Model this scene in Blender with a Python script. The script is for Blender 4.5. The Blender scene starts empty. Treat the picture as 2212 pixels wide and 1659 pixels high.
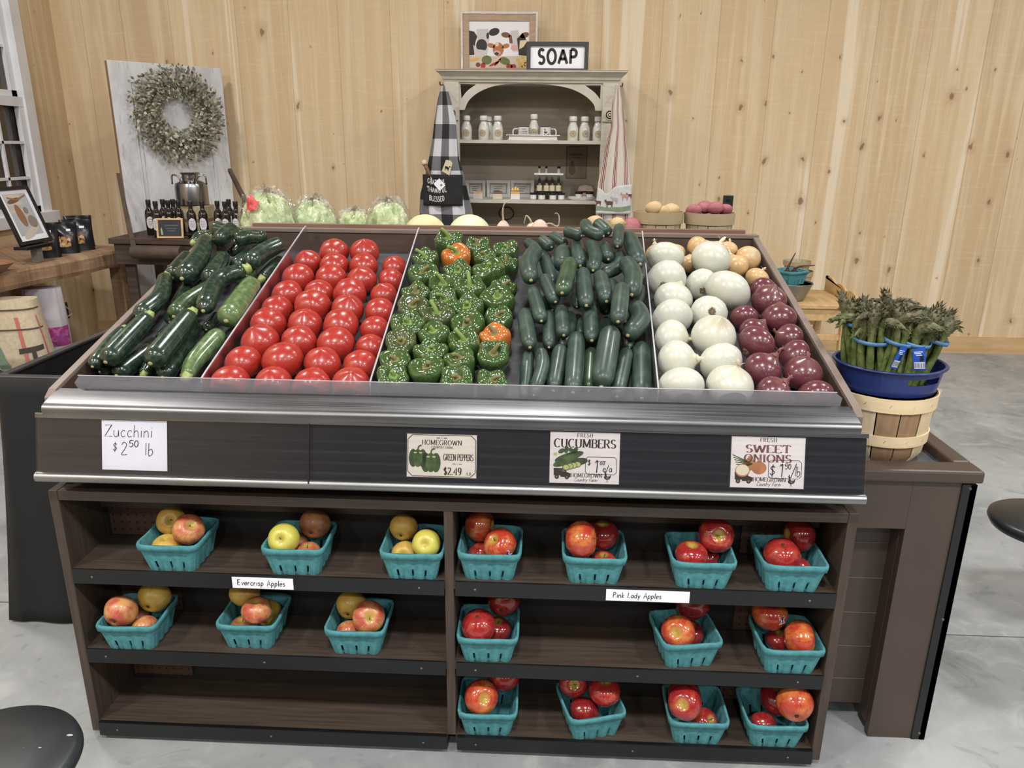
import bpy, math, random
import numpy as np
from mathutils import Vector, Matrix
from math import pi, sin, cos, radians, sqrt, exp
random.seed(11)
SC = bpy.context.scene
COL = SC.collection

# ------------------------------------------------------------------ camera
IMW, IMH, FPX = 2212.0, 1659.0, 1642.1
CAMP = Vector((.210, -1.5412, 1.4537))
YAW, PIT, ROLL = -.0405, .3034, .0105
_f = Vector((sin(YAW) * cos(PIT), cos(YAW) * cos(PIT), -sin(PIT)))
_r = Vector((cos(YAW), -sin(YAW), 0))
_u = _r.cross(_f)
CR = cos(ROLL) * _r + sin(ROLL) * _u
CU = -sin(ROLL) * _r + cos(ROLL) * _u
CF = _f
cd = bpy.data.cameras.new('camera')
cd.sensor_width = 36
cd.lens = FPX * 36 / IMW
cd.clip_start = .02
cam = bpy.data.objects.new('camera', cd)
COL.objects.link(cam)
cam.matrix_world = Matrix(((CR.x, CU.x, -CF.x, CAMP.x), (CR.y, CU.y, -CF.y, CAMP.y), (CR.z, CU.z, -CF.z, CAMP.z), (0, 0, 0, 1)))
SC.camera = cam

# ------------------------------------------------------------------ light
SC.view_settings.view_transform = 'Standard'
SC.view_settings.look = 'None'
SC.view_settings.gamma = 1
SC.view_settings.use_curve_mapping = False
SC.view_settings.exposure = 0.0
w = bpy.data.worlds.new('world')
SC.world = w
w.use_nodes = True
w.node_tree.nodes['Background'].inputs[0].default_value = (.95, .97, 1, 1)
w.node_tree.nodes['Background'].inputs[1].default_value = .02
LAMP_H = 4.0
for lx in (-2.6, .1, 2.8, 5.5):
    for ly, pw in ((-7.0, 16), (-4.6, 52), (-2.1, 100), (1.45, 52)):
        ld = bpy.data.lights.new('high_bay_light', 'AREA')
        ld.shape = 'DISK'
        ld.size = .42
        ld.energy = pw
        ld.color = (1, .99, .975)
        lo = bpy.data.objects.new('high_bay_light', ld)
        lo.location = (lx, ly, LAMP_H)
        COL.objects.link(lo)

# ------------------------------------------------------------------ measuring: a pixel of the photo onto a known plane of the room
def ray(px, py):
    return (CF + CR * ((px - IMW / 2) / FPX) + CU * (-(py - IMH / 2) / FPX)).normalized()
def hit(px, py, n, c):
    d = ray(px, py); n = Vector(n)
    return CAMP + d * ((c - n.dot(CAMP)) / n.dot(d))
def atY(px, py, y): return hit(px, py, (0, 1, 0), y)
def atX(px, py, x): return hit(px, py, (1, 0, 0), x)
def atZ(px, py, z): return hit(px, py, (0, 0, 1), z)
def depth(p): return (p - CAMP).dot(CF)
def pxr(rpx, p): return rpx * depth(p) / FPX

# ------------------------------------------------------------------ materials
def lin(c):
    c = c / 255
    return c / 12.92 if c <= .04045 else ((c + .055) / 1.055) ** 2.4
def S(r, g, b): return (lin(r), lin(g), lin(b), 1)
class NT:
    def __init__(s, name):
        s.m = bpy.data.materials.new(name); s.m.use_nodes = True
        s.t = s.m.node_tree; s.b = s.t.nodes['Principled BSDF']; s.out = s.t.nodes['Material Output']
    def n(s, ty, **kw):
        nd = s.t.nodes.new('ShaderNode' + ty)
        for k, v in kw.items():
            if k.startswith('i') and k[1:].isdigit(): s.put(nd.inputs[int(k[1:])], v)
            elif k in ('op',): nd.operation = v
            elif k.startswith('in_'): s.put(nd.inputs[k[3:].replace('_', ' ')], v)
            else: setattr(nd, k, v)
        return nd
    def put(s, sock, v):
        if isinstance(v, bpy.types.NodeSocket): s.t.links.new(v, sock)
        elif isinstance(v, bpy.types.Node): s.t.links.new(v.outputs[0], sock)
        else: sock.default_value = v
    def math(s, op, a, b=0, c=0, clamp=False):
        nd = s.n('Math', op=op); nd.use_clamp = clamp
        s.put(nd.inputs[0], a); s.put(nd.inputs[1], b); s.put(nd.inputs[2], c)
        return nd.outputs[0]
    def mix(s, f, a, b, blend='MIX'):
        nd = s.n('Mix'); nd.data_type = 'RGBA'; nd.blend_type = blend
        s.put(nd.inputs[0], f); s.put(nd.inputs[6], a); s.put(nd.inputs[7], b)
        return nd.outputs[2]
    def ramp(s, v, stops, interp='LINEAR'):
        nd = s.n('ValToRGB'); cr = nd.color_ramp; cr.interpolation = interp
        while len(cr.elements) < len(stops): cr.elements.new(.5)
        for e, (p, c) in zip(cr.elements, stops): e.position = p; e.color = c if len(c) == 4 else (*c, 1)
        s.put(nd.inputs[0], v)
        return nd.outputs[0]
    def step(s, v, lo, hi):
        nd = s.n('MapRange'); nd.interpolation_type = 'SMOOTHSTEP'
        s.put(nd.inputs[0], v); s.put(nd.inputs[1], lo); s.put(nd.inputs[2], hi)
        return nd.outputs[0]
    def obj(s, scale=(1, 1, 1), rnd=0.0):
        tc = s.n('TexCoord'); mp = s.n('Mapping'); s.put(mp.inputs[0], tc.outputs['Object'])
        mp.inputs[3].default_value = scale
        if rnd:
            oi = s.n('ObjectInfo'); s.put(mp.inputs[1], s.math('MULTIPLY', oi.outputs['Random'], rnd))
        return mp.outputs[0]
    def noise(s, vec, scale, detail=3, rough=.5, dist=0):
        nd = s.n('TexNoise'); s.put(nd.inputs['Vector'], vec)
        nd.inputs['Scale'].default_value = scale; nd.inputs['Detail'].default_value = detail
        nd.inputs['Roughness'].default_value = rough; nd.inputs['Distortion'].default_value = dist
        return nd.outputs[0]
    def rnd(s): return s.n('ObjectInfo').outputs['Random']
    def set(s, col=None, rough=None, metal=None, spec=None, coat=None, sss=None, trans=None):
        for k, v in (('Base Color', col), ('Roughness', rough), ('Metallic', metal), ('Specular IOR Level', spec), ('Coat Weight', coat), ('Subsurface Weight', sss), ('Transmission Weight', trans)):
            if v is not None: s.put(s.b.inputs[k], v)
        if sss: s.b.inputs['Subsurface Scale'].default_value = .01
        return s
    def bump(s, h, strength=.3, dist=.002):
        nd = s.n('Bump'); nd.inputs['Strength'].default_value = strength; nd.inputs['Distance'].default_value = dist
        s.put(nd.inputs['Height'], h); s.put(s.b.inputs['Normal'], nd.outputs[0])
        return s
def mat(name, c1, c2=None, rough=.5, metal=0, scale=20, stretch=(1, 1, 1), detail=3, lo=.35, hi=.65, bump=0, bscale=None, coat=0, spec=None, rnd=0.0, sss=None):
    t = NT(name)
    if c2 is None and not bump:
        t.set(S(*c1), rough, metal, spec, coat, sss); return t.m
    v = t.obj(stretch, rnd); nz = t.noise(v, scale, detail)
    t.set(t.ramp(nz, ((lo, S(*c1)), (hi, S(*(c2 or c1))))), rough, metal, spec, coat, sss)
    if bump: t.bump(t.noise(v, bscale or scale * 2, 4), bump)
    return t.m
def clear(name, tint, fac, rough=.12, ior=1.45):
    """clear or smoky acrylic: mostly see-through, a little of it milky and glossy"""
    t = NT(name)
    tr = t.n('BsdfTransparent'); tr.inputs[0].default_value = S(*tint)
    fr = t.n('Fresnel'); fr.inputs[0].default_value = ior
    gl = t.n('BsdfGlossy'); gl.inputs['Roughness'].default_value = rough
    m1 = t.n('MixShader'); df = t.n('BsdfDiffuse'); df.inputs[0].default_value = S(205, 205, 212)
    m1.inputs[0].default_value = fac; t.put(m1.inputs[1], tr); t.put(m1.inputs[2], df)
    m2 = t.n('MixShader'); t.put(m2.inputs[0], fr.outputs[0]); t.put(m2.inputs[1], m1); t.put(m2.inputs[2], gl)
    t.put(t.out.inputs[0], m2.outputs[0])
    t.gl = gl
    return t

# ------------------------------------------------------------------ meshes
class MB:
    def __init__(s): s.v = []; s.f = []; s.mi = []
    def add(s, vs, fs, mi=0, M=None):
        b = len(s.v)
        s.v += [tuple(M @ Vector(v)) if M else tuple(v) for v in vs]
        s.f += [[b + i for i in f] for f in fs]; s.mi += [mi] * len(fs)
        return s
    def box(s, x0, x1, y0, y1, z0, z1, mi=0, M=None):
        vs = [(x, y, z) for z in (z0, z1) for y in (y0, y1) for x in (x0, x1)]
        return s.add(vs, [(0, 2, 3, 1), (4, 5, 7, 6), (0, 1, 5, 4), (2, 6, 7, 3), (0, 4, 6, 2), (1, 3, 7, 5)], mi, M)
    def prism(s, pts, axis, a0, a1, mi=0, M=None):
        """outline pts in the two other axes, run along axis from a0 to a1"""
        n = len(pts)
        def P(p, a): return {'x': (a, p[0], p[1]), 'y': (p[0], a, p[1]), 'z': (p[0], p[1], a)}[axis]
        vs = [P(p, a0) for p in pts] + [P(p, a1) for p in pts]
        fs = [tuple(range(n)), tuple(range(2 * n - 1, n - 1, -1))] + [(i, n + i, n + (i + 1) % n, (i + 1) % n) for i in range(n)]
        return s.add(vs, fs, mi, M)
    def lathe(s, prof, n=24, mi=0, M=None, lobe=None):
        vs = []; fs = []
        for (r, z) in prof:
            for k in range(n):
                a = 2 * pi * k / n; q = lobe(a, r, z) if lobe else r
                vs.append((q * cos(a), q * sin(a), z))
        for i in range(len(prof) - 1):
            for k in range(n):
                k2 = (k + 1) % n
                fs.append((i * n + k, i * n + k2, (i + 1) * n + k2, (i + 1) * n + k))
        if prof[0][0] > 1e-6: fs.append(tuple(range(n - 1, -1, -1)))
        if prof[-1][0] > 1e-6: fs.append(tuple((len(prof) - 1) * n + k for k in range(n)))
        return s.add(vs, fs, mi, M)
    def tube(s, pts, rad, n=10, mi=0, lobe=None, flat=1.0, caps=True):
        pts = [Vector(p) for p in pts]; m = len(pts)
        rad = rad if hasattr(rad, '__len__') else [rad] * m
        T = [(pts[min(i + 1, m - 1)] - pts[max(i - 1, 0)]).normalized() for i in range(m)]
        up = Vector((0, 0, 1)) if abs(T[0].z) < .9 else Vector((1, 0, 0))
        N = (up - T[0] * up.dot(T[0])).normalized(); vs = []; fs = []
        for i in range(m):
            N = (N - T[i] * N.dot(T[i])).normalized(); B = T[i].cross(N)
            for k in range(n):
                a = 2 * pi * k / n; r = rad[i] * (lobe(a, i / (m - 1)) if lobe else 1)
                vs.append(pts[i] + N * (r * cos(a) * flat) + B * (r * sin(a)))
        for i in range(m - 1):
            for k in range(n):
                k2 = (k + 1) % n; fs.append((i * n + k, i * n + k2, (i + 1) * n + k2, (i + 1) * n + k))
        if caps: fs += [tuple(range(n - 1, -1, -1)), tuple((m - 1) * n + k for k in range(n))]
        return s.add(vs, fs, mi)
    def poly(s, pts, mi=0, M=None): return s.add(pts, [tuple(range(len(pts)))], mi, M)
    def grid(s, fn, nu, nv, mi=0, close=False):
        vs = [fn(i / nu, j / nv) for j in range(nv + 1) for i in range(nu + 1)]
        fs = [(j * (nu + 1) + i, j * (nu + 1) + i + 1, (j + 1) * (nu + 1) + i + 1, (j + 1) * (nu + 1) + i) for j in range(nv) for i in range(nu)]
        return s.add(vs, fs, mi)
    def mesh(s, name, mats, smooth=False):
        me = bpy.data.meshes.new(name)
        me.from_pydata(s.v, [], s.f)
        for m in (mats if isinstance(mats, (list, tuple)) else [mats]): me.materials.append(m)
        me.polygons.foreach_set('material_index', s.mi)
        me.polygons.foreach_set('use_smooth', [bool(smooth)] * len(s.f))
        me.update()
        if smooth == 'angle': me.set_sharp_from_angle(angle=radians(40))
        return me
    def build(s, name, mats, parent=None, smooth=False, bevel=0, loc=None, solid=0):
        o = bpy.data.objects.new(name, s.mesh(name, mats, smooth))
        COL.objects.link(o)
        if parent: o.parent = parent
        if loc is not None: o.location = loc
        if bevel:
            b = o.modifiers.new('bevel', 'BEVEL'); b.width = bevel; b.segments = 2; b.limit_method = 'ANGLE'
        if solid:
            b = o.modifiers.new('solid', 'SOLIDIFY'); b.thickness = solid; b.offset = 0
        return o
def inst(name, me, parent=None, M=None):
    o = bpy.data.objects.new(name, me); COL.objects.link(o)
    if parent: o.parent = parent
    if M is not None: o.matrix_local = M
    return o
def tag(o, label, cat, group=None):
    o['label'] = label; o['category'] = cat
    if group: o['group'] = group
    return o
def thing(name, label, cat, loc=(0, 0, 0), rz=0.0, group=None, M=None):
    o = bpy.data.objects.new(name, None); COL.objects.link(o); o.empty_display_size = .05
    if M is not None: o.matrix_world = M
    else: o.location = loc; o.rotation_euler = (0, 0, rz)
    return tag(o, label, cat, group)
def struct(o): o['kind'] = 'structure'; return o
def frame(o, x, y, z=None):
    """matrix with origin o, x axis along x, y axis as near y as it can be"""
    X = Vector(x).normalized(); Y = Vector(y); Y = (Y - X * Y.dot(X)).normalized(); Z = X.cross(Y)
    return Matrix(((X.x, Y.x, Z.x, o[0]), (X.y, Y.y, Z.y, o[1]), (X.z, Y.z, Z.z, o[2]), (0, 0, 0, 1)))
def upframe(o, up, spin=0.0, sc=1.0):
    Z = Vector(up).normalized(); a = Vector((1, 0, 0)) if abs(Z.x) < .9 else Vector((0, 1, 0))
    X = (a - Z * a.dot(Z)).normalized(); Y = Z.cross(X)
    X, Y = X * cos(spin) + Y * sin(spin), Y * cos(spin) - X * sin(spin)
    if not hasattr(sc, '__len__'): sc = (sc, sc, sc)
    X, Y, Z = X * sc[0], Y * sc[1], Z * sc[2]
    return Matrix(((X.x, Y.x, Z.x, o[0]), (X.y, Y.y, Z.y, o[1]), (X.z, Y.z, Z.z, o[2]), (0, 0, 0, 1)))
def bez(pts, n):
    """smooth curve through 2, 3 or 4 given points"""
    P = [Vector(p) for p in pts]
    if len(P) == 2: return [P[0].lerp(P[1], i / n) for i in range(n + 1)]
    out = []
    Q = [P[0] * 2 - P[1]] + P + [P[-1] * 2 - P[-2]]
    m = len(P) - 1
    for i in range(n + 1):
        t = i / n * m; k = min(int(t), m - 1); t -= k
        a, b, c, d = Q[k:k + 4]
        out.append(.5 * ((2 * b) + (c - a) * t + (2 * a - 5 * b + 4 * c - d) * t * t + (3 * b - a - 3 * c + d) * t ** 3))
    return out
ORD = ['first', 'second', 'third', 'fourth', 'fifth', 'sixth', 'seventh', 'eighth', 'ninth', 'tenth', 'eleventh', 'twelfth', 'thirteenth']

# ------------------------------------------------------------------ lettering drawn stroke by stroke
def arc(cx, cy, rx, ry, a0, a1, n=14): return [(cx + rx * cos(radians(a0 + (a1 - a0) * i / n)), cy + ry * sin(radians(a0 + (a1 - a0) * i / n))) for i in range(n + 1)]
# each capital: width, strokes, ends that carry a serif (x, y)
CAP = {
 'A': (.78, [[(.02, 0), (.39, 1)], [(.39, 1), (.76, 0)], [(.16, .34), (.62, .34)]], [(.02, 0), (.76, 0)]),
 'B': (.66, [[(.1, 0), (.1, 1)], [(.1, 1), (.35, 1)] + arc(.35, .77, .22, .23, 90, -90)[1:] + [(.1, .54)], [(.35, .54)] + arc(.35, .27, .27, .27, 90, -90)[1:] + [(.1, 0)]], [(.1, 0), (.1, 1)]),
 'C': (.72, [arc(.4, .5, .34, .5, 48, 312, 22)], []),
 'D': (.74, [[(.1, 0), (.1, 1)], [(.1, 1), (.32, 1)] + arc(.32, .5, .36, .5, 90, -90, 18)[1:] + [(.1, 0)]], [(.1, 0), (.1, 1)]),
 'E': (.62, [[(.1, 0), (.1, 1)], [(.1, 1), (.56, 1), (.56, .86)], [(.1, .52), (.44, .52)], [(.1, 0), (.58, 0), (.58, .16)]], [(.1, 0), (.1, 1)]),
 'F': (.6, [[(.1, 0), (.1, 1)], [(.1, 1), (.55, 1), (.55, .84)], [(.1, .52), (.42, .52)]], [(.1, 0), (.1, 1)]),
 'G': (.78, [arc(.4, .5, .34, .5, 48, 330, 22), [(.68, .42), (.68, .1)]], [(.68, .42)]),
 'H': (.8, [[(.12, 0), (.12, 1)], [(.68, 0), (.68, 1)], [(.12, .52), (.68, .52)]], [(.12, 0), (.12, 1), (.68, 0), (.68, 1)]),
 'I': (.34, [[(.17, 0), (.17, 1)]], [(.17, 0), (.17, 1)]),
 'K': (.74, [[(.1, 0), (.1, 1)], [(.62, 1), (.1, .42)], [(.28, .6), (.66, 0)]], [(.1, 0), (.1, 1), (.62, 1), (.66, 0)]),
 'L': (.6, [[(.1, 1), (.1, 0), ], [(.1, 0), (.56, 0), (.56, .18)]], [(.1, 0), (.1, 1)]),
 'M': (.96, [[(.12, 0), (.12, 1)], [(.12, 1), (.48, .1)], [(.48, .1), (.84, 1)], [(.84, 1), (.84, 0)]], [(.12, 0), (.12, 1), (.84, 1), (.84, 0)]),
 'N': (.82, [[(.12, 0), (.12, 1)], [(.12, 1), (.7, 0)], [(.7, 0), (.7, 1)]], [(.12, 0), (.12, 1), (.7, 1)]),
 'O': (.8, [arc(.4, .5, .34, .5, 0, 360, 30)], []),
 'P': (.64, [[(.1, 0), (.1, 1)], [(.1, 1), (.34, 1)] + arc(.34, .74, .25, .26, 90, -90)[1:] + [(.1, .48)]], [(.1, 0), (.1, 1)]),
 'R': (.72, [[(.1, 0), (.1, 1)], [(.1, 1), (.34, 1)] + arc(.34, .75, .24, .25, 90, -90)[1:] + [(.1, .5)], [(.34, .5), (.64, 0)]], [(.1, 0), (.1, 1), (.64, 0)]),
 'S': (.6, [arc(.3, .75, .21, .25, 30, 270, 14) + arc(.3, .25, .23, .25, 90, -150, 14)[1:]], []),
 'T': (.7, [[(.35, 0), (.35, 1)], [(.04, .84), (.04, 1), (.66, 1), (.66, .84)]], [(.35, 0)]),
 'U': (.78, [[(.12, 1), (.12, .3)] + arc(.39, .3, .27, .3, 180, 360, 14)[1:] + [(.66, 1)]], [(.12, 1), (.66, 1)]),
 'W': (1.05, [[(.05, 1), (.28, 0)], [(.28, 0), (.52, .9)], [(.52, .9), (.76, 0)], [(.76, 0), (1., 1)]], [(.05, 1), (1., 1)]),
 'Y': (.7, [[(.05, 1), (.35, .45)], [(.65, 1), (.35, .45)], [(.35, .45), (.35, 0)]], [(.05, 1), (.65, 1), (.35, 0)]),
 '$': (.6, [arc(.3, .72, .2, .2, 30, 270, 12) + arc(.3, .28, .22, .24, 90, -150, 12)[1:], [(.3, -.1), (.3, 1.1)]], []),
 '2': (.58, [arc(.28, .74, .2, .26, 160, -30, 12) + [(.06, 0), (.52, 0), (.52, .12)]], []),
 '4': (.62, [[(.44, 0), (.44, 1), (.04, .3), (.58, .3)]], [(.44, 0)]),
 '9': (.6, [arc(.3, .68, .22, .32, 0, 360, 20), [(.52, .68), (.48, .25), (.3, 0), (.14, .03)]], []),
 '.': (.26, [[(.1, 0), (.1, .1)]], []), '/': (.4, [[(.02, -.05), (.36, 1.05)]], []), ' ': (.36, [], []),
}
HAND = {
 'Z': (.62, [[(.02, .95), (.55, 1), (.02, .02), (.62, .04)]]), 'u': (.46, [[(.02, .55), (.03, .15), (.18, 0), (.34, .12), (.38, .55)], [(.38, .55), (.42, .02)]]),
 'c': (.42, [[(.36, .48), (.18, .55), (.02, .28), (.14, .02), (.38, .08)]]), 'h': (.44, [[(.02, 1), (.03, 0)], [(.03, .36), (.2, .55), (.34, .4), (.37, 0)]]),
 'i': (.16, [[(.06, .55), (.07, 0)], [(.06, .76), (.08, .8)]]), 'n': (.44, [[(.02, .55), (.03, 0)], [(.03, .36), (.2, .55), (.34, .4), (.37, 0)]]),
 '$': (.5, [[(.4, .78), (.2, .88), (.05, .7), (.22, .52), (.38, .35), (.2, .12), (0, .25)], [(.22, 1.04), (.2, -.04)]]),
 '2': (.52, [[(.02, .78), (.18, 1), (.4, .82), (.3, .5), (.02, 0), (.48, .02)]]), '5': (.46, [[(.42, 1), (.06, 1), (.03, .58), (.25, .62), (.4, .34), (.24, .02), (0, .1)]]),
 '0': (.46, [arc(.2, .5, .19, .5, 100, 460, 14)]), '1': (.3, [[(0, .85), (.16, 1), (.16, 0)]]), 'l': (.16, [[(.05, 1), (.06, 0)]]),
 'b': (.44, [[(.03, 1), (.03, 0), (.24, 0), (.38, .24), (.24, .5), (.03, .38)]]), '/': (.42, [[(.02, -.05), (.36, 1.05)]]),
 'e': (.42, [[(.03, .28), (.36, .32), (.28, .52), (.12, .52), (.01, .28), (.12, .02), (.36, .1)]]),
 'a': (.44, [[(.34, .5), (.15, .55), (.01, .27), (.12, .02), (.3, .15), (.34, .5), (.38, .02)]]),
 'v': (.4, [[(.02, .55), (.18, 0), (.34, .58)]]), 'r': (.34, [[(.03, .55), (.04, 0)], [(.04, .34), (.15, .52), (.3, .5)]]),
 's': (.36, [[(.3, .5), (.12, .55), (.04, .42), (.28, .2), (.2, .02), (0, .06)]]), 'p': (.44, [[(.04, .55), (.03, -.35)], [(.04, .4), (.22, .56), (.36, .3), (.2, .02), (.04, .12)]]),
 'E': (.56, [[(.48, 1), (.06, .98), (.08, .02), (.5, 0)], [(.07, .52), (.4, .54)]]), 'A': (.6, [[(.02, 0), (.28, 1), (.54, 0)], [(.12, .36), (.46, .36)]]),
 'P': (.56, [[(.08, 1), (.08, 0)], [(0, .98), (.34, 1), (.46, .76), (.3, .52), (.08, .5)]]), 'k': (.42, [[(.04, 1), (.04, 0)], [(.34, .56), (.06, .26), (.36, 0)]]),
 'L': (.48, [[(.06, 1), (.06, .02), (.44, .04)]]), 'd': (.44, [[(.34, 1), (.36, 0)], [(.34, .44), (.16, .54), (.02, .26), (.14, .01), (.34, .14)]]),
 'y': (.42, [[(.02, .55), (.16, .08)], [(.36, .56), (.1, -.34)]]), 'C': (.6, [arc(.34, .5, .3, .5, 50, 310, 14)]), 'F': (.55, [[(.1, 0), (.14, 1), (.55, 1)], [(.12, .52), (.42, .54)]]),
 'o': (.42, [arc(.19, .27, .18, .27, 90, 450, 12)]), 't': (.32, [[(.16, .9), (.14, .08), (.28, .02)], [(.02, .56), (.3, .58)]]), 'm': (.62, [[(.02, .55), (.03, 0)], [(.03, .38), (.16, .55), (.27, .42), (.28, 0)], [(.28, .38), (.42, .55), (.53, .42), (.55, 0)]]),
 ' ': (.34, []),
}
def ribbon(mb, pts, wf, M, mi):
    P = [Vector((p[0], p[1], 0)) for p in pts]; L = []; R = []
    for i, p in enumerate(P):
        t = (P[min(i + 1, len(P) - 1)] - P[max(i - 1, 0)])
        t = t.normalized() if t.length > 1e-9 else Vector((1, 0, 0))
        nrm = Vector((-t.y, t.x, 0)); h = wf(t) / 2
        k = 1.0
        if 0 < i < len(P) - 1:
            a = (P[i] - P[i - 1]).normalized(); k = 1 / max(.55, abs(nrm.dot(Vector((-a.y, a.x, 0)))))
        L.append(p + nrm * h * k); R.append(p - nrm * h * k)
    n = len(P)
    mb.add(L + R, [(i, n + i, n + i + 1, i + 1) for i in range(n - 1)], mi, M)
def capwidth(t, sp): return sum(CAP[c][0] + sp for c in t) - sp
def caps(mb, t, x, y, h, M, mi=0, thick=.17, thin=.06, serif=.3, sp=.06, wx=1.0, align='c', rise=None):
    W = capwidth(t, sp) * h * wx
    x = x - W / 2 if align == 'c' else x
    for n, c in enumerate(t):
        wd, st, se = CAP[c]
        yy = y + (rise(x) if rise else 0)
        T = M @ Matrix.Translation((x, yy, 0)) @ Matrix.Diagonal((h * wx, h, 1, 1))
        for q in st: ribbon(mb, q, lambda d: thin + (thick - thin) * abs(d.y) ** 1.5, T, mi)
        if serif:
            for a, b in se:
                s = .05; b0 = b if b < .5 else b - s
                mb.poly([(a - serif / 2, b0, 0), (a + serif / 2, b0, 0), (a + serif / 2, b0 + s, 0), (a - serif / 2, b0 + s, 0)], mi, T)
        x += (wd + sp) * h * wx
    return x
def hand(mb, t, x, y, h, M, mi=0, wd=.09, sp=.1, wx=1.0, slant=.05):
    for c in t:
        g = HAND[c]
        Sh = Matrix.Identity(4); Sh[0][1] = slant
        T = M @ Matrix.Translation((x, y, 0)) @ Matrix.Diagonal((h * wx, h, 1, 1)) @ Sh
        for q in g[1]:
            pts = [(p.x, p.y) for p in bez([(a, b, 0) for a, b in q], 4 * (len(q) - 1))] if len(q) > 2 and c not in 'ZEAPLkv' else q
            ribbon(mb, pts, lambda d: wd, T, mi)
        x += (g[0] + sp) * h * wx
    return x
def rect(mb, x0, x1, y0, y1, M, mi=0, z=0): mb.poly([(x0, y0, z), (x1, y0, z), (x1, y1, z), (x0, y1, z)], mi, M)
def blob(mb, cx, cy, rx, ry, M, mi=0, rot=0.0, n=20, z=0, a0=0, a1=360):
    c, s = cos(radians(rot)), sin(radians(rot))
    mb.poly([(cx + c * rx * cos(t) - s * ry * sin(t), cy + s * rx * cos(t) + c * ry * sin(t), z) for t in [radians(a0 + (a1 - a0) * k / n) for k in range(n)]], mi, M)
def lift(M, k): return M @ Matrix.Translation((0, 0, .00017 * k))

# ------------------------------------------------------------------ nothing may run into its neighbour
def relax(items, keep, it=40, slack=.0, flat=None):
    """items: lists of [points (n,3), radii (n)], one per fruit; neighbours are eased apart, keep(points, radii) gives the shift that holds a fruit in its bin"""
    for _ in range(it):
        worst = 0
        for i in range(len(items)):
            P, R = items[i]
            for j in range(i):
                Q, T = items[j]
                c = P.mean(0) - Q.mean(0)
                if (c * c).sum() > .16: continue
                d = P[:, None, :] - Q[None, :, :]
                l = np.sqrt((d * d).sum(2)); pen = (R[:, None] + T[None, :]) - slack - l
                k = int(pen.argmax()); a, b = divmod(k, len(T))
                if pen[a, b] > 0:
                    n = d[a, b] / max(l[a, b], 1e-6) * (pen[a, b] * .5)
                    if flat is not None: n = n - flat * (flat @ n)
                    P += n; Q -= n; worst = max(worst, pen[a, b])
        for it_ in items: it_[0] += keep(*it_)
        if worst < 3e-4: break

# ------------------------------------------------------------------ the materials of the place
def pine(name, bw, cols, seam=.6, knots=1.0):
    t = NT(name)
    tc = t.n('TexCoord'); sx = t.n('SeparateXYZ'); t.put(sx.inputs[0], tc.outputs['Object'])
    u = t.math('ADD', sx.outputs[0], sx.outputs[1]); z = sx.outputs[2]
    W = t.math('MULTIPLY', u, 1 / bw)
    v1 = t.n('TexVoronoi'); v1.voronoi_dimensions = '1D'; v1.inputs['Scale'].default_value = 1; v1.inputs['Randomness'].default_value = .55
    t.put(v1.inputs['W'], W)
    v2 = t.n('TexVoronoi'); v2.voronoi_dimensions = '1D'; v2.feature = 'DISTANCE_TO_EDGE'; v2.inputs['Scale'].default_value = 1; v2.inputs['Randomness'].default_value = .55
    t.put(v2.inputs['W'], W)
    sc = t.n('SeparateColor'); t.put(sc.inputs[0], v1.outputs['Color'])
    r1, r2 = sc.outputs[0], sc.outputs[1]
    def vec(a, b, c=0.0):
        cb = t.n('CombineXYZ'); t.put(cb.inputs[0], a); t.put(cb.inputs[1], b); t.put(cb.inputs[2], c); return cb.outputs[0]
    base = t.ramp(r1, ((0, S(*cols[0])), (.5, S(*cols[1])), (1, S(*cols[2]))))
    # long figure of the grain, bending a little from board to board
    g = t.noise(vec(t.math('MULTIPLY', u, 16), t.math('MULTIPLY', z, .55), t.math('MULTIPLY', r2, 30)), 1, 4, .55, .6)
    base = t.mix(t.step(g, .42, .64), base, S(*cols[3]))
    s = t.noise(vec(t.math('MULTIPLY', u, 9), t.math('MULTIPLY', z, .22), t.math('MULTIPLY', r1, 50)), 1, 2, .5, .3)
    base = t.mix(t.math('MULTIPLY', t.step(s, .6, .66), .75), base, S(*cols[4]))
    f = t.noise(vec(t.math('MULTIPLY', u, 190), t.math('MULTIPLY', z, 4)), 1, 3)
    base = t.mix(t.math('MULTIPLY', t.step(f, .3, .75), .16), base, S(166, 136, 100))
    # saw marks across, faint
    q = t.noise(vec(t.math('MULTIPLY', u, 5), t.math('MULTIPLY', z, 46)), 1, 2)
    base = t.mix(t.math('MULTIPLY', t.step(q, .5, .72), .13), base, S(238, 218, 180))
    # knots
    kn = t.noise(vec(t.math('MULTIPLY', u, 24), t.math('MULTIPLY', z, 18)), 1, 2)
    du = t.math('MULTIPLY', t.math('SUBTRACT', kn, .5), .16)
    v3 = t.n('TexVoronoi'); v3.voronoi_dimensions = '2D'; v3.inputs['Scale'].default_value = 1
    t.put(v3.inputs['Vector'], vec(t.math('ADD', t.math('MULTIPLY', u, 4.2), du), t.math('ADD', t.math('MULTIPLY', z, 2.7), du)))
    s3 = t.n('SeparateColor'); t.put(s3.inputs[0], v3.outputs['Color'])
    big = t.math('MULTIPLY', t.math('MULTIPLY', s3.outputs[0], s3.outputs[1]), .11 * knots)
    d = v3.outputs['Distance']
    k = t.math('SUBTRACT', 1, t.step(d, t.math('MULTIPLY', big, .55), t.math('ADD', big, .004)))
    base = t.mix(t.math('MULTIPLY', k, .85), base, S(122, 88, 62))
    halo = t.math('SUBTRACT', 1, t.step(d, big, t.math('MULTIPLY', big, 3.2)))
    base = t.mix(t.math('MULTIPLY', halo, .3), base, S(156, 124, 88))
    sm = t.math('SUBTRACT', 1, t.step(v2.outputs['Distance'], .003, .009))
    base = t.mix(t.math('MULTIPLY', sm, seam), base, S(120, 92, 66))
    t.set(base, .62, spec=.25)
    t.bump(t.math('SUBTRACT', 1, sm), .5, .003)
    return t.m
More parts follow.
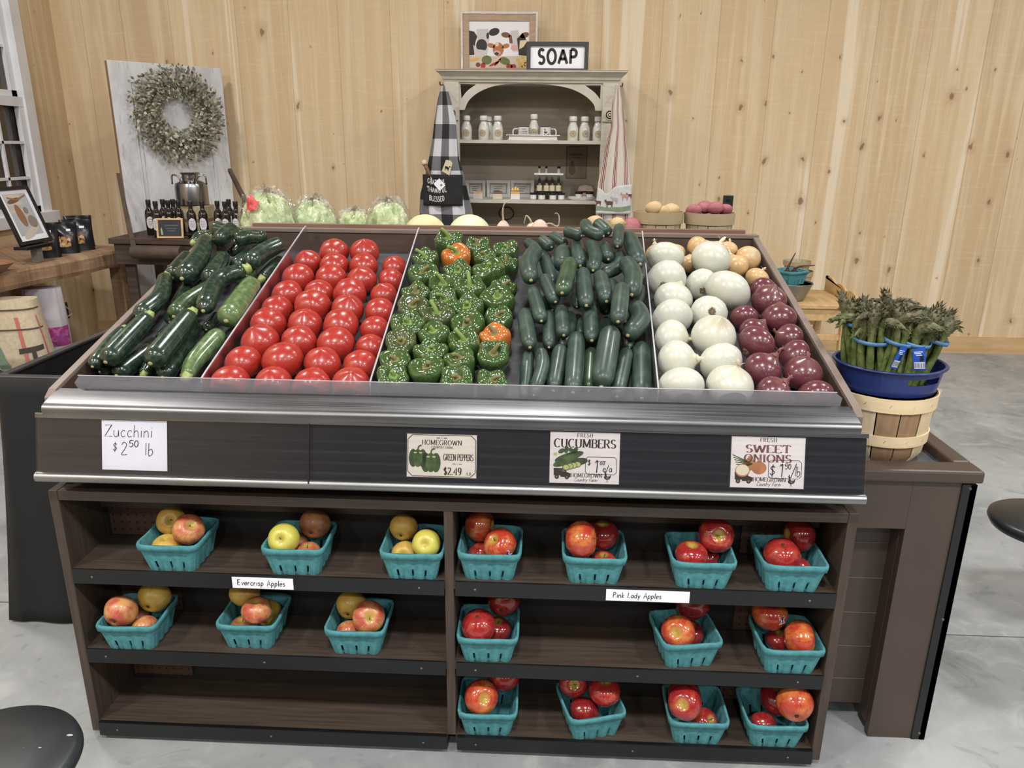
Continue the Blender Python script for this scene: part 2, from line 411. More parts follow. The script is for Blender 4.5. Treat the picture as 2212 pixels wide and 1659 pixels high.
M_pine = pine('pine_boards', .37, ((200, 174, 138), (210, 186, 150), (205, 179, 142), (217, 196, 162), (232, 218, 194)), .26, .85)
def concrete():
    t = NT('polished_concrete'); v = t.obj()
    a = t.noise(v, 1.3, 6, .62, .8); b = t.noise(v, 7, 5, .6, 1.2); c = t.noise(v, 90, 3)
    col = t.ramp(a, ((.3, S(120, 124, 126)), (.5, S(146, 149, 150)), (.72, S(168, 170, 170))))
    col = t.mix(t.math('MULTIPLY', t.step(b, .52, .7), .45), col, S(178, 179, 177))
    col = t.mix(t.math('MULTIPLY', t.step(b, .44, .3), .4), col, S(98, 103, 104))
    col = t.mix(t.math('MULTIPLY', t.step(c, .6, .8), .15), col, S(90, 92, 92))
    sx = t.n('SeparateXYZ'); t.put(sx.inputs[0], v)
    j = t.math('SUBTRACT', 1, t.step(t.math('ABSOLUTE', t.math('SUBTRACT', sx.outputs[1], .564)), .0015, .0035))
    col = t.mix(j, col, S(70, 74, 76))
    t.set(col, t.ramp(b, ((.3, (.5, .5, .5)), (.7, (.34, .34, .34)))), spec=.4)
    return t.m
M_floor = concrete()
M_ceiling = mat('painted_ceiling', (120, 118, 114), (110, 108, 104), .8, scale=2)
M_white = mat('white_paint', (226, 226, 228), (216, 216, 220), .45, scale=6)
M_base = mat('pine_trim', (205, 172, 128), (190, 155, 110), .6, scale=3, stretch=(1, 8, 8), detail=4)
M_night = mat('dark_window_glass', (72, 64, 60), None, .06, spec=.8)
M_oak = pine('weathered_planks', .5, ((150, 122, 96), (158, 130, 102), (146, 116, 90), (128, 100, 76), (168, 142, 114)), .2, .8)
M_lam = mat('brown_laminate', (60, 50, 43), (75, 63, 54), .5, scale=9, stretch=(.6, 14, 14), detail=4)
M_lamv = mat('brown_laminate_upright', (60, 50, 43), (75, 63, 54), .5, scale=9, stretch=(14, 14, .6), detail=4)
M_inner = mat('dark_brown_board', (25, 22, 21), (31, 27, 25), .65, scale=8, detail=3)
M_bin = mat('brown_bin_board', (70, 56, 48), (80, 65, 56), .5, scale=6, stretch=(1, 9, 9))
M_edge = mat('taupe_edge_band', (118, 104, 96), (128, 113, 105), .45, scale=10)
M_rubber = mat('ribbed_rubber', (58, 58, 60), (68, 68, 70), .7, scale=30)
M_black = mat('black_lip', (16, 17, 19), (22, 23, 26), .3, scale=40, stretch=(1, 30, 30))
M_reda = mat('reddish_wood_rail', (112, 82, 68), (130, 98, 82), .5, scale=8, stretch=(.5, 16, 16), detail=4)
def brushed(name, c, rough, axis=(1, 120, 120), st=.12):
    t = NT(name); n = t.noise(t.obj(axis), 3, 4); n2 = t.noise(t.obj(), 5, 3)
    t.set(t.ramp(n2, ((.3, S(*c)), (.75, S(*[min(255, x + 22) for x in c])))), t.ramp(n, ((.3, (rough - .08,) * 3), (.7, (rough + .1,) * 3))), 1.0)
    t.bump(n, st, .001); return t.m
M_steel = brushed('brushed_steel', (112, 112, 113), .36, st=.05)
M_alu = brushed('aluminium_tube', (140, 140, 139), .4, st=.05)
def rail():
    t = NT('dark_price_channel'); v = t.obj((.7, 60, 60)); n = t.noise(v, 2, 3)
    t.set(t.ramp(n, ((.3, S(24, 24, 29)), (.7, S(38, 37, 43)))), .32, spec=.6); t.bump(n, .25, .001); return t.m
M_rail = rail()
_l = clear('clear_price_cover', (254, 254, 255), .006, .07, 1.3)
_lw = _l.n('TexWave'); _lw.bands_direction = 'Z'; _lw.inputs['Scale'].default_value = 14; _lw.inputs['Distortion'].default_value = .6
_l.put(_lw.inputs['Vector'], _l.obj((.02, 1, 1)))
_lb = _l.n('Bump'); _lb.inputs['Strength'].default_value = .22; _lb.inputs['Distance'].default_value = .004
_l.put(_lb.inputs['Height'], _lw.outputs['Fac']); _l.put(_l.gl.inputs['Normal'], _lb.outputs[0])
M_lens = _l.m
M_acry = clear('smoky_acrylic_guard', (232, 232, 236), .2, .1).m
M_acry2 = clear('frosted_acrylic_divider', (214, 208, 212), .8, .25).m
M_aedge = mat('acrylic_edge', (168, 164, 168), (182, 178, 182), .3)
def pegs():
    t = NT('perforated_hardboard'); v = t.obj((1 / .02, 1, 1 / .02)); fr = t.n('VectorMath'); fr.operation = 'FRACTION'; t.put(fr.inputs[0], v)
    sx = t.n('SeparateXYZ'); t.put(sx.inputs[0], fr.outputs[0])
    d = t.math('SQRT', t.math('ADD', t.math('POWER', t.math('SUBTRACT', sx.outputs[0], .5), 2), t.math('POWER', t.math('SUBTRACT', sx.outputs[2], .5), 2)))
    t.set(t.mix(t.step(d, .12, .17), S(14, 11, 9), S(74, 52, 40)), .6); return t.m
M_peg = pegs()
M_cloth = mat('black_skirt_cloth', (14, 15, 17), (22, 23, 26), .75, scale=5)
M_tray = mat('black_plastic_bin', (30, 30, 31), (38, 38, 39), .35, scale=30)
M_metal_dk = mat('dark_brown_enamel', (68, 56, 49), (74, 61, 54), .42, scale=4)
M_paper = mat('white_paper', (242, 242, 248), (234, 234, 242), .6, scale=4)
M_ink = mat('black_marker_ink', (24, 22, 32), None, .5)
M_screw = mat('dull_screw', (96, 92, 88), None, .4, .6)

# ------------------------------------------------------------------ the room
YW, XL, XR, YF = 4.15, -3.27, 9.0, -11.0
struct(MB().box(XL - .1, XR, YF, YW + .1, -.1, 0).build('floor', M_floor))
struct(MB().box(XL - .1, XR, YF, YW + .1, 4.3, 4.4).build('ceiling', M_ceiling))
struct(MB().box(XL - .1, XR, YW, YW + .1, 0, 4.3).build('wall_back', M_pine))
wy0, wy1, wz0, wz1 = 2.5, 3.78, .95, 2.75
struct(MB().box(XL - .1, XL, YF, wy0, 0, 4.3).box(XL - .1, XL, wy1, YW, 0, 4.3).box(XL - .1, XL, wy0, wy1, 0, wz0).box(XL - .1, XL, wy0, wy1, wz1, 4.3).build('wall_left', M_pine))
M_far = mat('grey_painted_wall', (96, 98, 102), (88, 90, 94), .8, scale=2)
struct(MB().box(XR, XR + .1, YF, YW, 0, 4.3).build('wall_right', M_pine))
struct(MB().box(XL - .1, XR, YF - .1, YF, 0, 4.3).build('wall_front', M_far))
struct(MB().box(1.0, XR, YW - .018, YW, 0, .125).box(XL, -1.2, YW - .018, YW, 0, .125).build('baseboard_back', M_base))
win = struct(thing('window_1', 'white framed window', 'window', (XL, wy0, wz0)))
for k in ('label', 'category'): del win[k]
H = wz1 - wz0; Wd = wy1 - wy0
m = MB().box(-.1, .02, 0, .1, 0, H).box(-.1, .02, Wd - .1, Wd, 0, H).box(-.1, .02, .1, Wd - .1, H - .1, H).box(-.1, .05, -.03, Wd + .03, -.04, .04)
m.build('window_frame', M_white, win, bevel=.004)
SY = 1.7 - wz0
m = MB().box(-.03, .006, .1, Wd - .1, SY - .03, SY + .03)
for z0, z1, dx in ((.04, SY - .03, 0), (SY + .03, H - .1, -.03)):
    m.box(-.03 + dx, .004 + dx, .1, .15, z0, z1).box(-.03 + dx, .004 + dx, Wd - .15, Wd - .1, z0, z1)
    m.box(-.03 + dx, .004 + dx, .1, Wd - .1, z0, z0 + .04)
    for yy in (.36, .64, .92): m.box(-.02 + dx, .0 + dx, yy - .009, yy + .009, z0, z1)
    for q in (1 / 3, 2 / 3): m.box(-.02 + dx, .0 + dx, .1, Wd - .1, z0 + (z1 - z0) * q - .009, z0 + (z1 - z0) * q + .009)
m.build('sash', M_white, win)
MB().box(-.09, -.05, .05, Wd - .05, 0, H - .05).build('window_glass', M_night, win)

# ------------------------------------------------------------------ the produce case
case = thing('produce_case', 'long brown produce case with sloping vegetable bins above apple shelves', 'display case', (0, 0, 0))
for s in (-1, 1):
    MB().box(min(s * .915, s * .893), max(s * .915, s * .893), 0, .62, .018, .69).build('end_panel', M_lamv, case, bevel=.002)
MB().box(-.893, .893, 0, .62, .666, .69).build('cabinet_top', M_lam, case, bevel=.002)
MB().box(-.004, .017, .001, .165, .05, .666).build('centre_post', M_lamv, case, bevel=.001)
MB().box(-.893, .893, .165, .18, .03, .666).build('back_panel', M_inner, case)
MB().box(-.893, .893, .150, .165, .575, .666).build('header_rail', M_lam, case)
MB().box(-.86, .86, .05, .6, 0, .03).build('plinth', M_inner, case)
for x0, x1 in ((-.893, -.004), (.017, .893)):
    for z in (.487, .265, .05):
        sh = MB().box(x0, x1, .001, .165, z - .02, z).build('shelf', M_lam, case)
        d = -.006 if z < .1 else 0
        m = MB().box(x0 + .003, x1 - .001, -.005 + d, .0005, z - .036, z + .003)
        m.build('shelf_lip', M_black, sh, bevel=.0012)
        for sx in ((x0 + .05), x1 - .06, (x0 + x1) / 2):
            MB().lathe([(.0032, 0), (.002, .0012), (0, .0014)], 10, 0, Matrix.Translation((sx, -.005 + d, z - .018)) @ Matrix.Rotation(pi / 2, 4, 'X')).build('screw', M_screw, sh)
for x0, x1, z0, z1 in ((-.88, -.66, .495, .574), (-.88, -.725, .275, .36), (-.88, -.72, .07, .16), (.71, .86, .495, .574), (.715, .86, .275, .37), (.70, .78, .06, .15)):
    MB().box(x0, x1, .158, .165, z0, z1).build('perforated_panel', M_peg, case)
# body under the bin and the half behind
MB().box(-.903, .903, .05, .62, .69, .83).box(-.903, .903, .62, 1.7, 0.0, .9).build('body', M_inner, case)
# bin: floor rising to the back, side boards, back board
FY0, FZ0, FSL = .06, .860, .2725
def floorz(y): return FZ0 + FSL * (y - FY0)
FN = Vector((0, -FSL, 1)).normalized()
FC = FN.dot(Vector((0, FY0, FZ0)))
def onbin(px, py, h=0.0): return hit(px, py, FN, FC + h)
def binh(p): return FN.dot(p) - FC
MB().prism([(.05, floorz(.05) - .02), (1.0, floorz(1.0) - .02), (1.0, floorz(1.0)), (.05, floorz(.05))], 'x', -.886, .886).build('bin_floor', M_rubber, case)
for s in (-1, 1):
    a, b = sorted((s * .886, s * .904))
    MB().prism([(.03, .70), (1.02, .70), (1.02, 1.188), (.05, .92), (.03, .905)], 'x', a, b).build('bin_side_board', [M_edge], case, bevel=.0015)
    MB().prism([(.05, floorz(.05)), (1.0, floorz(1.0)), (1.0, 1.176), (.05, .912)], 'x', *sorted((s * .8855, s * .8845))).build('bin_side_lining', M_bin, case)
MB().box(-.885, .885, .05, .0645, .835, .911).build('bin_front_board', M_bin, case)
MB().box(-.886, .886, .99, 1.01, .9, 1.178).build('bin_back_board', M_bin, case)
MB().box(-.904, .904, .985, 1.02, 1.174, 1.186).build('rear_rim', M_edge, case, bevel=.001)
MB().box(-.775, .868, 1.021, 1.042, 1.15, 1.1975).build('rear_wood_rail', M_reda, case, bevel=.0015)
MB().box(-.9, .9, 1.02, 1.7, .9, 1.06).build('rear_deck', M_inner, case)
# bright metal nosing, price channel with its clear covers, tube below
MB().prism([(.0, .870), (.058, .870), (.066, .912), (.060, .918), (.03, .912), (.002, .9035), (-.008, .899), (-.012, .891), (-.010, .878)], 'x', -.886, .886).build('steel_nosing', M_steel, case, smooth='angle')
RO = Vector((0, -.0355, .75)); RU = Vector((0, .0305, .125)).normalized(); RN = Vector((1, 0, 0)).cross(RU); RC = RN.dot(RO)
if RN.y > 0: RN, RC = -RN, -RC
def onrail(px, py, k=0.0): return hit(px, py, RN, RC + k)
RM = frame(RO, (1, 0, 0), RU)
MB().box(-.903, .903, -.008, .134, -.012, -.002, 0, RM).build('price_channel', M_rail, case, bevel=.001)
MB().box(-.904, .904, .124, .135, -.002, .006, 0, RM).build('channel_top_edge', M_steel, case, bevel=.001)
for x0, x1, k in ((-.903, -.294, .0045), (-.291, .9035, .004)):
    MB().box(x0, x1, -.006, .126, k, k + .0012, 0, RM).build('clear_price_cover', M_lens, case)
MB().box(-.2945, -.2915, -.006, .126, .0055, .008, 0, RM).build('cover_joint', M_rail, case)
MB().tube([(-.908, -.034, .741), (.905, -.034, .741)], .0115, 14).build('aluminium_tube', M_alu, case, smooth='angle')
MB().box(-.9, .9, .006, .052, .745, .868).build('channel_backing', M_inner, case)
# acrylic guard along the front, three dividers
gp = [(-.846, .916), (.866, .916), (.868, .935), (.852, .947), (-.838, .947), (-.852, .93)]
MB().prism(gp, 'y', .066, .069).build('acrylic_guard', M_acry, case)
MB().box(-.842, .856, .0655, .0695, .9466, .9476).build('guard_edge', M_aedge, case)
def skew(mb, xf, xb):
    mb.v = [(x + xf + (xb - xf) * (y - .08) / .9, y, z) for x, y, z in mb.v]; return mb
DIV = ((-.563, -.572), (-.176, -.200), (.470, .524))
for xf, xb in DIV:
    pr = [(.075, floorz(.075)), (.985, floorz(.985)), (.985, floorz(.985) + .03), (.955, 1.197), (.93, 1.192), (.105, .951), (.08, .942)]
    dv = skew(MB().prism(pr, 'x', -.0015, .0015), xf, xb).build('acrylic_divider', M_acry2, case)
    skew(MB().prism([(.08, .9405), (.105, .949), (.93, 1.190), (.955, 1.1955), (.955, 1.198), (.93, 1.1935), (.105, .952), (.079, .943)], 'x', -.0018, .0018), xf, xb).build('divider_edge', M_aedge, dv)

# ------------------------------------------------------------------ paper and signs in the price channel
M_sign = mat('cream_sign_board', (242, 234, 220), (232, 223, 208), .55, scale=6, stretch=(1, 20, 1), detail=4)
M_signp = mat('pale_sign_board', (244, 236, 233), (234, 226, 222), .55, scale=6, stretch=(1, 20, 1), detail=4)
M_brink = mat('dark_brown_ink', (58, 48, 42), None, .6)
M_rust = mat('dull_maroon_ink', (128, 84, 80), None, .6)
M_pg1 = mat('printed_leaf_green', (92, 112, 62), (58, 78, 40), .6, scale=60)
M_pg2 = mat('printed_dark_green', (52, 70, 40), (72, 92, 52), .6, scale=50)
M_pgl = mat('printed_pale_green', (196, 200, 130), None, .6)
M_pon = mat('printed_onion_tan', (196, 136, 92), (178, 116, 74), .6, scale=40)
M_pcr = mat('printed_cream', (236, 224, 196), None, .6)
M_grey = mat('printed_grey', (120, 112, 104), None, .6)
def sign(px0, py0, px1, py1, label, mats, name='price_sign'):
    """a card flat against the channel: corners top left and bottom right in the photo"""
    a = onrail(px0, py0, .001); b = onrail(px1, py1, .001)
    x0, x1 = a.x, b.x; v0, v1 = max(-.003, (b - RO).dot(RU)), min(.1225, (a - RO).dot(RU))
    T = RM @ Matrix.Translation((x0, v0, .0003))
    t = thing(name, label, 'sign', M=T)
    MB().box(0, x1 - x0, 0, v1 - v0, -.0011, 0).build('card', mats, t)
    return t, x1 - x0, v1 - v0
I4 = Matrix.Identity(4)
t, w_, h_ = sign(219, 905, 361, 1018, 'white paper note handwritten Zucchini and a price in black', M_paper)
m = MB(); k = w_ / 1.42
hand(m, 'Zucchini', .06 * k, h_ - .36 * k, .26 * k, lift(I4, 1), wd=.055, wx=1.05)
hand(m, '$', .24 * k, h_ - .68 * k, .2 * k, lift(I4, 1), wd=.075)
hand(m, '2', .42 * k, h_ - .74 * k, .27 * k, lift(I4, 1), wd=.06)
hand(m, '50', .6 * k, h_ - .57 * k, .14 * k, lift(I4, 1), wd=.11, wx=1.4)
hand(m, 'lb', .94 * k, h_ - .74 * k, .26 * k, lift(I4, 1), wd=.06)
m.build('handwriting', M_ink, t)
def border(m, W, H, ins, th, M, mi=0, notch=.0):
    q = [(ins + notch, ins), (W - ins - notch, ins), (W - ins, ins + notch), (W - ins, H - ins - notch), (W - ins - notch, H - ins), (ins + notch, H - ins), (ins, H - ins - notch), (ins, ins + notch)]
    for i in range(8):
        ribbon(m, [q[i], q[(i + 1) % 8]], lambda d: th, M, mi)
def sprig(m, x, y, s, M, mi):
    for d in (-1, 1):
        ribbon(m, [(x + d * s * .5, y), (x + d * s * 2.2, y)], lambda q: s * .1, M, mi)
        for k in (1.0, 1.5, 2.0):
            blob(m, x + d * s * k, y + s * .14, s * .24, s * .09, M, mi, 30 * d, 8); blob(m, x + d * s * k, y - s * .14, s * .24, s * .09, M, mi, -30 * d, 8)
    blob(m, x, y, s * .22, s * .2, M, mi, 0, 8)
def truck(m, x, y, s, M, mi, lo):
    m.poly([(x, y + .3 * s, 0), (x + .45 * s, y + .3 * s, 0), (x + .45 * s, y + .62 * s, 0), (x, y + .66 * s, 0)], mi, M)
    m.poly([(x + .42 * s, y + .22 * s, 0), (x + 1.05 * s, y + .2 * s, 0), (x + 1.07 * s, y + .44 * s, 0), (x + .8 * s, y + .54 * s, 0), (x + .74 * s, y + .78 * s, 0), (x + .47 * s, y + .78 * s, 0)], mi, M)
    m.poly([(x + .52 * s, y + .55 * s, 0), (x + .7 * s, y + .54 * s, 0), (x + .67 * s, y + .71 * s, 0), (x + .52 * s, y + .71 * s, 0)], lo, lift(M, 1))
    for wx in (.2, .83):
        blob(m, x + wx * s, y + .22 * s, .14 * s, .15 * s, lift(M, 1), mi); blob(m, x + wx * s, y + .22 * s, .06 * s, .07 * s, lift(M, 2), lo)
    for i in range(5): blob(m, x + (.05 + .09 * i) * s, y + .7 * s, .07 * s, .08 * s, M, mi, 0, 8)
def hen(m, x, y, s, M, mi, lo):
    m.poly([(x + a * s, y + b * s, 0) for a, b in ((.12, .95), (.02, .84), (.1, .8), (.1, .6), (.02, .45), (.1, .3), (.28, .22), (.5, .26), (.62, .42), (.66, .7), (.52, .55), (.34, .52), (.26, .62), (.24, .84))], mi, M)
    blob(m, x + .34 * s, y + .4 * s, .13 * s, .09 * s, lift(M, 1), lo, -15)
    for fx in (.26, .38): ribbon(m, [(x + fx * s, y + .24 * s), (x + fx * s, y + .04 * s), (x + (fx - .06) * s, y)], lambda d: .03 * s, M, mi)
    blob(m, x + .14 * s, y + .98 * s, .06 * s, .05 * s, M, mi, 0, 8)
# green peppers: wide card, dark outline with notched corners
t, W, H = sign(878, 935, 1030, 1035, 'cream price sign with two painted green peppers', M_sign)
k = W / 1.52; L1 = lift(I4, 1)
m = MB(); border(m, W, H, .0035, .0016, L1, 0, .010); border(m, W, H, .0006, .0018, L1, 0, .0)
sprig(m, W * .5, H - .095 * k, .05 * k, L1, 0)
caps(m, 'HOMEGROWN', W * .5, H - .245 * k, .105 * k, L1, sp=.1)
caps(m, 'COUNTRY FARM', W * .5, H - .315 * k, .045 * k, L1, sp=.12, thick=.2, thin=.1)
caps(m, 'GREEN PEPPERS', W * .735, H - .57 * k, .135 * k, L1, wx=.52, thick=.24, thin=.08, serif=.36)
sprig(m, W * .72, H - .645 * k, .045 * k, L1, 0)
caps(m, '$2.49', W * .655, H - .88 * k, .155 * k, L1, wx=.86, thick=.2)
caps(m, '/LB', W * .88, H - .88 * k, .06 * k, L1, serif=0, thick=.16, thin=.12)
m.build('lettering', M_brink, t)
m = MB()
for cx, cy, s in ((.25, .42, .185), (.53, .33, .2)):
    cx *= k; cy *= k; s *= k
    for dx, rx in ((-.55, .5), (.55, .5), (0, .55)):
        blob(m, cx + dx * s, cy, rx * s, 1.05 * s, lift(I4, 1 + (dx == 0)), 0 if dx else 1, 0)
    for dx in (-.3, .32): blob(m, cx + dx * s, cy + .62 * s, .2 * s, .1 * s, lift(I4, 3), 2)
    ribbon(m, [(cx, cy + .95 * s), (cx + .05 * s, cy + 1.3 * s), (cx + .3 * s, cy + 1.5 * s), (cx + .42 * s, cy + 1.42 * s)], lambda d: .16 * s, lift(I4, 3), 1)
m.build('picture', [M_pg2, M_pg1, M_pgl], t)
def price_card(px, label, head, hm, hy, art):
    t, W, H = sign(*px, label, M_signp)
    k = W / 1.5; m = MB()
    caps(m, 'FRESH', W * .5, H - .115 * k, .08 * k, L1, 0, sp=.2)
    for txt, y, h, wx in head: caps(m, txt, W * .5, H - y * k, h * k, L1, hm, wx=wx, sp=.07, thick=.2)
    bx, by, bw, bh = .77 * k, .215 * k, .66 * k, .37 * k
    border(m, bw, bh, 0, .012 * k, lift(Matrix.Translation((bx, by, 0)), 1), 0, .05 * k)
    sprig(m, bx + bw / 2, by + bh - .09 * k, .045 * k, L1, 0)
    caps(m, 'HOMEGROWN', W * .53, .145 * k, .085 * k, L1, sp=.06)
    hand(m, 'Country Farm', W * .36, .055 * k, .075 * k, L1, 0, wd=.12, slant=.3)
    border(m, W, H, .0006, .0014, L1, 0, 0)
    m.build('lettering', [M_brink, M_rust], t)
    m = MB(); truck(m, .1 * k, .07 * k, .34 * k, L1, 0, 1); m.build('truck_emblem', [M_brink, M_grey], t)
    m = MB(); hen(m, 1.16 * k, .05 * k, .24 * k, L1, 0, 1); m.build('hen_emblem', [M_brink, M_grey], t)
    m = MB(); art(m, k); m.build('picture', [M_pg2, M_pg1, M_pgl, M_pon, M_pcr], t)
    return t, k
def cuke_art(m, k):
    for cx, cy, rx, ry, rot, mi, z in ((.42, .58, .32, .085, 18, 0, 1), (.36, .50, .3, .09, 24, 1, 2), (.64, .48, .18, .08, 12, 0, 3)):
        blob(m, cx * k, cy * k, rx * k, ry * k, lift(I4, z), mi, rot)
    for i in range(4):
        c = (.6 - .08 * i, .42 - .022 * i)
        blob(m, c[0] * k, c[1] * k, .078 * k, .066 * k, lift(I4, 4 + 2 * i), 1); blob(m, c[0] * k, c[1] * k, .064 * k, .052 * k, lift(I4, 5 + 2 * i), 2)
    for cx, cy, rot in ((.26, .70, 30), (.36, .73, 80), (.47, .71, 140), (.55, .72, 60)): blob(m, cx * k, cy * k, .085 * k, .05 * k, lift(I4, 1), 1, rot, 7)
    blob(m, .13 * k, .63 * k, .05 * k, .045 * k, lift(I4, 2), 2, 0, 5)
def onion_art(m, k):
    for i in range(7): ribbon(m, [(.45 * k, .5 * k), ((.04 + .02 * i) * k, (.68 - .05 * i) * k)], lambda d: .02 * k, L1, 1)
    for cx, cy, r, z in ((.38, .48, .14, 1), (.58, .42, .15, 2)):
        blob(m, cx * k, cy * k, r * k, r * .88 * k, lift(I4, z), 3)
        m.poly([((cx - .05) * k, (cy + r * .78) * k, 0), ((cx + .05) * k, (cy + r * .78) * k, 0), ((cx + .012) * k, (cy + r * 1.3) * k, 0), ((cx - .012) * k, (cy + r * 1.3) * k, 0)], 3, lift(I4, z))
    blob(m, .25 * k, .36 * k, .15 * k, .13 * k, lift(I4, 3), 3); blob(m, .25 * k, .37 * k, .132 * k, .112 * k, lift(I4, 4), 4)
t, k = price_card((1188, 925, 1338, 1048), 'pale price sign with painted cucumbers and handwritten one dollar price', [('CUCUMBERS', .34, .18, 1.02)], 0, 0, cuke_art)
m = MB(); hand(m, '$', .82 * k, .40 * k, .13 * k, lift(I4, 2), wd=.12); hand(m, '1', .97 * k, .25 * k, .25 * k, lift(I4, 2), wd=.09); hand(m, '00', 1.08 * k, .42 * k, .08 * k, lift(I4, 2), wd=.14, wx=1.2)
hand(m, 'e/a', 1.14 * k, .27 * k, .15 * k, lift(I4, 2), wd=.1, sp=.02); m.build('handwriting', M_ink, t)
t, k = price_card((1580, 937, 1737, 1058), 'pale price sign with painted onions and maroon heading', [('SWEET', .335, .155, 1.5), ('ONIONS', .53, .155, 1.35)], 1, 0, onion_art)
m = MB(); hand(m, '$', .8 * k, .26 * k, .23 * k, lift(I4, 2), wd=.08); hand(m, '1', 1.0 * k, .25 * k, .25 * k, lift(I4, 2), wd=.08); hand(m, '50', 1.1 * k, .41 * k, .11 * k, lift(I4, 2), wd=.11, wx=1.1)
hand(m, '/', 1.22 * k, .25 * k, .27 * k, lift(I4, 2), wd=.06); hand(m, 'lb', 1.31 * k, .27 * k, .2 * k, lift(I4, 2), wd=.08, wx=.8, sp=.04); m.build('handwriting', M_ink, t)
def shelf_tag(px0, py0, px1, py1, txt, label, hx, hh):
    a = atY(px0, py0, -.0062); b = atY(px1, py1, -.0062)
    a.z, b.z = .487 - .0035, .487 - .0325
    T = Matrix(((1, 0, 0, a.x), (0, 0, -1, -.0062), (0, 1, 0, b.z), (0, 0, 0, 1)))
    t = thing('shelf_tag', label, 'tag', M=T)
    W, H = b.x - a.x, a.z - b.z
    MB().box(0, W, 0, H, -.001, .0002).build('card', M_paper, t)
    m = MB(); hand(m, txt, hx * W, H * .28, hh, lift(I4, 2), wd=.12, sp=.1, slant=.1); m.build('handwriting', M_ink, t)
shelf_tag(500, 1244, 634, 1270, 'Evercrisp Apples', 'white handwritten paper tag on the shelf lip above yellow apples', .08, .0148)
shelf_tag(1310, 1269, 1489, 1297, 'Pink Lady Apples', 'wide white handwritten paper tag on the shelf lip above red apples', .08, .0140)

# how a fruit of the given spheres must shift to stay in its bin
def keeper(b0, b1, under=1.0):
    fn = np.array(FN)
    def keep(P, R):
        d = np.zeros(3)
        h = (P @ fn - FC - R * under); m = h.min()
        if m < 0: d += fn * -m
        Q = P + d
        y = (Q[:, 1] - R).min() - .0755
        if y < 0: d += np.array((0, -y, -y * FSL))
        Q = P + d
        y = (Q[:, 1] + R).max() - .986
        if y > 0 and ((Q[:, 2] - R).min() < 1.19): d += np.array((0, -y, -y * FSL))
        Q = P + d
        s = (Q[:, 1] - .08) / .9
        x0, x1 = b0[0] + (b0[1] - b0[0]) * s, b1[0] + (b1[1] - b1[0]) * s
        x = (Q[:, 0] - R - x0).min()
        if x < 0: d[0] -= x
        x = (Q[:, 0] + R - x1).max()
        if x > 0: d[0] -= x
        return d
    return keep
DZ_GAP = .0006

# ------------------------------------------------------------------ vegetables: materials
def waxy(name, stops, scale, stretch=(1, 1, 1), rough=.22, coat=.25, detail=3, rnd=40.0, sss=None, bump=0, spec=.5):
    t = NT(name); v = t.obj(stretch, rnd)
    t.set(t.ramp(t.noise(v, scale, detail), stops), rough, spec=spec, coat=coat, sss=sss)
    t.b.inputs['Coat Roughness'].default_value = .12
    if bump: t.bump(t.noise(t.obj((1, 1, 1), rnd), 60, 3), bump, .001)
    return t
def tomato_mat():
    t = waxy('tomato_skin', ((.25, S(150, 38, 31)), (.55, S(162, 46, 37)), (.8, S(168, 64, 46))), 9, rough=.3, coat=.3, sss=.05)
    return t.m
M_tom = tomato_mat()
M_scar = mat('tan_scar', (176, 130, 96), (120, 84, 60), .8, scale=300)
M_pep = waxy('green_pepper_skin', ((.2, S(38, 60, 28)), (.5, S(56, 82, 40)), (.82, S(92, 112, 60))), 14, rough=.16, coat=.7).m
M_pepd = waxy('dark_green_pepper_skin', ((.2, S(46, 58, 32)), (.5, S(64, 76, 42)), (.82, S(92, 98, 60))), 16, rough=.18, coat=.7).m
M_pepo = waxy('orange_blushed_pepper_skin', ((.3, S(96, 104, 40)), (.42, S(176, 104, 46)), (.75, S(206, 104, 44))), 11, rough=.16, coat=.7, rnd=3).m
M_stem = mat('green_stem', (92, 122, 52), (122, 146, 72), .6, scale=60)
M_stemd = mat('dried_stem', (136, 124, 78), (96, 96, 50), .7, scale=60)
def zuc(name, a, b, c): return waxy(name, ((.34, S(*a)), (.52, S(*b)), (.74, S(*c))), 70, (1, 1, 1), .22, .35, 4, bump=.05).m
M_zuc = zuc('zucchini_skin', (32, 46, 38), (40, 56, 44), (66, 84, 62))
M_zuc2 = zuc('zucchini_skin_mid', (46, 64, 42), (58, 78, 50), (94, 110, 72))
M_zuc3 = zuc('zucchini_skin_pale', (76, 98, 62), (92, 114, 72), (122, 140, 92))
M_zst = mat('zucchini_stem_green', (126, 146, 78), (168, 176, 110), .6, scale=120, bump=.3)
M_zbl = mat('blossom_scar_cream', (178, 172, 120), (150, 140, 90), .7, scale=200)
M_cuc = waxy('cucumber_skin', ((.35, S(40, 57, 50)), (.55, S(50, 68, 60)), (.78, S(72, 92, 80))), 26, (1, 1, 1), .42, .1, 4, bump=.12).m
M_cuc2 = waxy('cucumber_skin_greener', ((.35, S(42, 60, 44)), (.55, S(56, 78, 54)), (.78, S(82, 104, 72))), 26, (1, 1, 1), .3, .15, 4, bump=.12).m
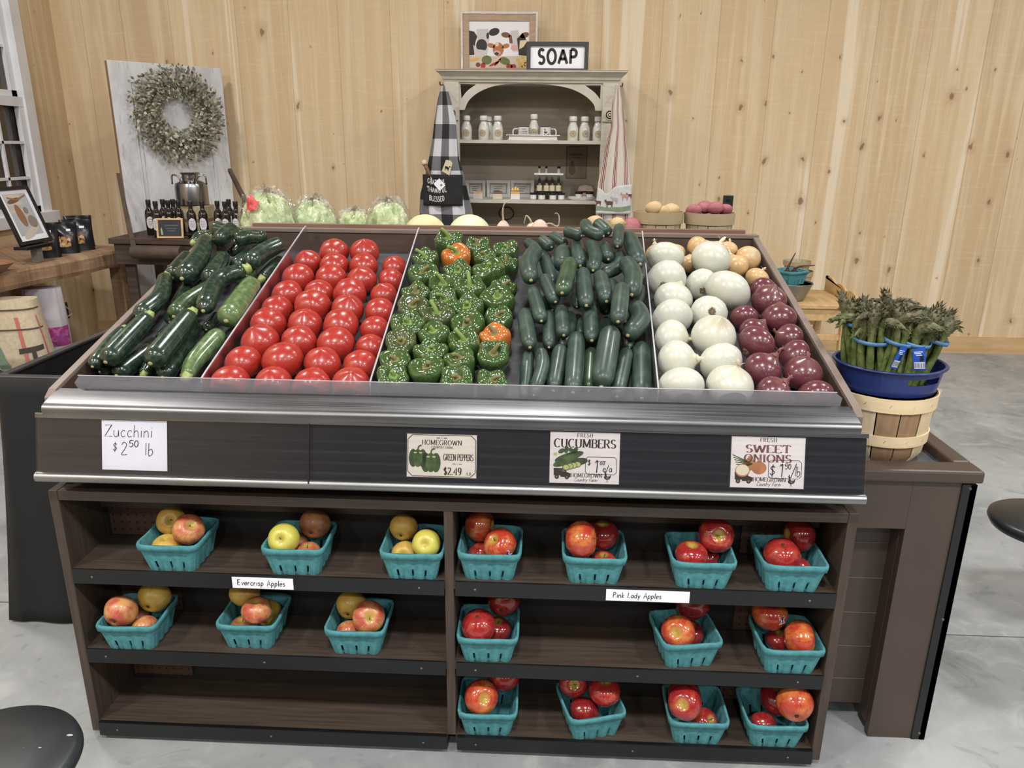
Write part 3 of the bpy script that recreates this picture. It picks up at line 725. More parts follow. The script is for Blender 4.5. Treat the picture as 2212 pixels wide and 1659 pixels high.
def onion_mat(name, base, line, top, wash, rough=.3, coat=.1, sss=.08):
    t = NT(name); tc = t.n('TexCoord'); sx = t.n('SeparateXYZ'); t.put(sx.inputs[0], tc.outputs['Object'])
    ang = t.math('ARCTAN2', sx.outputs[1], sx.outputs[0])
    cb = t.n('CombineXYZ'); t.put(cb.inputs[0], t.math('COSINE', ang)); t.put(cb.inputs[1], t.math('SINE', ang)); t.put(cb.inputs[2], t.math('MULTIPLY', sx.outputs[2], 6))
    nz = t.noise(cb.outputs[0], 9, 3, .5, .2)
    n2 = t.noise(t.obj((1, 1, 1), 30), 22, 3)
    col = t.mix(t.step(nz, .5, .7), S(*base), S(*line))
    col = t.mix(t.math('MULTIPLY', t.step(n2, .48, .68), .6), col, S(*wash))
    col = t.mix(t.step(sx.outputs[2], .55, 1.0), col, S(*top))
    t.set(col, rough, coat=coat, sss=sss); t.bump(nz, .12, .001)
    return t.m
M_onw = onion_mat('white_onion_skin', (196, 196, 183), (180, 184, 162), (196, 188, 166), (198, 199, 190), .3, .1, .0)
M_ony = onion_mat('yellow_onion_skin', (200, 164, 116), (182, 138, 92), (196, 178, 142), (208, 180, 132))
M_onr = onion_mat('red_onion_skin', (98, 50, 58), (80, 38, 48), (116, 78, 74), (118, 68, 74), .24, .35, None)
M_root = mat('dry_root', (142, 122, 98), (108, 90, 72), .9, scale=300)
M_papery = mat('papery_onion_skin', (218, 208, 186), (196, 180, 150), .7, scale=40)
M_paperr = mat('papery_red_skin', (142, 86, 80), (104, 60, 62), .6, scale=40)

# ------------------------------------------------------------------ tomatoes (blossom end up)
def tomato_mesh(k):
    rr = random.Random(50 + k); pt = (.0, .10, .03, .16, .05)[k % 5]; lob = rr.choice((4, 5, 6)); am = (.012, .02, .04, .015, .03)[k % 5]; ph = rr.random() * 6
    prof = []
    for i in range(19):
        a = pi * i / 18; r = sin(a) ** .92; z = -.89 * cos(a)
        if z > 0: z += pt * exp(-(r / .28) ** 2) - .02 * exp(-(r / .07) ** 2)
        else: z += .22 * exp(-(r / .3) ** 2)
        prof.append((r, z))
    return MB().lathe(prof, 28, lobe=lambda a, r, z: r * (1 + am * cos(lob * a + ph) + .02 * cos(2 * a + ph * 2))).mesh('tomato_body', M_tom, True), max(p[1] for p in prof[12:])
TOM = [tomato_mesh(k) for k in range(5)]
SCARM = MB().lathe([(.06, -.006), (.062, .0), (.045, .012), (.02, .008), (0, .004)], 12, lobe=lambda a, r, z: r * (1 + .25 * cos(3 * a))).mesh('blossom_scar', M_scar, True)
TZ = [ # rows from the front: centre and radius in the photo's crop
 [(285, 1500, 150), (660, 1520, 150), (1015, 1535, 135), (1360, 1530, 140)],
 [(393, 1360, 160), (730, 1375, 180), (1075, 1390, 165), (1405, 1385, 150)],
 [(525, 1195, 168), (860, 1210, 160), (1195, 1215, 165), (1490, 1215, 130)],
 [(618, 1020, 158), (925, 1040, 152), (1275, 1045, 160), (1560, 1050, 130)],
 [(703, 880, 135), (995, 890, 162), (1308, 885, 145), (1590, 895, 138)],
 [(803, 740, 135), (1073, 725, 128), (1345, 755, 148), (1655, 745, 120)],
 [(890, 590, 140), (1160, 595, 135), (1435, 615, 132), (1705, 612, 115)],
 [(975, 450, 120), (1215, 480, 125), (1473, 482, 125), (1750, 495, 112)],
 [(1210, 360, 130), (1483, 360, 128)]]
ROWN = ['front row', 'second row', 'third row', 'fourth row', 'fifth row', 'sixth row', 'seventh row', 'eighth row', 'back row']
TI = []
for ri, row in enumerate(TZ):
    for ci, (zx, zy, r) in enumerate(row):
        if ri == 0: r = 165
        px, py = 430 + zx * .2411, 460 + zy * .2411
        R = pxr(r * .2411, onbin(px, py, .034)) * 1.02
        TI.append([np.array([onbin(px, py, R * .9)]), np.array([R * 1.03]), ri, ci])
relax([q[:2] for q in TI], keeper((-.560, -.569), (-.179, -.203), .9), slack=-.0003, flat=np.array(FN))
for k, (P, R, ri, ci) in enumerate(TI):
    up = (FN * .8 + Vector((random.uniform(-.25, .25), random.uniform(-.3, .05), 0))).normalized()
    if ri == 0: lb = 'red tomato in the front row behind the clear guard, %s from the zucchini' % ORD[ci]
    elif ri == 8: lb = 'red tomato in the short ninth row by the back board, %s side' % ('zucchini', 'pepper')[ci]
    else: lb = 'red tomato in the %s from the clear guard, %s from the zucchini' % (ROWN[ri], ORD[ci])
    t = thing('tomato', lb, 'tomato', group='tomatoes set out in rows', M=upframe(P[0], up, random.random() * 6, float(R[0]) / 1.03))
    me, top = TOM[k % 5]
    inst('tomato_body', me, t)
    if k % 3 != 1: inst('blossom_scar', SCARM, t, Matrix.Translation((0, 0, top - .004)))

# ------------------------------------------------------------------ bell peppers (stem up)
def pepper_mesh(k, m):
    rr = random.Random(80 + k); lob = (4, 3, 4, 4, 3)[k % 5]; ph = rr.random() * 6; sk = [rr.uniform(-.05, .05) for _ in range(4)]
    prof = [(0, -1.02), (.2, -1.06), (.42, -1.08), (.62, -1.0), (.76, -.8), (.86, -.5), (.93, -.15), (.99, .2), (1.0, .48), (.96, .68), (.86, .82), (.72, .88), (.56, .85), (.42, .74), (.3, .6), (.2, .54), (0, .53)]
    def lobe(a, r, z):
        d = .5 + .5 * cos(lob * a + ph)
        q = .86 + .14 * d ** .6 + .04 * cos(2 * a + sk[0] * 40) + .02 * cos(7 * a)
        return r * (q if r > .3 else 1)
    m_ = MB().lathe(prof, 40, lobe=lobe)
    V = []
    for (x, y, z) in m_.v:
        r = sqrt(x * x + y * y); a = math.atan2(y, x); d = .5 + .5 * cos(lob * a + ph)
        if z > .5 and r > .25: z -= (1 - d) * .2 * min(1, r / .6); z += .05 * sin(3 * a + sk[1] * 60) * min(1, r)
        if z < -.7: z -= .12 * d * r
        V.append((x + sk[2] * z, y + sk[3] * z, z))
    m_.v = V
    return m_.mesh('pepper_body', m, True)
PEPM = {c: [pepper_mesh(k, c) for k in range(5)] for c in (M_pep, M_pepd, M_pepo)}
def pstem(k):
    rr = random.Random(k); L = (.42, .62, .36, .5)[k % 4]; b = (.12, .32, .06, .22)[k % 4]; q = 1 if k % 2 else -1
    pts = bez([(0, 0, 0), (b * .15 * q, 0, L * .4), (b * q, .06, L * .8), (b * 1.7 * q, .1, L)], 8)
    m = MB().tube(pts, [.22, .17, .14, .13, .125, .12, .12, .125, .11], 10)
    m.lathe([(.34, -.02), (.3, .03), (.17, .09), (0, .1)], 15, lobe=lambda a, r, z: r * (1 + .16 * cos(5 * a)))
    return m.mesh('pepper_stem', M_stem if k % 3 else M_stemd, True)
PST = [pstem(k) for k in range(4)]
PZ = [
 [(215, 1420, 150), (545, 1440, 160), (870, 1440, 150), (1190, 1450, 140)],
 [(310, 1260, 140), (630, 1290, 150), (955, 1270, 145), (1275, 1235, 150)],
 [(310, 1090, 145, 'd'), (625, 1120, 150), (945, 1090, 145), (1265, 1075, 140, 'o')],
 [(370, 935, 145), (680, 910, 150, 'd'), (995, 945, 150), (1290, 965, 135)],
 [(420, 805, 145, 'd'), (705, 740, 135), (1000, 785, 145), (1300, 755, 150)],
 [(460, 680, 130), (775, 600, 130), (1065, 645, 145), (1365, 640, 120)],
 [(530, 500, 130), (815, 480, 130), (1110, 455, 140), (1335, 400, 112)],
 [(535, 355, 120), (830, 320, 130, 'o'), (1085, 345, 110), (1345, 285, 115)],
 [(745, 190, 128), (1000, 245, 115)]]
PI_ = []
for ri, row in enumerate(PZ):
    for ci, q in enumerate(row):
        zx, zy, r = q[:3]; kind = q[3] if len(q) > 3 else ''
        px, py = 790 + zx * .2411, 470 + zy * .2411
        R = pxr(r * .2411, onbin(px, py, .075)) * 1.08
        up = (FN * .75 + Vector((random.uniform(-.16, .16), random.uniform(-.3, -.02), 0))).normalized()
        if (ri, ci) == (1, 3): up = Vector((.05, -.6, .75)).normalized()
        c = onbin(px, py, R * 1.82) - up * (R * .72)
        U = np.array(up)
        PI_.append([np.array(c)[None, :] + U[None, :] * np.array([[-.22], [.12]]) * R, np.array([R * .98, R * .98]), ri, ci, R, up, kind])
relax([q[:2] for q in PI_], keeper((-.173, -.197), (.135, .135), 1.1), slack=.0, flat=np.array(FN))
for k, (P, RR, ri, ci, R, up, kind) in enumerate(PI_):
    c = Vector(P[0]) + up * (R * .22)
    m_ = {'': M_pep, 'd': M_pepd, 'o': M_pepo}[kind]
    lb = '%s bell pepper in the %s, %s from the tomatoes' % ({'': 'green', 'd': 'olive green', 'o': ''}[kind], ROWN[ri] + (' from the guard' if 0 < ri < 8 else ''), ORD[ci])
    if kind == 'o': lb = 'bell pepper turning orange near the back board' if ri > 4 else 'bell pepper turning orange in the third row from the clear guard'
    t = thing('bell_pepper', lb, 'bell pepper', group='bell peppers stood in rows', M=upframe(c, up, random.random() * 6, R))
    inst('pepper_body', PEPM[m_][k % 5], t)
    inst('pepper_stem', PST[random.randrange(4)], t, Matrix.Translation((0, 0, .5)) @ Matrix.Rotation(random.random() * 6, 4, 'Z'))

# ------------------------------------------------------------------ long vegetables laid on the slope
LV = []
def long_veg(name, label, cat, group, pts, hs, wpx, m, prof, stem=None, tip=None, lobes=0, lam=0.0, origin=(0, 0), sc=1.0, n=18):
    """pts along the vegetable in the photo's crop, hs height of its axis above the bin floor at each end"""
    P = []
    for i, (zx, zy) in enumerate(pts):
        h = hs[0] + (hs[-1] - hs[0]) * i / (len(pts) - 1)
        P.append(onbin(origin[0] + zx * sc, origin[1] + zy * sc, h))
    mid = P[0].lerp(P[-1], .5); R = pxr(wpx * sc / 2, mid)
    L = (P[-1] - P[0]).length
    if L < R * 3.2:                      # seen nearly end on: it runs on away from the eye, along the slope
        d = (P[-1] - P[0]).normalized() if L > .004 else Vector((0, 1, FSL)).normalized()
        d = (d * .5 + Vector((0, 1, FSL * .6)) * (1 if d.y >= 0 else -1)).normalized()
        P = [P[0], P[0] + d * R * 3.6] if d.y > 0 else [P[-1] - d * R * 3.6, P[-1]]
    sp = bez(P, n)
    rr = np.array([max(.0006, R * prof(i / n)) for i in range(n + 1)])
    LV.append([np.array([tuple(p) for p in sp]), rr, dict(name=name, label=label, cat=cat, group=group, m=m, stem=stem, tip=tip, lobes=lobes, lam=lam, R=R)])
def lay_down(keep, slack):
    relax([q[:2] for q in LV], keep, 45, slack)
    for P, rr, q in LV:
        n = len(P) - 1; R = q['R']
        mid = Vector((P[0] + P[n]) / 2)
        t = thing(q['name'], q['label'], q['cat'], mid, group=q['group'])
        sp = [Vector(p) - mid for p in P]
        MB().tube(sp, list(rr), 18, lobe=(lambda a, s: 1 + q['lam'] * cos(q['lobes'] * a)) if q['lobes'] else None).build(q['name'] + '_body', q['m'], t, True)
        for which, mm, nm in ((q['stem'], M_zst, 'stem'), (q['tip'], M_zbl, 'blossom_end')):
            if which is None: continue
            i, j = (0, 1) if which == 0 else (n, n - 1)
            d = (sp[i] - sp[j]).normalized()
            if nm == 'stem':
                m_ = MB().tube([sp[i] - d * R * .12, sp[i] + d * R * .18, sp[i] + d * R * .5, sp[i] + d * R * .62], [R * .62, R * .46, R * .42, R * .3], 10, lobe=lambda a, s: 1 + .14 * cos(5 * a))
            else:
                m_ = MB().tube([sp[i] - d * R * .05, sp[i] + d * R * .03, sp[i] + d * R * .07], [R * .2, R * .19, R * .08], 10)
            m_.build(nm, mm, t, True)
    LV.clear()
def endround(s, a, b, e0=.13, e1=.13, bul=0.0):
    """radius along the length: a at the start, b at the end, both closed round"""
    r = a + (b - a) * s + bul * sin(pi * s)
    if s < e0: r *= sqrt(max(0, 1 - ((e0 - s) / e0) ** 2)) * .97 + .03
    if s > 1 - e1: r *= sqrt(max(0, 1 - ((s - 1 + e1) / e1) ** 2)) * .97 + .03
    return r
CP = lambda s: endround(s, .92, .92, .15, .15, .08)
CK = [ # points, width, height start, height end, skin, label
 ([(200, 1170), (165, 1600)], 105, .055, .02, 0, 'first from the peppers in the front row'),
 ([(325, 1190), (345, 1350), (270, 1610)], 115, .055, .022, 0, 'slightly bowed, second from the peppers in the front row'),
 ([(470, 1125), (400, 1530)], 135, .055, .024, 0, 'third from the peppers in the front row'),
 ([(605, 1045), (565, 1580)], 150, .06, .026, 0, 'long, fourth from the peppers in the front row'),
 ([(740, 1160), (715, 1540)], 130, .05, .024, 1, 'greener, fifth from the peppers in the front row'),
 ([(975, 1000), (890, 1530)], 185, .085, .034, 0, 'thickest, in the front row'),
 ([(1090, 1170), (1000, 1600)], 125, .05, .024, 0, 'seventh from the peppers in the front row'),
 ([(1220, 1100), (1228, 1590)], 160, .05, .028, 0, 'in the front row against the clear onion divider'),
 ([(175, 850), (235, 1180)], 130, .07, .07, 0, 'nearest the peppers in the second row'),
 ([(345, 810), (340, 1130)], 105, .075, .068, 0, 'slim and straight, middle of the second row, on its end'),
 ([(440, 795), (460, 1045)], 120, .08, .075, 0, 'short and plump in the second row, beside a slim straight one'),
 ([(560, 805), (560, 960), (480, 1110)], 105, .06, .055, 0, 'bowed, partly under its neighbour in the second row'),
 ([(685, 740), (715, 890), (725, 1095)], 130, .085, .08, 0, 'plump, standing above the long straight one of the front row'),
 ([(880, 870), (835, 1160)], 115, .05, .05, 0, 'low in the gap beside the thickest one'),
 ([(1005, 680), (970, 1010)], 140, .115, .1, 0, 'directly above the thickest one, end to end with it'),
 ([(1065, 890), (1090, 1170)], 85, .045, .045, 0, 'slim, low between the thickest one and the divider'),
 ([(1190, 790), (1240, 930), (1130, 1070)], 160, .08, .075, 0, 'strongly hooked, against the clear onion divider'),
 ([(210, 640), (290, 930)], 120, .085, .08, 0, 'nearest the peppers in the third row'),
 ([(335, 560), (445, 790)], 115, .1, .09, 0, 'slanting, second from the peppers in the third row'),
 ([(545, 415), (465, 710)], 140, .13, .12, 1, 'greener, lying on top in the third row'),
 ([(600, 580), (600, 810)], 90, .075, .07, 0, 'slim and half hidden in the middle of the third row'),
 ([(695, 475), (730, 795)], 130, .12, .115, 0, 'plump, upper middle, first of a matching pair'),
 ([(815, 490), (880, 745)], 130, .125, .12, 0, 'plump, upper middle, second of a matching pair'),
 ([(955, 510), (1000, 680), (1095, 880)], 115, .095, .09, 0, 'bent, behind the stacked pair'),
 ([(1205, 610), (1200, 710), (1150, 820)], 90, .07, .07, 0, 'slim, against the divider above the hooked one'),
 ([(1070, 395), (1145, 520), (1135, 705)], 150, .12, .11, 0, 'curved and thick, beside the divider in the fourth row'),
 ([(850, 740), (900, 860)], 100, .06, .06, 0, 'mostly hidden under the matching pair'),
 ([(275, 325), (200, 470), (225, 620)], 145, .11, .1, 0, 'thick and bowed, beside the peppers near the back'),
 ([(335, 335), (425, 580)], 110, .1, .095, 0, 'slanting, beside the thick bowed one near the back'),
 ([(165, 190), (370, 350)], 95, .09, .095, 0, 'leaning out over the peppers at the back'),
 ([(565, 190), (600, 410)], 115, .125, .12, 0, 'straight, above the greener one near the back'),
 ([(680, 265), (670, 465)], 90, .105, .1, 0, 'shiny and slim near the back, between two thicker ones'),
 ([(745, 235), (795, 360), (775, 490)], 110, .13, .125, 0, 'bowed, upper middle near the back'),
 ([(870, 225), (920, 350)], 115, .13, .13, 0, 'short dark end showing near the back'),
 ([(985, 290), (985, 420), (830, 500)], 110, .12, .11, 0, 'hooked, near the back above the bent one'),
 ([(1040, 175), (1150, 450)], 135, .125, .12, 0, 'long and slanting, at the back beside the divider'),
 ([(1195, 390), (1200, 550)], 75, .09, .09, 0, 'slim, squeezed between the divider and a thick one'),
 ([(1110, 195), (1200, 300)], 95, .1, .1, 0, 'at the back board next to the divider'),
 ([(470, 255), (460, 410)], 140, .11, .11, 0, 'dark stub, end towards the front, near the back'),
 ([(375, 165), (500, 245)], 90, .11, .11, 0, 'lying sideways, topmost near the peppers'),
 ([(330, 225), (430, 300)], 95, .11, .105, 0, 'lying sideways, just below the topmost near the peppers'),
 ([(530, 165), (680, 210)], 95, .135, .135, 0, 'lying flat across the top of the heap'),
 ([(670, 100), (710, 180), (840, 230)], 105, .145, .14, 0, 'curled over the crest of the heap'),
 ([(780, 75), (890, 175)], 105, .16, .15, 0, 'topmost, against the wooden rear rail'),
 ([(965, 95), (945, 280)], 95, .145, .14, 0, 'upright at the crest of the heap'),
 ([(330, 720), (385, 830)], 95, .055, .055, 0, 'half buried near the peppers in the third row'),
 ([(640, 910), (625, 1040)], 70, .05, .05, 0, 'half buried above the long straight front one')]
for pts, wd, h0, h1, sk, lb in CK:
    long_veg('cucumber', 'dark green cucumber ' + lb if not lb.startswith(('slightly', 'long', 'greener', 'thick', 'slim', 'short', 'bowed', 'plump', 'slanting', 'strongly', 'bent', 'curved', 'straight', 'shiny', 'hooked', 'dark')) else lb.split(',')[0] + ' cucumber' + lb[len(lb.split(',')[0]):],
             'cucumber', 'cucumbers heaped in one bin', pts, (h0, h1), wd * 1.1, (M_cuc, M_cuc2)[sk], CP, tip=1, lobes=5, lam=.018, origin=(1100, 470), sc=.2411)
lay_down(keeper((.135, .135), (.467, .521), 1.03), -.0002)
ZK = [ # stem end first
 ([(395, 1060), (260, 1200), (115, 1390)], 115, .06, .05, 0, 1, 'glossy zucchini nearest the side board in the front row'),
 ([(700, 965), (330, 1365)], 165, .085, .06, 0, 1, 'big dark zucchini lying on top, second from the side board'),
 ([(330, 1360), (160, 1420)], 120, .022, .022, 0, 0, 'zucchini tip under the two at the front corner'),
 ([(720, 1190), (400, 1440)], 150, .035, .03, 0, 0, 'zucchini low between the two big dark ones'),
 ([(1075, 925), (720, 1360)], 185, .095, .07, 0, 1, 'thickest dark zucchini in the front row'),
 ([(645, 1440), (740, 1280)], 105, .022, .03, 0, 1, 'zucchini with its stem pointing at the clear guard'),
 ([(1140, 1000), (840, 1460)], 150, .05, .03, 0, 0, 'dark zucchini between the thickest and the pale one'),
 ([(1030, 1440), (1110, 1290), (1330, 1050)], 155, .035, .06, 2, 1, 'pale green zucchini with a rough stem by the tomato divider'),
 ([(1570, 650), (1335, 985)], 190, .09, .08, 2, 0, 'large pale green zucchini leaning on the tomato divider'),
 ([(865, 610), (815, 790), (620, 960)], 140, .085, .07, 0, 1, 'bent zucchini by the side board in the middle'),
 ([(1010, 655), (850, 1000)], 125, .06, .05, 0, 1, 'ridged zucchini with a leafy stem in the middle'),
 ([(1280, 650), (1040, 800), (920, 930)], 150, .085, .075, 1, 0, 'mid green zucchini with pale warts in the middle'),
 ([(1510, 570), (1270, 670), (1140, 935)], 150, .11, .09, 0, 1, 'long curved dark zucchini in the middle of the heap'),
 ([(985, 430), (840, 620)], 150, .08, .07, 0, 0, 'short zucchini beside the side board halfway back'),
 ([(1240, 275), (1180, 430), (1030, 615)], 165, .115, .1, 0, 1, 'glossy upright zucchini on top halfway back'),
 ([(1375, 440), (1250, 660)], 150, .085, .08, 0, 0, 'dull zucchini standing in the gap halfway back'),
 ([(1085, 310), (1150, 245), (1240, 245)], 85, .1, .11, 0, 1, 'small zucchini with a ragged stem over the side board'),
 ([(1070, 420), (1130, 350)], 115, .08, .085, 0, 0, 'small zucchini end beside the glossy upright one'),
 ([(1450, 200), (1290, 185), (1180, 170)], 140, .105, .1, 0, 0, 'bulb shaped zucchini at the top rear corner'),
 ([(1660, 245), (1500, 210), (1410, 195)], 125, .105, .105, 0, 1, 'necked zucchini lying across the top of the heap'),
 ([(1320, 300), (1390, 245)], 140, .12, .125, 0, 0, 'zucchini with its round end towards the front, near the top'),
 ([(1730, 300), (1600, 295), (1460, 330)], 120, .115, .11, 0, 0, 'zucchini lying crosswise below the top of the heap'),
 ([(1850, 295), (1700, 370), (1555, 480)], 150, .105, .1, 0, 0, 'shiny dark zucchini resting against the divider at the back'),
 ([(1690, 340), (1440, 530)], 150, .08, .07, 0, 0, 'grey green zucchini under the shiny one at the back'),
 ([(1650, 595), (1830, 430)], 115, .055, .06, 0, 1, 'small zucchini with a cut stem by the divider at the back'),
 ([(1500, 500), (1470, 590)], 110, .075, .07, 1, 1, 'mid green zucchini stub above the long curved one'),
 ([(1400, 385), (1470, 340)], 95, .07, .08, 0, 0, 'zucchini half buried near the top of the heap'),
 ([(1250, 930), (1150, 1060)], 90, .05, .045, 0, 0, 'slim zucchini piece beside the large pale one'),
 ([(1090, 690), (1170, 640)], 90, .05, .055, 0, 0, 'zucchini buried behind the warty mid green one'),
 ([(790, 1060), (840, 1000)], 90, .045, .05, 0, 0, 'zucchini buried behind the thickest dark one'),
 ([(600, 1000), (480, 1090)], 110, .035, .035, 0, 0, 'zucchini showing behind the big dark one near the side board')]
ZP = lambda s: endround(s, .8, .98, .05, .13, .05)
for pts, wd, h0, h1, sk, st, lb in ZK:
    f = ZP
    if 'bulb' in lb or 'necked' in lb: f = lambda s: endround(s, .42, 1.08, .05, .22, -.1)
    if lb.startswith('pale'): f = lambda s: endround(s, .62, 1.0, .04, .12, .1)
    long_veg('zucchini', lb, 'zucchini', 'zucchini heaped in one bin', pts, (h0, h1), wd * 1.12, (M_zuc, M_zuc2, M_zuc3)[sk], f, stem=0 if st else None, tip=1, lobes=5, lam=.022, origin=(150, 450), sc=.2486)

lay_down(keeper((-.883, -.883), (-.566, -.575), 1.03), -.0002)

# ------------------------------------------------------------------ onions
def onion_mesh(k, m, neck):
    rr = random.Random(k + 5); ph = rr.random() * 6; am = rr.uniform(.01, .03)
    prof = []
    for i in range(20):
        a = pi * i / 19; r = sin(a); z = -cos(a) * (.88 if k % 3 else .8)
        if z > 0 and neck: z += (.3 if neck == 1 else .14) * exp(-(r / .2) ** 2)
        if z < 0: z += .06 * exp(-(r / .2) ** 2)
        prof.append((r, z))
    return MB().lathe(prof, 28, lobe=lambda a, r, z: r * (1 + am * cos(3 * a + ph) + .012 * cos(11 * a))).mesh('onion_body', m, True)
OM = {}
for key, m in (('w', M_onw), ('y', M_ony), ('r', M_onr)):
    OM[key] = [onion_mesh(k, m, (0, 2, 1)[k % 3]) for k in range(6)]
def roots(k):
    rr = random.Random(k); m = MB()
    m.lathe([(.19, -.03), (.16, .012), (.08, .03), (0, .03)], 12, lobe=lambda a, r, z: r * (1 + .22 * cos(4 * a + k) + .1 * cos(9 * a)))
    for i in range(60):
        a = rr.random() * 6.28; L = rr.uniform(.04, .13); r0 = rr.uniform(.02, .12)
        m.tube([(r0 * cos(a), r0 * sin(a), .01), ((r0 + L * .6) * cos(a), (r0 + L * .6) * sin(a), rr.uniform(.03, .06)), ((r0 + L) * cos(a + .3), (r0 + L) * sin(a + .3), rr.uniform(-.03, .03))], [.013, .011, .005], 4)
    return m.mesh('root_tuft', M_root)
def neckm(k, m):
    rr = random.Random(k); pts = bez([(0, 0, -.12), (.01, .01, .12), (rr.uniform(-.16, .16), rr.uniform(-.12, .12), .38)], 6)
    q = MB().tube(pts, [.26, .16, .11, .09, .085, .07, .04], 10, lobe=lambda a, s: 1 + .2 * cos(3 * a + 4 * s))
    for i in range(4):
        a = rr.random() * 6.28
        q.tube([(.05 * cos(a), .05 * sin(a), .12), (.16 * cos(a), .16 * sin(a), .24), (.28 * cos(a + .3), .28 * sin(a + .3), .26)], [.05, .035, .006], 5, flat=.2)
    return q.mesh('papery_neck', m, True)
ROOT = [roots(k) for k in range(3)]
NECK = {'w': [neckm(k, M_papery) for k in range(3)], 'y': [neckm(k + 7, M_papery) for k in range(3)], 'r': [neckm(k + 14, M_paperr) for k in range(3)]}
# centre, radius, which way the neck points (x right, y away, z up), extras: R root shows, N neck shows; stacking height
OK_ = [
 ('w', 375, 1430, 200, (0, .5, .8), 'R', 0, 'large white onion with brown root behind the guard, next to the cucumbers'),
 ('w', 785, 1450, 205, (.2, -.2, 1), 'N', 0, 'large white onion behind the guard, beside the red onions'),
 ('w', 325, 1190, 182, (.9, -.3, .2), 'N', 0, 'white onion on its side in the second row by the cucumbers'),
 ('w', 705, 1260, 188, (-.2, .9, .3), '', 0, 'white onion with yellowish skin in the second row'),
 ('w', 295, 980, 160, (.85, -.4, .1), 'N', 0, 'white onion with frayed neck in the third row by the cucumbers'),
 ('w', 640, 1000, 190, (.1, -.5, .8), '', .012, 'biggest round white onion beside the dark purple one'),
 ('w', 295, 800, 175, (-.2, .8, .5), '', .0, 'greenish white onion in the fourth row by the cucumbers'),
 ('w', 600, 775, 158, (0, .8, -.3), 'R', 0, 'small white onion with its brown root facing out'),
 ('w', 275, 655, 165, (.4, .5, .8), '', 0, 'white onion half behind the greenish one by the cucumbers'),
 ('w', 750, 605, 195, (.5, .3, .7), 'R', .012, 'large white onion with stringy roots above the purple one'),
 ('w', 245, 480, 165, (.3, .8, .2), 'R', .01, 'white onion with dark root spot near the back by the cucumbers'),
 ('w', 520, 560, 142, (.1, .8, .2), 'R', 0, 'white onion with pinkish root, behind the stringy large one'),
 ('w', 230, 360, 155, (.1, .7, .7), '', .03, 'white onion tucked behind the one with a dark root spot'),
 ('w', 600, 345, 165, (.45, .1, .9), 'NR', .03, 'white onion with a tall curled neck near the back'),
 ('y', 155, 270, 92, (-.2, 0, 1), 'N', .02, 'yellow onion in the back corner beside the cucumbers'),
 ('y', 330, 265, 85, (0, .4, .8), '', .02, 'pale pinkish yellow onion by the back board'),
 ('y', 420, 345, 88, (0, .2, .8), '', .0, 'yellow onion wedged between two white ones'),
 ('y', 490, 225, 98, (.9, .2, .5), 'R', .03, 'brownish yellow onion by the back board'),
 ('y', 770, 235, 85, (.15, 0, 1), 'N', .03, 'orange onion with a long dry stalk at the back'),
 ('y', 930, 305, 110, (.3, -.6, .6), '', .012, 'yellow onion with cracked skin in the back outer corner'),
 ('y', 870, 395, 112, (-.4, .3, .9), 'N', .012, 'orange yellow onion in front of the cracked one'),
 ('y', 1010, 470, 108, (.5, .1, .85), 'N', 0, 'golden onion with a pale neck by the outer side board'),
 ('r', 1060, 585, 122, (.5, .4, .7), '', 0, 'red onion farthest back, below the golden one'),
 ('r', 1095, 690, 150, (.1, -.4, .8), '', .01, 'red onion with split skin, second from the back'),
 ('r', 880, 800, 128, (.2, .6, .7), '', 0, 'dark red onion touching the stringy white one'),
 ('r', 1175, 815, 150, (.0, .2, 1), '', .005, 'red onion third from the back along the side board'),
 ('r', 960, 900, 132, (.6, .2, .7), '', 0, 'copper toned red onion behind the dark purple one'),
 ('r', 935, 1035, 165, (.7, .4, .4), 'R', .012, 'dark purple onion beside the biggest white one'),
 ('r', 1265, 975, 132, (-.9, -.1, .4), 'N', 0, 'red onion with a white scar on its skin'),
 ('r', 1055, 1265, 165, (.55, -.1, .85), 'N', .0, 'red onion with creased skin in the second row'),
 ('r', 1330, 1145, 142, (-.85, -.1, .5), 'N', .005, 'red onion above the front pair by the side board'),
 ('r', 1395, 1290, 165, (.05, -.35, .9), 'N', .0, 'red onion with a thick tan neck by the side board'),
 ('r', 1150, 1460, 155, (.5, -.3, .8), 'N', 0, 'red onion with tan roots behind the guard'),
 ('r', 1500, 1470, 158, (-.2, .5, .8), '', 0, 'red onion behind the guard in the outer front corner')]
OI = []
for c, zx, zy, r, up, ex, dh, lb in OK_:
    px, py = 1380 + zx * .2532, 480 + zy * .2532
    R = pxr(r * .2532, onbin(px, py, .04)) * .98
    OI.append([np.array([onbin(px, py, R + dh)]), np.array([R])])
relax(OI, keeper((.474, .528), (.881, .881), 1.03), slack=-.001, flat=np.array(FN))
for k, (c, zx, zy, r, up, ex, dh, lb) in enumerate(OK_):
    p, R = Vector(OI[k][0][0]), float(OI[k][1][0])
    t = thing('onion', lb, 'onion', group={'w': 'white onions in the bin', 'y': 'yellow onions in the bin', 'r': 'red onions in the bin'}[c], M=upframe(p, up, k * 1.3, R))
    vi = k % 3 + 3 * (k % 2); zt = (.88 if vi % 3 else .8)
    inst('onion_body', OM[c][vi], t)
    nk = (0, .14, .3)[vi % 3]
    if 'N' in ex: inst('papery_neck', NECK[c][k % 3], t, Matrix.Translation((0, 0, zt + nk - .1)))
    if 'R' in ex: inst('root_tuft', ROOT[k % 3], t, Matrix.Translation((0, 0, -zt + .05)) @ Matrix.Rotation(pi, 4, 'X') @ Matrix.Scale(1.15, 4))

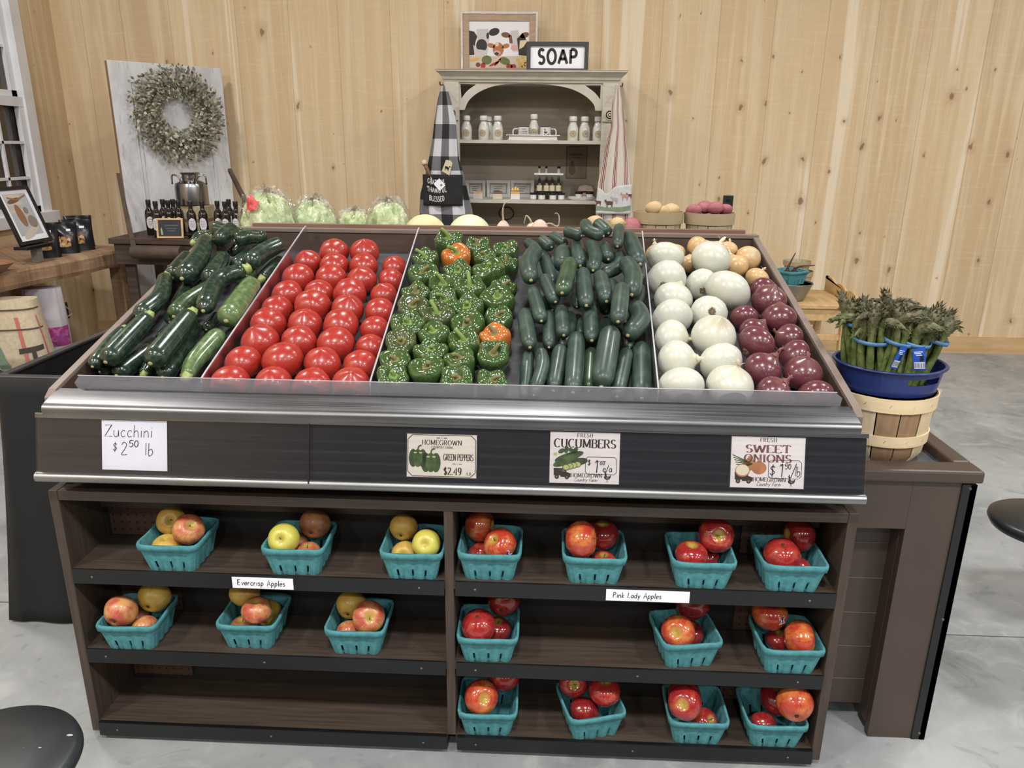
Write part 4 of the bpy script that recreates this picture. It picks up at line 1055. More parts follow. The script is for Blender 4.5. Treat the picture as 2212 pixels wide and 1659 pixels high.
# ------------------------------------------------------------------ pulp baskets and the apples in them
M_pulp = mat('teal_moulded_pulp', (66, 130, 137), (80, 146, 152), .85, scale=90, bump=.35, bscale=220)
def basket_mesh():
    """square moulded basket: fluted walls with three slots low in each side, rolled rim"""
    m = MB(); B, T, H = .055, .0705, .073; th = .0028
    NU, NV = 24, 8
    slot = {4, 11, 12, 19}; slot = {5, 12, 18}
    for side in range(4):
        a = side * pi / 2; c, s = round(cos(a)), round(sin(a))
        def P(u, v, off):
            hw = B + (T - B) * v
            fl = .0022 * (1 if (int(u * NU) // 3) % 2 else -.2) * (1 - v) ** .5 * (1 if .08 < u < .92 else 0)
            x = (u * 2 - 1) * hw; y = -(hw - off + fl)
            # soft corners
            k = max(0, abs(u * 2 - 1) - .86) / .14
            x *= 1 - .05 * k * k; y *= 1 - .05 * k * k
            return (c * x - s * y, s * x + c * y, v * H)
        for off, flip in ((0, 0), (th, 1)):
            for i in range(NU):
                for j in range(NV):
                    if i in slot and j < 3: continue
                    q = [P(i / NU, j / NV, off), P((i + 1) / NU, j / NV, off), P((i + 1) / NU, (j + 1) / NV, off), P(i / NU, (j + 1) / NV, off)]
                    m.add(q[::-1] if flip else q, [(0, 1, 2, 3)])
        # slot cheeks
        for i in slot:
            for q in ([P(i / NU, 0, 0), P(i / NU, 3 / NV, 0), P(i / NU, 3 / NV, th), P(i / NU, 0, th)], [P((i + 1) / NU, 0, 0), P((i + 1) / NU, 0, th), P((i + 1) / NU, 3 / NV, th), P((i + 1) / NU, 3 / NV, 0)], [P(i / NU, 3 / NV, 0), P((i + 1) / NU, 3 / NV, 0), P((i + 1) / NU, 3 / NV, th), P(i / NU, 3 / NV, th)]):
                m.add(q, [(0, 1, 2, 3)])
    b = B - .003
    m.box(-b, b, -b, b, .0, .003)
    return m.mesh('basket_body', M_pulp)
def rim_mesh():
    m = MB(); H = .073
    prof = [(.0690, H - .015), (.0734, H - .0155), (.0752, H - .001), (.0735, H + .0015), (.0700, H + .001), (.0678, H - .003)]
    n = 44; V = []
    for i, (r, z) in enumerate(prof):
        for k in range(n):
            a = 2 * pi * (k + .5) / n; ca, sa = cos(a), sin(a); e = (abs(ca) ** 9 + abs(sa) ** 9) ** (-1 / 9)
            V.append((r * ca * e, r * sa * e, z + .0012 * sin(5 * a + 1) * (i > 1)))
    f = [(i * n + k, i * n + (k + 1) % n, ((i + 1) % 6) * n + (k + 1) % n, ((i + 1) % 6) * n + k) for i in range(6) for k in range(n)]
    return m.add(V, f).mesh('basket_rim', M_pulp, True)
BASK, RIM = basket_mesh(), rim_mesh()
def apple_pt(t, ph, lob=5, am=.012, dp=(.3, .2)):
    r = sin(t) * (1 + .08 * cos(t)); z = .9 * cos(t)
    r *= 1 + am * cos(lob * ph) * (1 if t > 1.6 else .4)
    if t < pi / 2: z -= dp[0] * exp(-(r / .27) ** 2)
    else: z += dp[1] * exp(-(r / .26) ** 2)
    return Vector((r * cos(ph), r * sin(ph), z))
def apple_mesh(k, m):
    rr = random.Random(k); am = rr.uniform(.008, .03)
    return MB().grid(lambda u, v: apple_pt(.001 + v * (pi - .002), -u * 2 * pi, 5, am), 30, 20).mesh('apple_body', m, True)
def apple_mat(name, ground, blush, streak, cov, rough=.22, coat=.5, eye=1.0):
    t = NT(name); v = t.obj((1, 1, 1), 25)
    n = t.noise(v, 1.3, 2); sx = t.n('SeparateXYZ'); tc = t.n('TexCoord'); t.put(sx.inputs[0], tc.outputs['Object'])
    cb = t.n('CombineXYZ'); a = t.math('ARCTAN2', sx.outputs[1], sx.outputs[0])
    t.put(cb.inputs[0], t.math('COSINE', a)); t.put(cb.inputs[1], t.math('SINE', a)); t.put(cb.inputs[2], t.math('ADD', t.math('MULTIPLY', sx.outputs[2], .5), t.rnd()))
    st = t.noise(cb.outputs[0], 7, 4, .6)
    rad = t.math('SQRT', t.math('ADD', t.math('POWER', sx.outputs[0], 2), t.math('POWER', sx.outputs[1], 2)))
    f = t.step(t.math('ADD', n, t.math('MULTIPLY', t.math('SUBTRACT', st, .5), .35)), cov - .2, cov + .2)
    col = t.mix(f, S(*ground), S(*blush))
    col = t.mix(t.math('MULTIPLY', t.math('MULTIPLY', f, t.step(st, .5, .66)), .55), col, S(*streak))
    top = t.math('MULTIPLY', t.step(rad, .46, .16), t.step(sx.outputs[2], -.9, .2))
    col = t.mix(t.math('MULTIPLY', top, .75 * eye), col, S(176, 160, 72))
    dots = t.noise(v, 40, 1)
    col = t.mix(t.math('MULTIPLY', t.step(dots, .66, .72), .35), col, S(220, 190, 130))
    t.set(col, rough, coat=coat); return t.m
M_ap = {
 'y': apple_mat('yellow_apple_skin', (196, 164, 76), (190, 128, 72), (176, 100, 60), .66, .38, .15),
 'g': apple_mat('yellow_green_apple_skin', (196, 190, 84), (204, 168, 96), (190, 140, 84), .7, .34, .2),
 'p': apple_mat('pinkish_apple_skin', (202, 150, 92), (178, 78, 64), (160, 60, 54), .5, .34, .2),
 'b': apple_mat('russet_brown_apple_skin', (150, 106, 66), (134, 74, 56), (118, 60, 48), .5, .45, .1),
 'o': apple_mat('orange_red_apple_skin', (198, 126, 64), (176, 56, 40), (156, 40, 34), .43, .18, .55),
 'r': apple_mat('red_apple_skin', (180, 88, 56), (152, 34, 38), (130, 24, 32), .34, .16, .7),
 'd': apple_mat('dark_red_apple_skin', (150, 50, 40), (126, 24, 30), (104, 18, 26), .32, .18, .6)}
APM = {c: [apple_mesh(k, m) for k in range(3)] for c, m in M_ap.items()}
AST = MB().tube(bez([(0, 0, .5), (.02, .01, .68), (.09, .03, .88)], 5), [.035, .028, .026, .028, .034, .04], 8).mesh('apple_stem', mat('apple_stem_brown', (78, 58, 40), (98, 80, 50), .8, scale=60), True)
CAL = MB().lathe([(.1, -.76), (.07, -.72), (.03, -.72), (0, -.74)], 10, lobe=lambda a, r, z: r * (1 + .3 * cos(5 * a))).mesh('calyx', mat('apple_calyx', (70, 56, 34), (92, 80, 48), .9, scale=80), True)
M_stw = mat('sticker_white', (226, 226, 236), None, .35)
M_stb = mat('sticker_blue', (38, 52, 130), None, .35)
M_stp = mat('sticker_pink', (206, 120, 160), None, .35)
def sticker(t0, ph0):
    """a little bell-shaped fruit sticker following the skin of the apple"""
    m = MB()
    out = [(-.9, -1), (-.7, -.5), (-.45, -.4), (-.4, .2), (-.85, .35), (-.8, .95), (.8, .95), (.85, .35), (.4, .2), (.45, -.4), (.7, -.5), (.9, -1), (.3, -.85), (-.3, -.85)]
    def lay(pts, k, mi):
        V = []
        for x, y in pts:
            p = apple_pt(t0 - y * .27, ph0 + x * .25 / max(.3, sin(t0))); n = p.normalized(); V.append(p + n * (.008 + .003 * k))
        c = sum(V, Vector()) / len(V); c = c.normalized() * (sum(v.length for v in V) / len(V) + .004)
        m.add(V + [c], [(i, (i + 1) % len(V), len(V)) for i in range(len(V))], mi)
    lay(out, 0, 0)
    lay([(-.22, -.6), (-.2, .7), (.2, .7), (.22, -.6)], 1, 1)
    lay([(-.7, .45), (-.65, .82), (-.3, .82), (-.3, .5)], 1, 2); lay([(.3, .5), (.3, .82), (.65, .82), (.7, .45)], 1, 1)
    return m.build('fruit_sticker', [M_stw, M_stb, M_stp])
UPS = {'up': (0, -.1, 1), 'fr': (0, -.9, .45), 'ur': (.5, -.5, .7), 'ul': (-.5, -.5, .7), 'rt': (.95, -.15, .1), 'lt': (-.95, -.15, .1), 'fur': (.3, -.8, .5), 'ful': (-.35, -.8, .5), 'bk': (.1, .9, .3), 'dn': (.1, .3, -1), 'dr': (.8, -.5, -.2)}
# shelf height, front bottom corners of the basket in the photo, where it stands; apples: px, py, radius, row (0 front .. 1 back), skin, stem end, stickered, words
YS = 'on the %s shelf of the yellow-apple half'
RS = 'on the %s shelf of the red-apple half'
BK = [
 (.487, (318, 1231), (425, 1234), 'top-shelf basket by the end panel', YS % 'top', [
   (358, 1127, 31, .85, 'y', 'fur', 0, 'yellow apple at the back of'), (339, 1165, 32, .2, 'y', 'up', 0, 'plain yellowish pink apple in front in'), (404, 1157, 34, .2, 'p', 'ur', 0, 'pinkish apple with deep dimple in')]),
 (.487, (586, 1240), (690, 1242), 'top-shelf basket above the paper tag', YS % 'top', [
   (672, 1138, 34, .8, 'b', 'bk', 0, 'dull brownish red apple topping'), (615, 1174, 34, .2, 'g', 'fr', 0, 'yellow green apple with dimple in'), (638, 1164, 30, .7, 'b', 'bk', 0, 'russet apple low in the middle of'), (672, 1190, 30, .25, 'p', 'up', 0, 'reddish apple low in front in')]),
 (.487, (841, 1250), (943, 1253), 'top-shelf basket beside the centre post', YS % 'top', [
   (870, 1146, 31, .85, 'y', 'bk', 0, 'yellow apple at the back of'), (928, 1152, 31, .9, 'd', 'fr', 0, 'dark red apple shaded at the back of'), (928, 1175, 31, .2, 'g', 'fr', 0, 'yellow green apple with open eye in'), (876, 1192, 30, .25, 'y', 'fr', 0, 'pale yellow apple low in front in')]),
 (.487, (1005, 1250), (1108, 1254), 'top-shelf basket beside the centre post', RS % 'top', [
   (1022, 1146, 37, .85, 'o', 'rt', 0, 'golden red apple topping'), (1089, 1174, 37, .2, 'o', 'ul', (1.5, -.9), 'stickered red apple in'), (1035, 1192, 28, .5, 'r', 'bk', 0, 'red apple half hidden at the bottom of')]),
 (.487, (1230, 1258), (1334, 1263), 'second top-shelf basket from the centre post', RS % 'top', [
   (1265, 1170, 40, .3, 'o', 'rt', 0, 'big orange red apple in'), (1268, 1146, 36, .95, 'd', 'up', 0, 'dark apple behind the big one in'), (1312, 1202, 30, .25, 'r', 'up', (1.5, -2.3), 'stickered red apple low in')]),
 (.487, (1463, 1268), (1568, 1273), 'third top-shelf basket from the centre post', RS % 'top', [
   (1490, 1193, 36, .2, 'r', 'up', (1.75, -1.9), 'stickered red apple with greenish top in'), (1564, 1178, 39, .45, 'r', 'fr', 0, 'glossy red apple facing out in'), (1530, 1192, 30, .9, 'd', 'up', 0, 'dark red apple behind the glossy one in')]),
 (.487, (1655, 1277), (1768, 1282), 'top-shelf basket by the end panel', RS % 'top', [
   (1692, 1196, 40, .25, 'r', 'dn', 0, 'tall red apple in front in'), (1748, 1175, 37, .9, 'd', 'lt', (1.4, -.9), 'stickered dark red apple at the back of'), (1728, 1218, 26, .4, 'r', 'bk', 0, 'red apple squeezed low in')]),
 (.265, (232, 1405), (330, 1405), 'middle-shelf basket by the end panel', YS % 'middle', [
   (338, 1302, 35, .8, 'y', 'bk', 0, 'russet yellow apple topping'), (258, 1338, 35, .25, 'p', 'bk', 0, 'dull red apple in front in'), (320, 1348, 30, .2, 'p', 'dr', 0, 'small pink apple in front in'), (298, 1340, 28, .6, 'b', 'up', 0, 'brown apple hidden between others in')]),
 (.265, (490, 1394), (590, 1398), 'middle-shelf basket below the paper tag', YS % 'middle', [
   (524, 1289, 33, .85, 'y', 'up', 0, 'orange yellow apple at the back of'), (583, 1300, 31, .9, 'y', 'bk', 0, 'shaded yellow apple at the back of'), (567, 1329, 32, .25, 'p', 'up', 0, 'half pink half yellow apple in'), (522, 1334, 28, .45, 'b', 'up', 0, 'brownish apple low in')]),
 (.265, (724, 1411), (815, 1414), 'middle-shelf basket beside the empty space', YS % 'middle', [
   (758, 1307, 33, .85, 'y', 'bk', 0, 'speckled yellow apple at the back of'), (791, 1340, 35, .3, 'p', 'fur', 0, 'orange apple with short stem in'), (745, 1360, 29, .2, 'p', 'bk', 0, 'rosy apple low in front in')]),
 (.265, (1005, 1428), (1100, 1430), 'middle-shelf basket beside the centre post', RS % 'middle', [
   (1023, 1354, 38, .25, 'r', 'dn', 0, 'broad red apple in front in'), (1091, 1305, 36, .9, 'd', 'bk', 0, 'dark red apple topping'), (1079, 1354, 31, .5, 'd', 'up', 0, 'deep red apple in the middle of')]),
 (.265, (1440, 1443), (1540, 1437), 'turned middle-shelf basket below the paper tag', RS % 'middle', [
   (1459, 1367, 37, .25, 'o', 'ful', 0, 'yellow and red apple with dimple in'), (1488, 1318, 38, .9, 'd', 'bk', (1.6, -1.2), 'stickered dark apple topping'), (1507, 1366, 32, .6, 'd', 'up', 0, 'dark red apple beside the dimpled one in')]),
 (.265, (1655, 1457), (1760, 1458), 'middle-shelf basket by the end panel', RS % 'middle', [
   (1670, 1363, 39, .4, 'o', 'up', (1.25, -1.1), 'stickered golden red apple in'), (1743, 1380, 38, .25, 'o', 'rt', 0, 'orange red apple on its side in'), (1700, 1400, 28, .45, 'd', 'up', 0, 'dark apple at the bottom of')]),
 (.05, (1000, 1586), (1093, 1588), 'bottom-shelf basket beside the centre post', RS % 'bottom', [
   (1068, 1512, 37, .25, 'o', 'fur', 0, 'streaky apple with deep stem cavity in'), (1077, 1478, 36, .9, 'r', 'up', 0, 'red apple behind the streaky one in'), (1022, 1526, 28, .35, 'o', 'bk', 0, 'yellow red apple low in')]),
 (.05, (1247, 1585), (1325, 1573), 'turned second bottom-shelf basket from the centre post', RS % 'bottom', [
   (1221, 1476, 32, .95, 'r', 'fr', 0, 'red apple hanging over the side of'), (1255, 1508, 33, .5, 'd', 'bk', 0, 'dark red apple in the middle of'), (1307, 1504, 35, .4, 'r', 'up', 0, 'tall red apple in')]),
 (.05, (1455, 1605), (1555, 1610), 'third bottom-shelf basket from the centre post', RS % 'bottom', [
   (1472, 1525, 36, .25, 'r', 'ful', 0, 'red apple with yellow eye in'), (1524, 1545, 30, .3, 'r', 'ur', 0, 'small red apple with tan eye in'), (1470, 1498, 36, .9, 'd', 'bk', 0, 'shaded dark apple at the back of')]),
 (.05, (1625, 1617), (1725, 1620), 'bottom-shelf basket by the end panel', RS % 'bottom', [
   (1711, 1544, 39, .3, 'o', 'bk', 0, 'big orange red apple in'), (1655, 1560, 29, .25, 'r', 'bk', 0, 'small red apple low in'), (1688, 1510, 38, .95, 'd', 'up', 0, 'dark red apple at the back of')])]
AI = []; BASE = []
for bi, (z, fl, fr, where, shelf, apples) in enumerate(BK):
    a = atZ(*fl, z); b = atZ(*fr, z)
    ang = math.atan2(b.y - a.y, b.x - a.x)
    if abs(ang) < .1: ang *= .5
    mid = (a + b) / 2; d = Vector((-sin(ang), cos(ang), 0))
    c = mid + d * .0555; c.z = z
    hw_ = .0756 * (cos(ang) + abs(sin(ang))) + .001
    c.x = min(max(c.x, -.893 + hw_), .893 - hw_); c.y = max(min(c.y, .158 - hw_), .0605)
    if c.x < .0065: c.x = min(c.x, -.004 - hw_)
    else: c.x = max(c.x, .017 + hw_)
    lb = 'teal pulp basket, ' + where.replace('top-shelf basket', 'on the top shelf').replace('middle-shelf basket', 'on the middle shelf').replace('bottom-shelf basket', 'on the bottom shelf') + (', yellow side' if 'yellow' in shelf else ', red side')
    t = thing('pulp_basket', lb, 'basket', c + Vector((0, 0, .0004)), ang, group='pulp baskets on the shelves')
    inst('basket_body', BASK, t); inst('basket_rim', RIM, t)
    M = Matrix.Translation(c) @ Matrix.Rotation(ang, 4, 'Z')
    Mi = np.array(M.inverted()); Mn = np.array(M)
    its = []
    for (px, py, r, row, sk, up, st, wd) in apples:
        y = c.y - .035 + .085 * row
        p = atY(px, py, y); R = pxr(r, p) * .98
        p.z = max(p.z, z + .004 + R * .95)
        its.append([np.array([p]), np.array([R]), up, sk, st, wd])
    def keep(P, R):
        L = Mi[:3, :3] @ P[0] + Mi[:3, 3]; r = R[0]; o = L.copy()
        L[2] = max(L[2], .004 + r * .92)
        r_ = r * 1.03
        if L[2] < .0752: lim = .0492 + .0155 * min(1, max(0, L[2]) / .073) - r_
        else: lim = .0672 - sqrt(max(0, r_ * r_ - (L[2] - .0752) ** 2)) if L[2] - .0752 < r_ else .08
        lim = max(lim, 0)
        L[0] = min(max(L[0], -lim), lim); L[1] = min(max(L[1], -lim), lim)
        w_ = Mn[:3, :3] @ L + Mn[:3, 3]
        w_[1] = min(w_[1], .157 - r)
        return (w_ - P[0])[None, :]
    for q in its: q[0] += keep(q[0], q[1])
    relax([q[:2] for q in its], keep, 30, .001)
    side = 'yellow side' if 'yellow' in shelf else 'red side'
    for P, R, up, sk, st, wd in its:
        lb = wd + ' ' + where.replace('top-shelf basket', 'top basket').replace('middle-shelf basket', 'middle basket').replace('bottom-shelf basket', 'bottom basket') + ', ' + side.replace(' side', '')
        k = len(AI); AI.append(1)
        q = thing('apple', lb, 'apple', group='apples in pulp baskets', M=upframe(P[0], UPS[up], k * 1.9 if not st else 0, float(R[0])))
        inst('apple_body', APM[sk][k % 3], q)
        if up in ('up', 'ur', 'ul', 'fur', 'fr', 'rt', 'lt') and k % 2 == 0: inst('apple_stem', AST, q)
        if up in ('bk', 'dn', 'dr'): inst('calyx', CAL, q)
        if st: s_ = sticker(*st); s_.parent = q

# ------------------------------------------------------------------ the side table with the asparagus basket
side = thing('end_display_table', 'dark brown end table with sunken top, beside the produce case', 'table', (.925, .108, 0))
tw, td, tz = .29, .95, .755
m = MB().box(.15, tw, 0, .02, .0, tz - .03).box(0, .15, 0, .02, .6, tz - .03)
m.build('front_panel', M_metal_dk, side, bevel=.001)
MB().box(0, .15, .06, .075, .055, .61).build('recessed_panel', M_metal_dk, side)
m = MB()
for i in range(5): m.box(0.004, .148, .0585, .0602, .13 + .1 * i, .132 + .1 * i)
m.build('panel_groove', mat('light_seam', (104, 94, 88), None, .5), side)
MB().box(.148, .15, .02, .06, .03, .6).box(tw - .02, tw, .02, td, 0, tz - .03).box(0, .02, .075, td, 0, tz - .03).box(0, tw, td - .02, td, 0, tz - .03).build('carcass', M_metal_dk, side)
m = MB().box(-.004, tw + .012, -.012, .05, tz - .03, tz).box(-.004, tw + .012, td - .05, td + .012, tz - .03, tz).box(-.004, .008, .05, td - .05, tz - .03, tz).box(tw - .034, tw + .012, .05, td - .05, tz - .03, tz)
m.build('table_rim', M_metal_dk, side, bevel=.006)
MB().box(.008, tw - .034, .05, td - .05, tz - .04, tz - .024).build('sunken_top', mat('grey_liner', (72, 72, 74), (84, 84, 86), .5, scale=20), side)
MB().box(tw - .012, tw + .004, -.004, .0, .0, tz - .035).box(tw - .03, tw + .004, -.004, 0, 0, tz - .035).box(tw, tw + .004, 0, .02, 0, tz - .035).build('corner_guard', M_black, side, bevel=.001)
for z in (.02, .36, .71): MB().lathe([(.004, 0), (.003, .0015), (0, .0018)], 10, 0, Matrix.Translation((tw - .012, -.004, z)) @ Matrix.Rotation(pi / 2, 4, 'X')).build('screw', M_screw, side)
M_spl = mat('pale_wood_splint', (206, 184, 148), (220, 202, 170), .7, scale=8, stretch=(12, 12, 1), detail=4)
M_spd = mat('brown_wood_splint', (138, 110, 82), (152, 124, 94), .7, scale=8, stretch=(12, 12, 1), detail=4)
M_hoop = mat('basket_hoop', (218, 196, 156), (228, 210, 174), .7, scale=6, stretch=(1, 1, 10), detail=3)
M_staple = mat('staple', (120, 110, 100), None, .4, .8)
def bushel(name, label, loc, R0, R1, H, n, dark, group=None, hoops=2, handle=False, mats=(M_spl, M_spd, M_hoop), rz=0):
    t = thing(name, label, 'basket', loc, rz, group)
    for k in range(n):
        a0 = 2 * pi * (k + .03) / n; a1 = 2 * pi * (k + .97) / n
        def P(u, v, o):
            s = v; r = R0 + (R1 - R0) * s ** .8
            if v < .12: r -= R0 * .12 * (1 - v / .12) ** 2
            a = a0 + (a1 - a0) * u; r += o + (.0008 if k % 2 else 0)
            return (r * cos(a), r * sin(a), v * H)
        m = MB().grid(lambda u, v: P(u, v, 0), 3, 8).grid(lambda u, v: P(1 - u, v, -.002), 3, 8)
        m.build('splint', mats[1] if k in dark else mats[0], t, 'angle')
    MB().lathe([(R0 * .9, .0015), (R0 * .9, .004), (0, .004)], 28).build('basket_bottom', mats[0], t)
    for hz, hw in ([(.9, .1), (.36, .08)] if hoops == 2 else [(.92, .13)]):
        r = R0 + (R1 - R0) * hz ** .8; hh = H * hw
        m = MB().lathe([(r + .001, H * hz - hh), (r + .0042, H * hz - hh), (r + .0042 + (R1 - R0) / H * hh, H * hz + hh), (r + .001 + (R1 - R0) / H * hh, H * hz + hh), (r + .001, H * hz - hh)], 40)
        hp = m.build('hoop', mats[2], t, 'angle')
        m = MB()
        for i in range(n):
            a = 2 * pi * (i + .5) / n; q = r + .0046
            m.tube([(q * cos(a - .02), q * sin(a - .02), H * hz - .003), (q * cos(a + .02), q * sin(a + .02), H * hz + .004)], .0006, 4)
        m.build('staple_row', M_staple, hp)
    if handle:
        pass
    return t
BX, BY, BZ = 1.053, .285, .7318
bk = bushel('bushel_basket', 'round splint basket under the blue tub of asparagus', (BX, BY, BZ), .104, .119, .168, 14, {4, 9, 10, 13}, rz=.2)
# hanging paper tag
tg = MB().grid(lambda u, v: (.128 + .045 * u + .012 * sin(2 * v) - .02 * v, -.02 + .03 * u + .02 * v, .165 - .105 * v - .02 * u), 6, 6).build('hanging_tag', mat('kraft_pale_paper', (186, 172, 158), (176, 162, 148), .8, scale=20), bk, True, solid=.0008)
M_blue = mat('blue_plastic', (26, 42, 98), (32, 50, 110), .3, scale=4)
tub = thing('blue_tub', 'oval blue plastic tub holding asparagus, on the splint basket', 'tub', (BX + .004, BY, BZ + .1685))
def tubwall():
    m = MB(); n = 64; rows = 8; a_, b_ = .112, .103; A_, B_ = .124, .114; H = .062
    def P(k, v, o):
        a = 2 * pi * k / n; s = v
        return ((a_ + (A_ - a_) * s + o) * cos(a), (b_ + (B_ - b_) * s + o) * sin(a), v * H)
    def hole(k, j): 
        d = (k - (n * .80)) ; return abs(d) < 4 and j in (4, 5)
    for o, fl in ((0, 0), (-.0022, 1)):
        for k in range(n):
            for j in range(rows):
                if hole(k, j): continue
                q = [P(k, j / rows, o), P(k + 1, j / rows, o), P(k + 1, (j + 1) / rows, o), P(k, (j + 1) / rows, o)]
                m.add(q[::-1] if fl else q, [(0, 1, 2, 3)])
    m.poly([P(k, 0, 0) for k in range(n)][::-1]); m.poly([P(k, .04, -.002) for k in range(n)])
    return m
tubwall().build('tub_body', M_blue, tub, 'angle')
m = MB(); n = 64
V = []
for r, z in ((-.002, .060), (.006, .059), (.0075, .062), (.005, .0645), (-.001, .064)):
    V += [((.124 + r) * cos(2 * pi * k / n), (.114 + r) * sin(2 * pi * k / n), z) for k in range(n)]
m.add(V, [(i * n + k, i * n + (k + 1) % n, ((i + 1) % 5) * n + (k + 1) % n, ((i + 1) % 5) * n + k) for i in range(5) for k in range(n)])
m.build('tub_rim', M_blue, tub, True)
# asparagus: bunches of spears, each held by a blue band
def spear_mat():
    t = NT('asparagus_skin'); tc = t.n('TexCoord'); sx = t.n('SeparateXYZ'); t.put(sx.inputs[0], tc.outputs['Object'])
    n = t.noise(t.obj((1, 1, 1), 9), 60, 3)
    f = t.step(t.math('ADD', sx.outputs[2], t.math('MULTIPLY', t.math('SUBTRACT', n, .5), .06)), .10, .185)
    col = t.mix(f, t.mix(t.step(n, .35, .65), S(80, 94, 48), S(110, 124, 70)), t.mix(t.step(n, .4, .62), S(62, 62, 44), S(108, 102, 78)))
    t.set(col, .5, spec=.3); t.bump(n, .3, .001); return t.m
M_asp = spear_mat()
M_band = mat('blue_rubber_band', (84, 128, 172), None, .5)
M_tagb = mat('blue_tag', (24, 84, 188), None, .4)
def spear(k):
    rr = random.Random(300 + k); L = rr.uniform(.192, .228); bend = (.01, .035, .06, .075)[k % 4] * rr.choice((-1, 1)); ba = rr.random() * 6.28
    def ax(s):
        q = max(0, s - .62) / .38; b = bend * q * q; dz = L * s - abs(bend) * .9 * q * q
        return Vector((b * cos(ba) + .004 * sin(7 * s + k), b * sin(ba), dz))
    n = 16; pts = [ax(i / n) for i in range(n + 1)]; r0 = rr.uniform(.0072, .0098)
    rad = [r0 * (1 - .12 * s) if s < .66 else r0 * (.92 + .55 * sin((s - .66) / .34 * pi) ** .8) * (1 if s < .9 else max(.12, (1 - s) / .1)) for s in [i / n for i in range(n + 1)]]
    body = MB().tube(pts, rad, 9).mesh('stalk', M_asp, True)
    m = MB()
    for i in range(46):          # scales of the tip, closer and closer to the top
        s = .6 + .4 * (i / 46) ** .9; a = i * 2.4; c = ax(s); d = (ax(min(1, s + .02)) - ax(s - .02)).normalized()
        j = min(int(s * n), n); rr_ = rad[j]; o = Vector((cos(a), sin(a), 0)); o = (o - d * o.dot(d)).normalized(); w_ = d.cross(o)
        l = .012; 
        m.add([c + o * rr_ * .8 - d * l * .3 + w_ * .0042, c + o * rr_ * .8 - d * l * .3 - w_ * .0042, c + o * (rr_ + .0026) + d * l * .3, c + o * (rr_ + .003) + d * l * .7, c + o * (rr_ + .0008) + d * l * .4], [(0, 1, 2), (0, 2, 3), (2, 1, 3)])
    for i in range(3):
        s = .2 + .15 * i; a = k + i * 2.1; c = ax(s); o = Vector((cos(a), sin(a), 0)); w_ = Vector((-sin(a), cos(a), 0))
        m.add([c + o * r0 * 1.0 + w_ * .004, c + o * r0 * 1.0 - w_ * .004, c + o * (r0 * 1.08) + Vector((0, 0, .014))], [(0, 1, 2)])
    return body, m.mesh('scale_leaves', M_asp, False)
SPR = [spear(k) for k in range(10)]
def bunch(cx, cy, lean, n, label, band=.125, tagged=0, rb=.034, lift_=0.0, seed=0):
    rr = random.Random(seed)
    base = Vector((BX + .004 + cx, BY + cy, BZ + .1685 + .006 + lift_))
    up = Vector((lean[0], lean[1], 1)).normalized()
    B = upframe(base, up); t = thing('asparagus_bunch', label, 'asparagus', group='bunches of asparagus in the blue tub', M=B)
    for i in range(n):
        a = i * 2.39996; r = rb * sqrt((i + .5) / n) * .88
        k = rr.randrange(10); x, y = r * cos(a), r * sin(a)
        T = Matrix.Translation((x, y, rr.uniform(0, .012))) @ Matrix.Rotation(rr.uniform(-.05, .05) - y * 1.2, 4, 'X') @ Matrix.Rotation(x * 1.6 + rr.uniform(-.05, .05), 4, 'Y') @ Matrix.Rotation(rr.random() * 6, 4, 'Z')
        s = inst('spear', SPR[k][0], t, T); inst('scale_leaves', SPR[k][1], s)
    rbd = rb * 1.06 + .006
    bd = MB().lathe([(rbd, -.0045), (rbd + .0012, -.0045), (rbd + .0012, .0045), (rbd, .0045), (rbd, -.0045)], 28, M=Matrix.Translation((rb * .13, 0, band)) @ Matrix.Rotation(.12, 4, 'X') @ Matrix.Rotation(.1, 4, 'Y')).build('rubber_band', M_band, t, True)
    if tagged:
        g = Matrix.Translation((tagged * .004, -rbd - .004, band - .002)) @ Matrix.Rotation(pi / 2, 4, 'X') @ Matrix.Rotation(-tagged * .24, 4, 'Z') @ Matrix.Rotation(tagged * .5, 4, 'Y')
        m = MB(); m.poly([(-.013, -.058, 0), (.013, -.058, 0), (.013, 0, 0), (-.013, -.006, 0)], 0, g); m.poly([(-.013, -.058, -.0006), (-.013, -.006, -.0006), (.013, 0, -.0006), (.013, -.058, -.0006)], 0, g)
        rect(m, -.011, .011, -.054, -.038, g, 1, .0004)
        for i in range(11): rect(m, -.010 + .002 * i, -.009 + .002 * i - .0002 * (i % 3), -.052, -.040, g, 2, .0007)
        rect(m, .001, .009, -.036, -.022, g, 2, .0004)
        for i, (a_, b_) in enumerate(((-.010, .008), (-.009, .004), (-.006, .006))): rect(m, a_, b_, -.014 - .004 * i, -.012 - .004 * i, g, 1, .0004)
        m.build('price_tag', [M_tagb, M_stw, M_ink], t)
bunch(-.056, -.034, (-.1, .02), 12, 'asparagus bunch at the produce-case end of the blue tub', .118, 0, seed=1)
bunch(-.026, -.056, (.06, -.02), 9, 'asparagus bunch with a blue tag, in front of the tub', .122, 1, .026, seed=2)
bunch(.018, -.054, (.02, -.02), 10, 'asparagus bunch with drooping heads and a blue tag, middle of the tub', .12, -1, .028, seed=3)
bunch(.052, -.014, (.2, .0), 12, 'asparagus bunch leaning outward at the far end of the blue tub', .125, 0, seed=4)
bunch(.004, .022, (.06, .06), 14, 'asparagus bunch at the back of the tub, darkest heads', .13, 0, .036, .012, seed=5)
bunch(-.056, .038, (-.06, .1), 11, 'asparagus bunch at the back of the tub behind the first', .13, 0, .032, .006, seed=6)
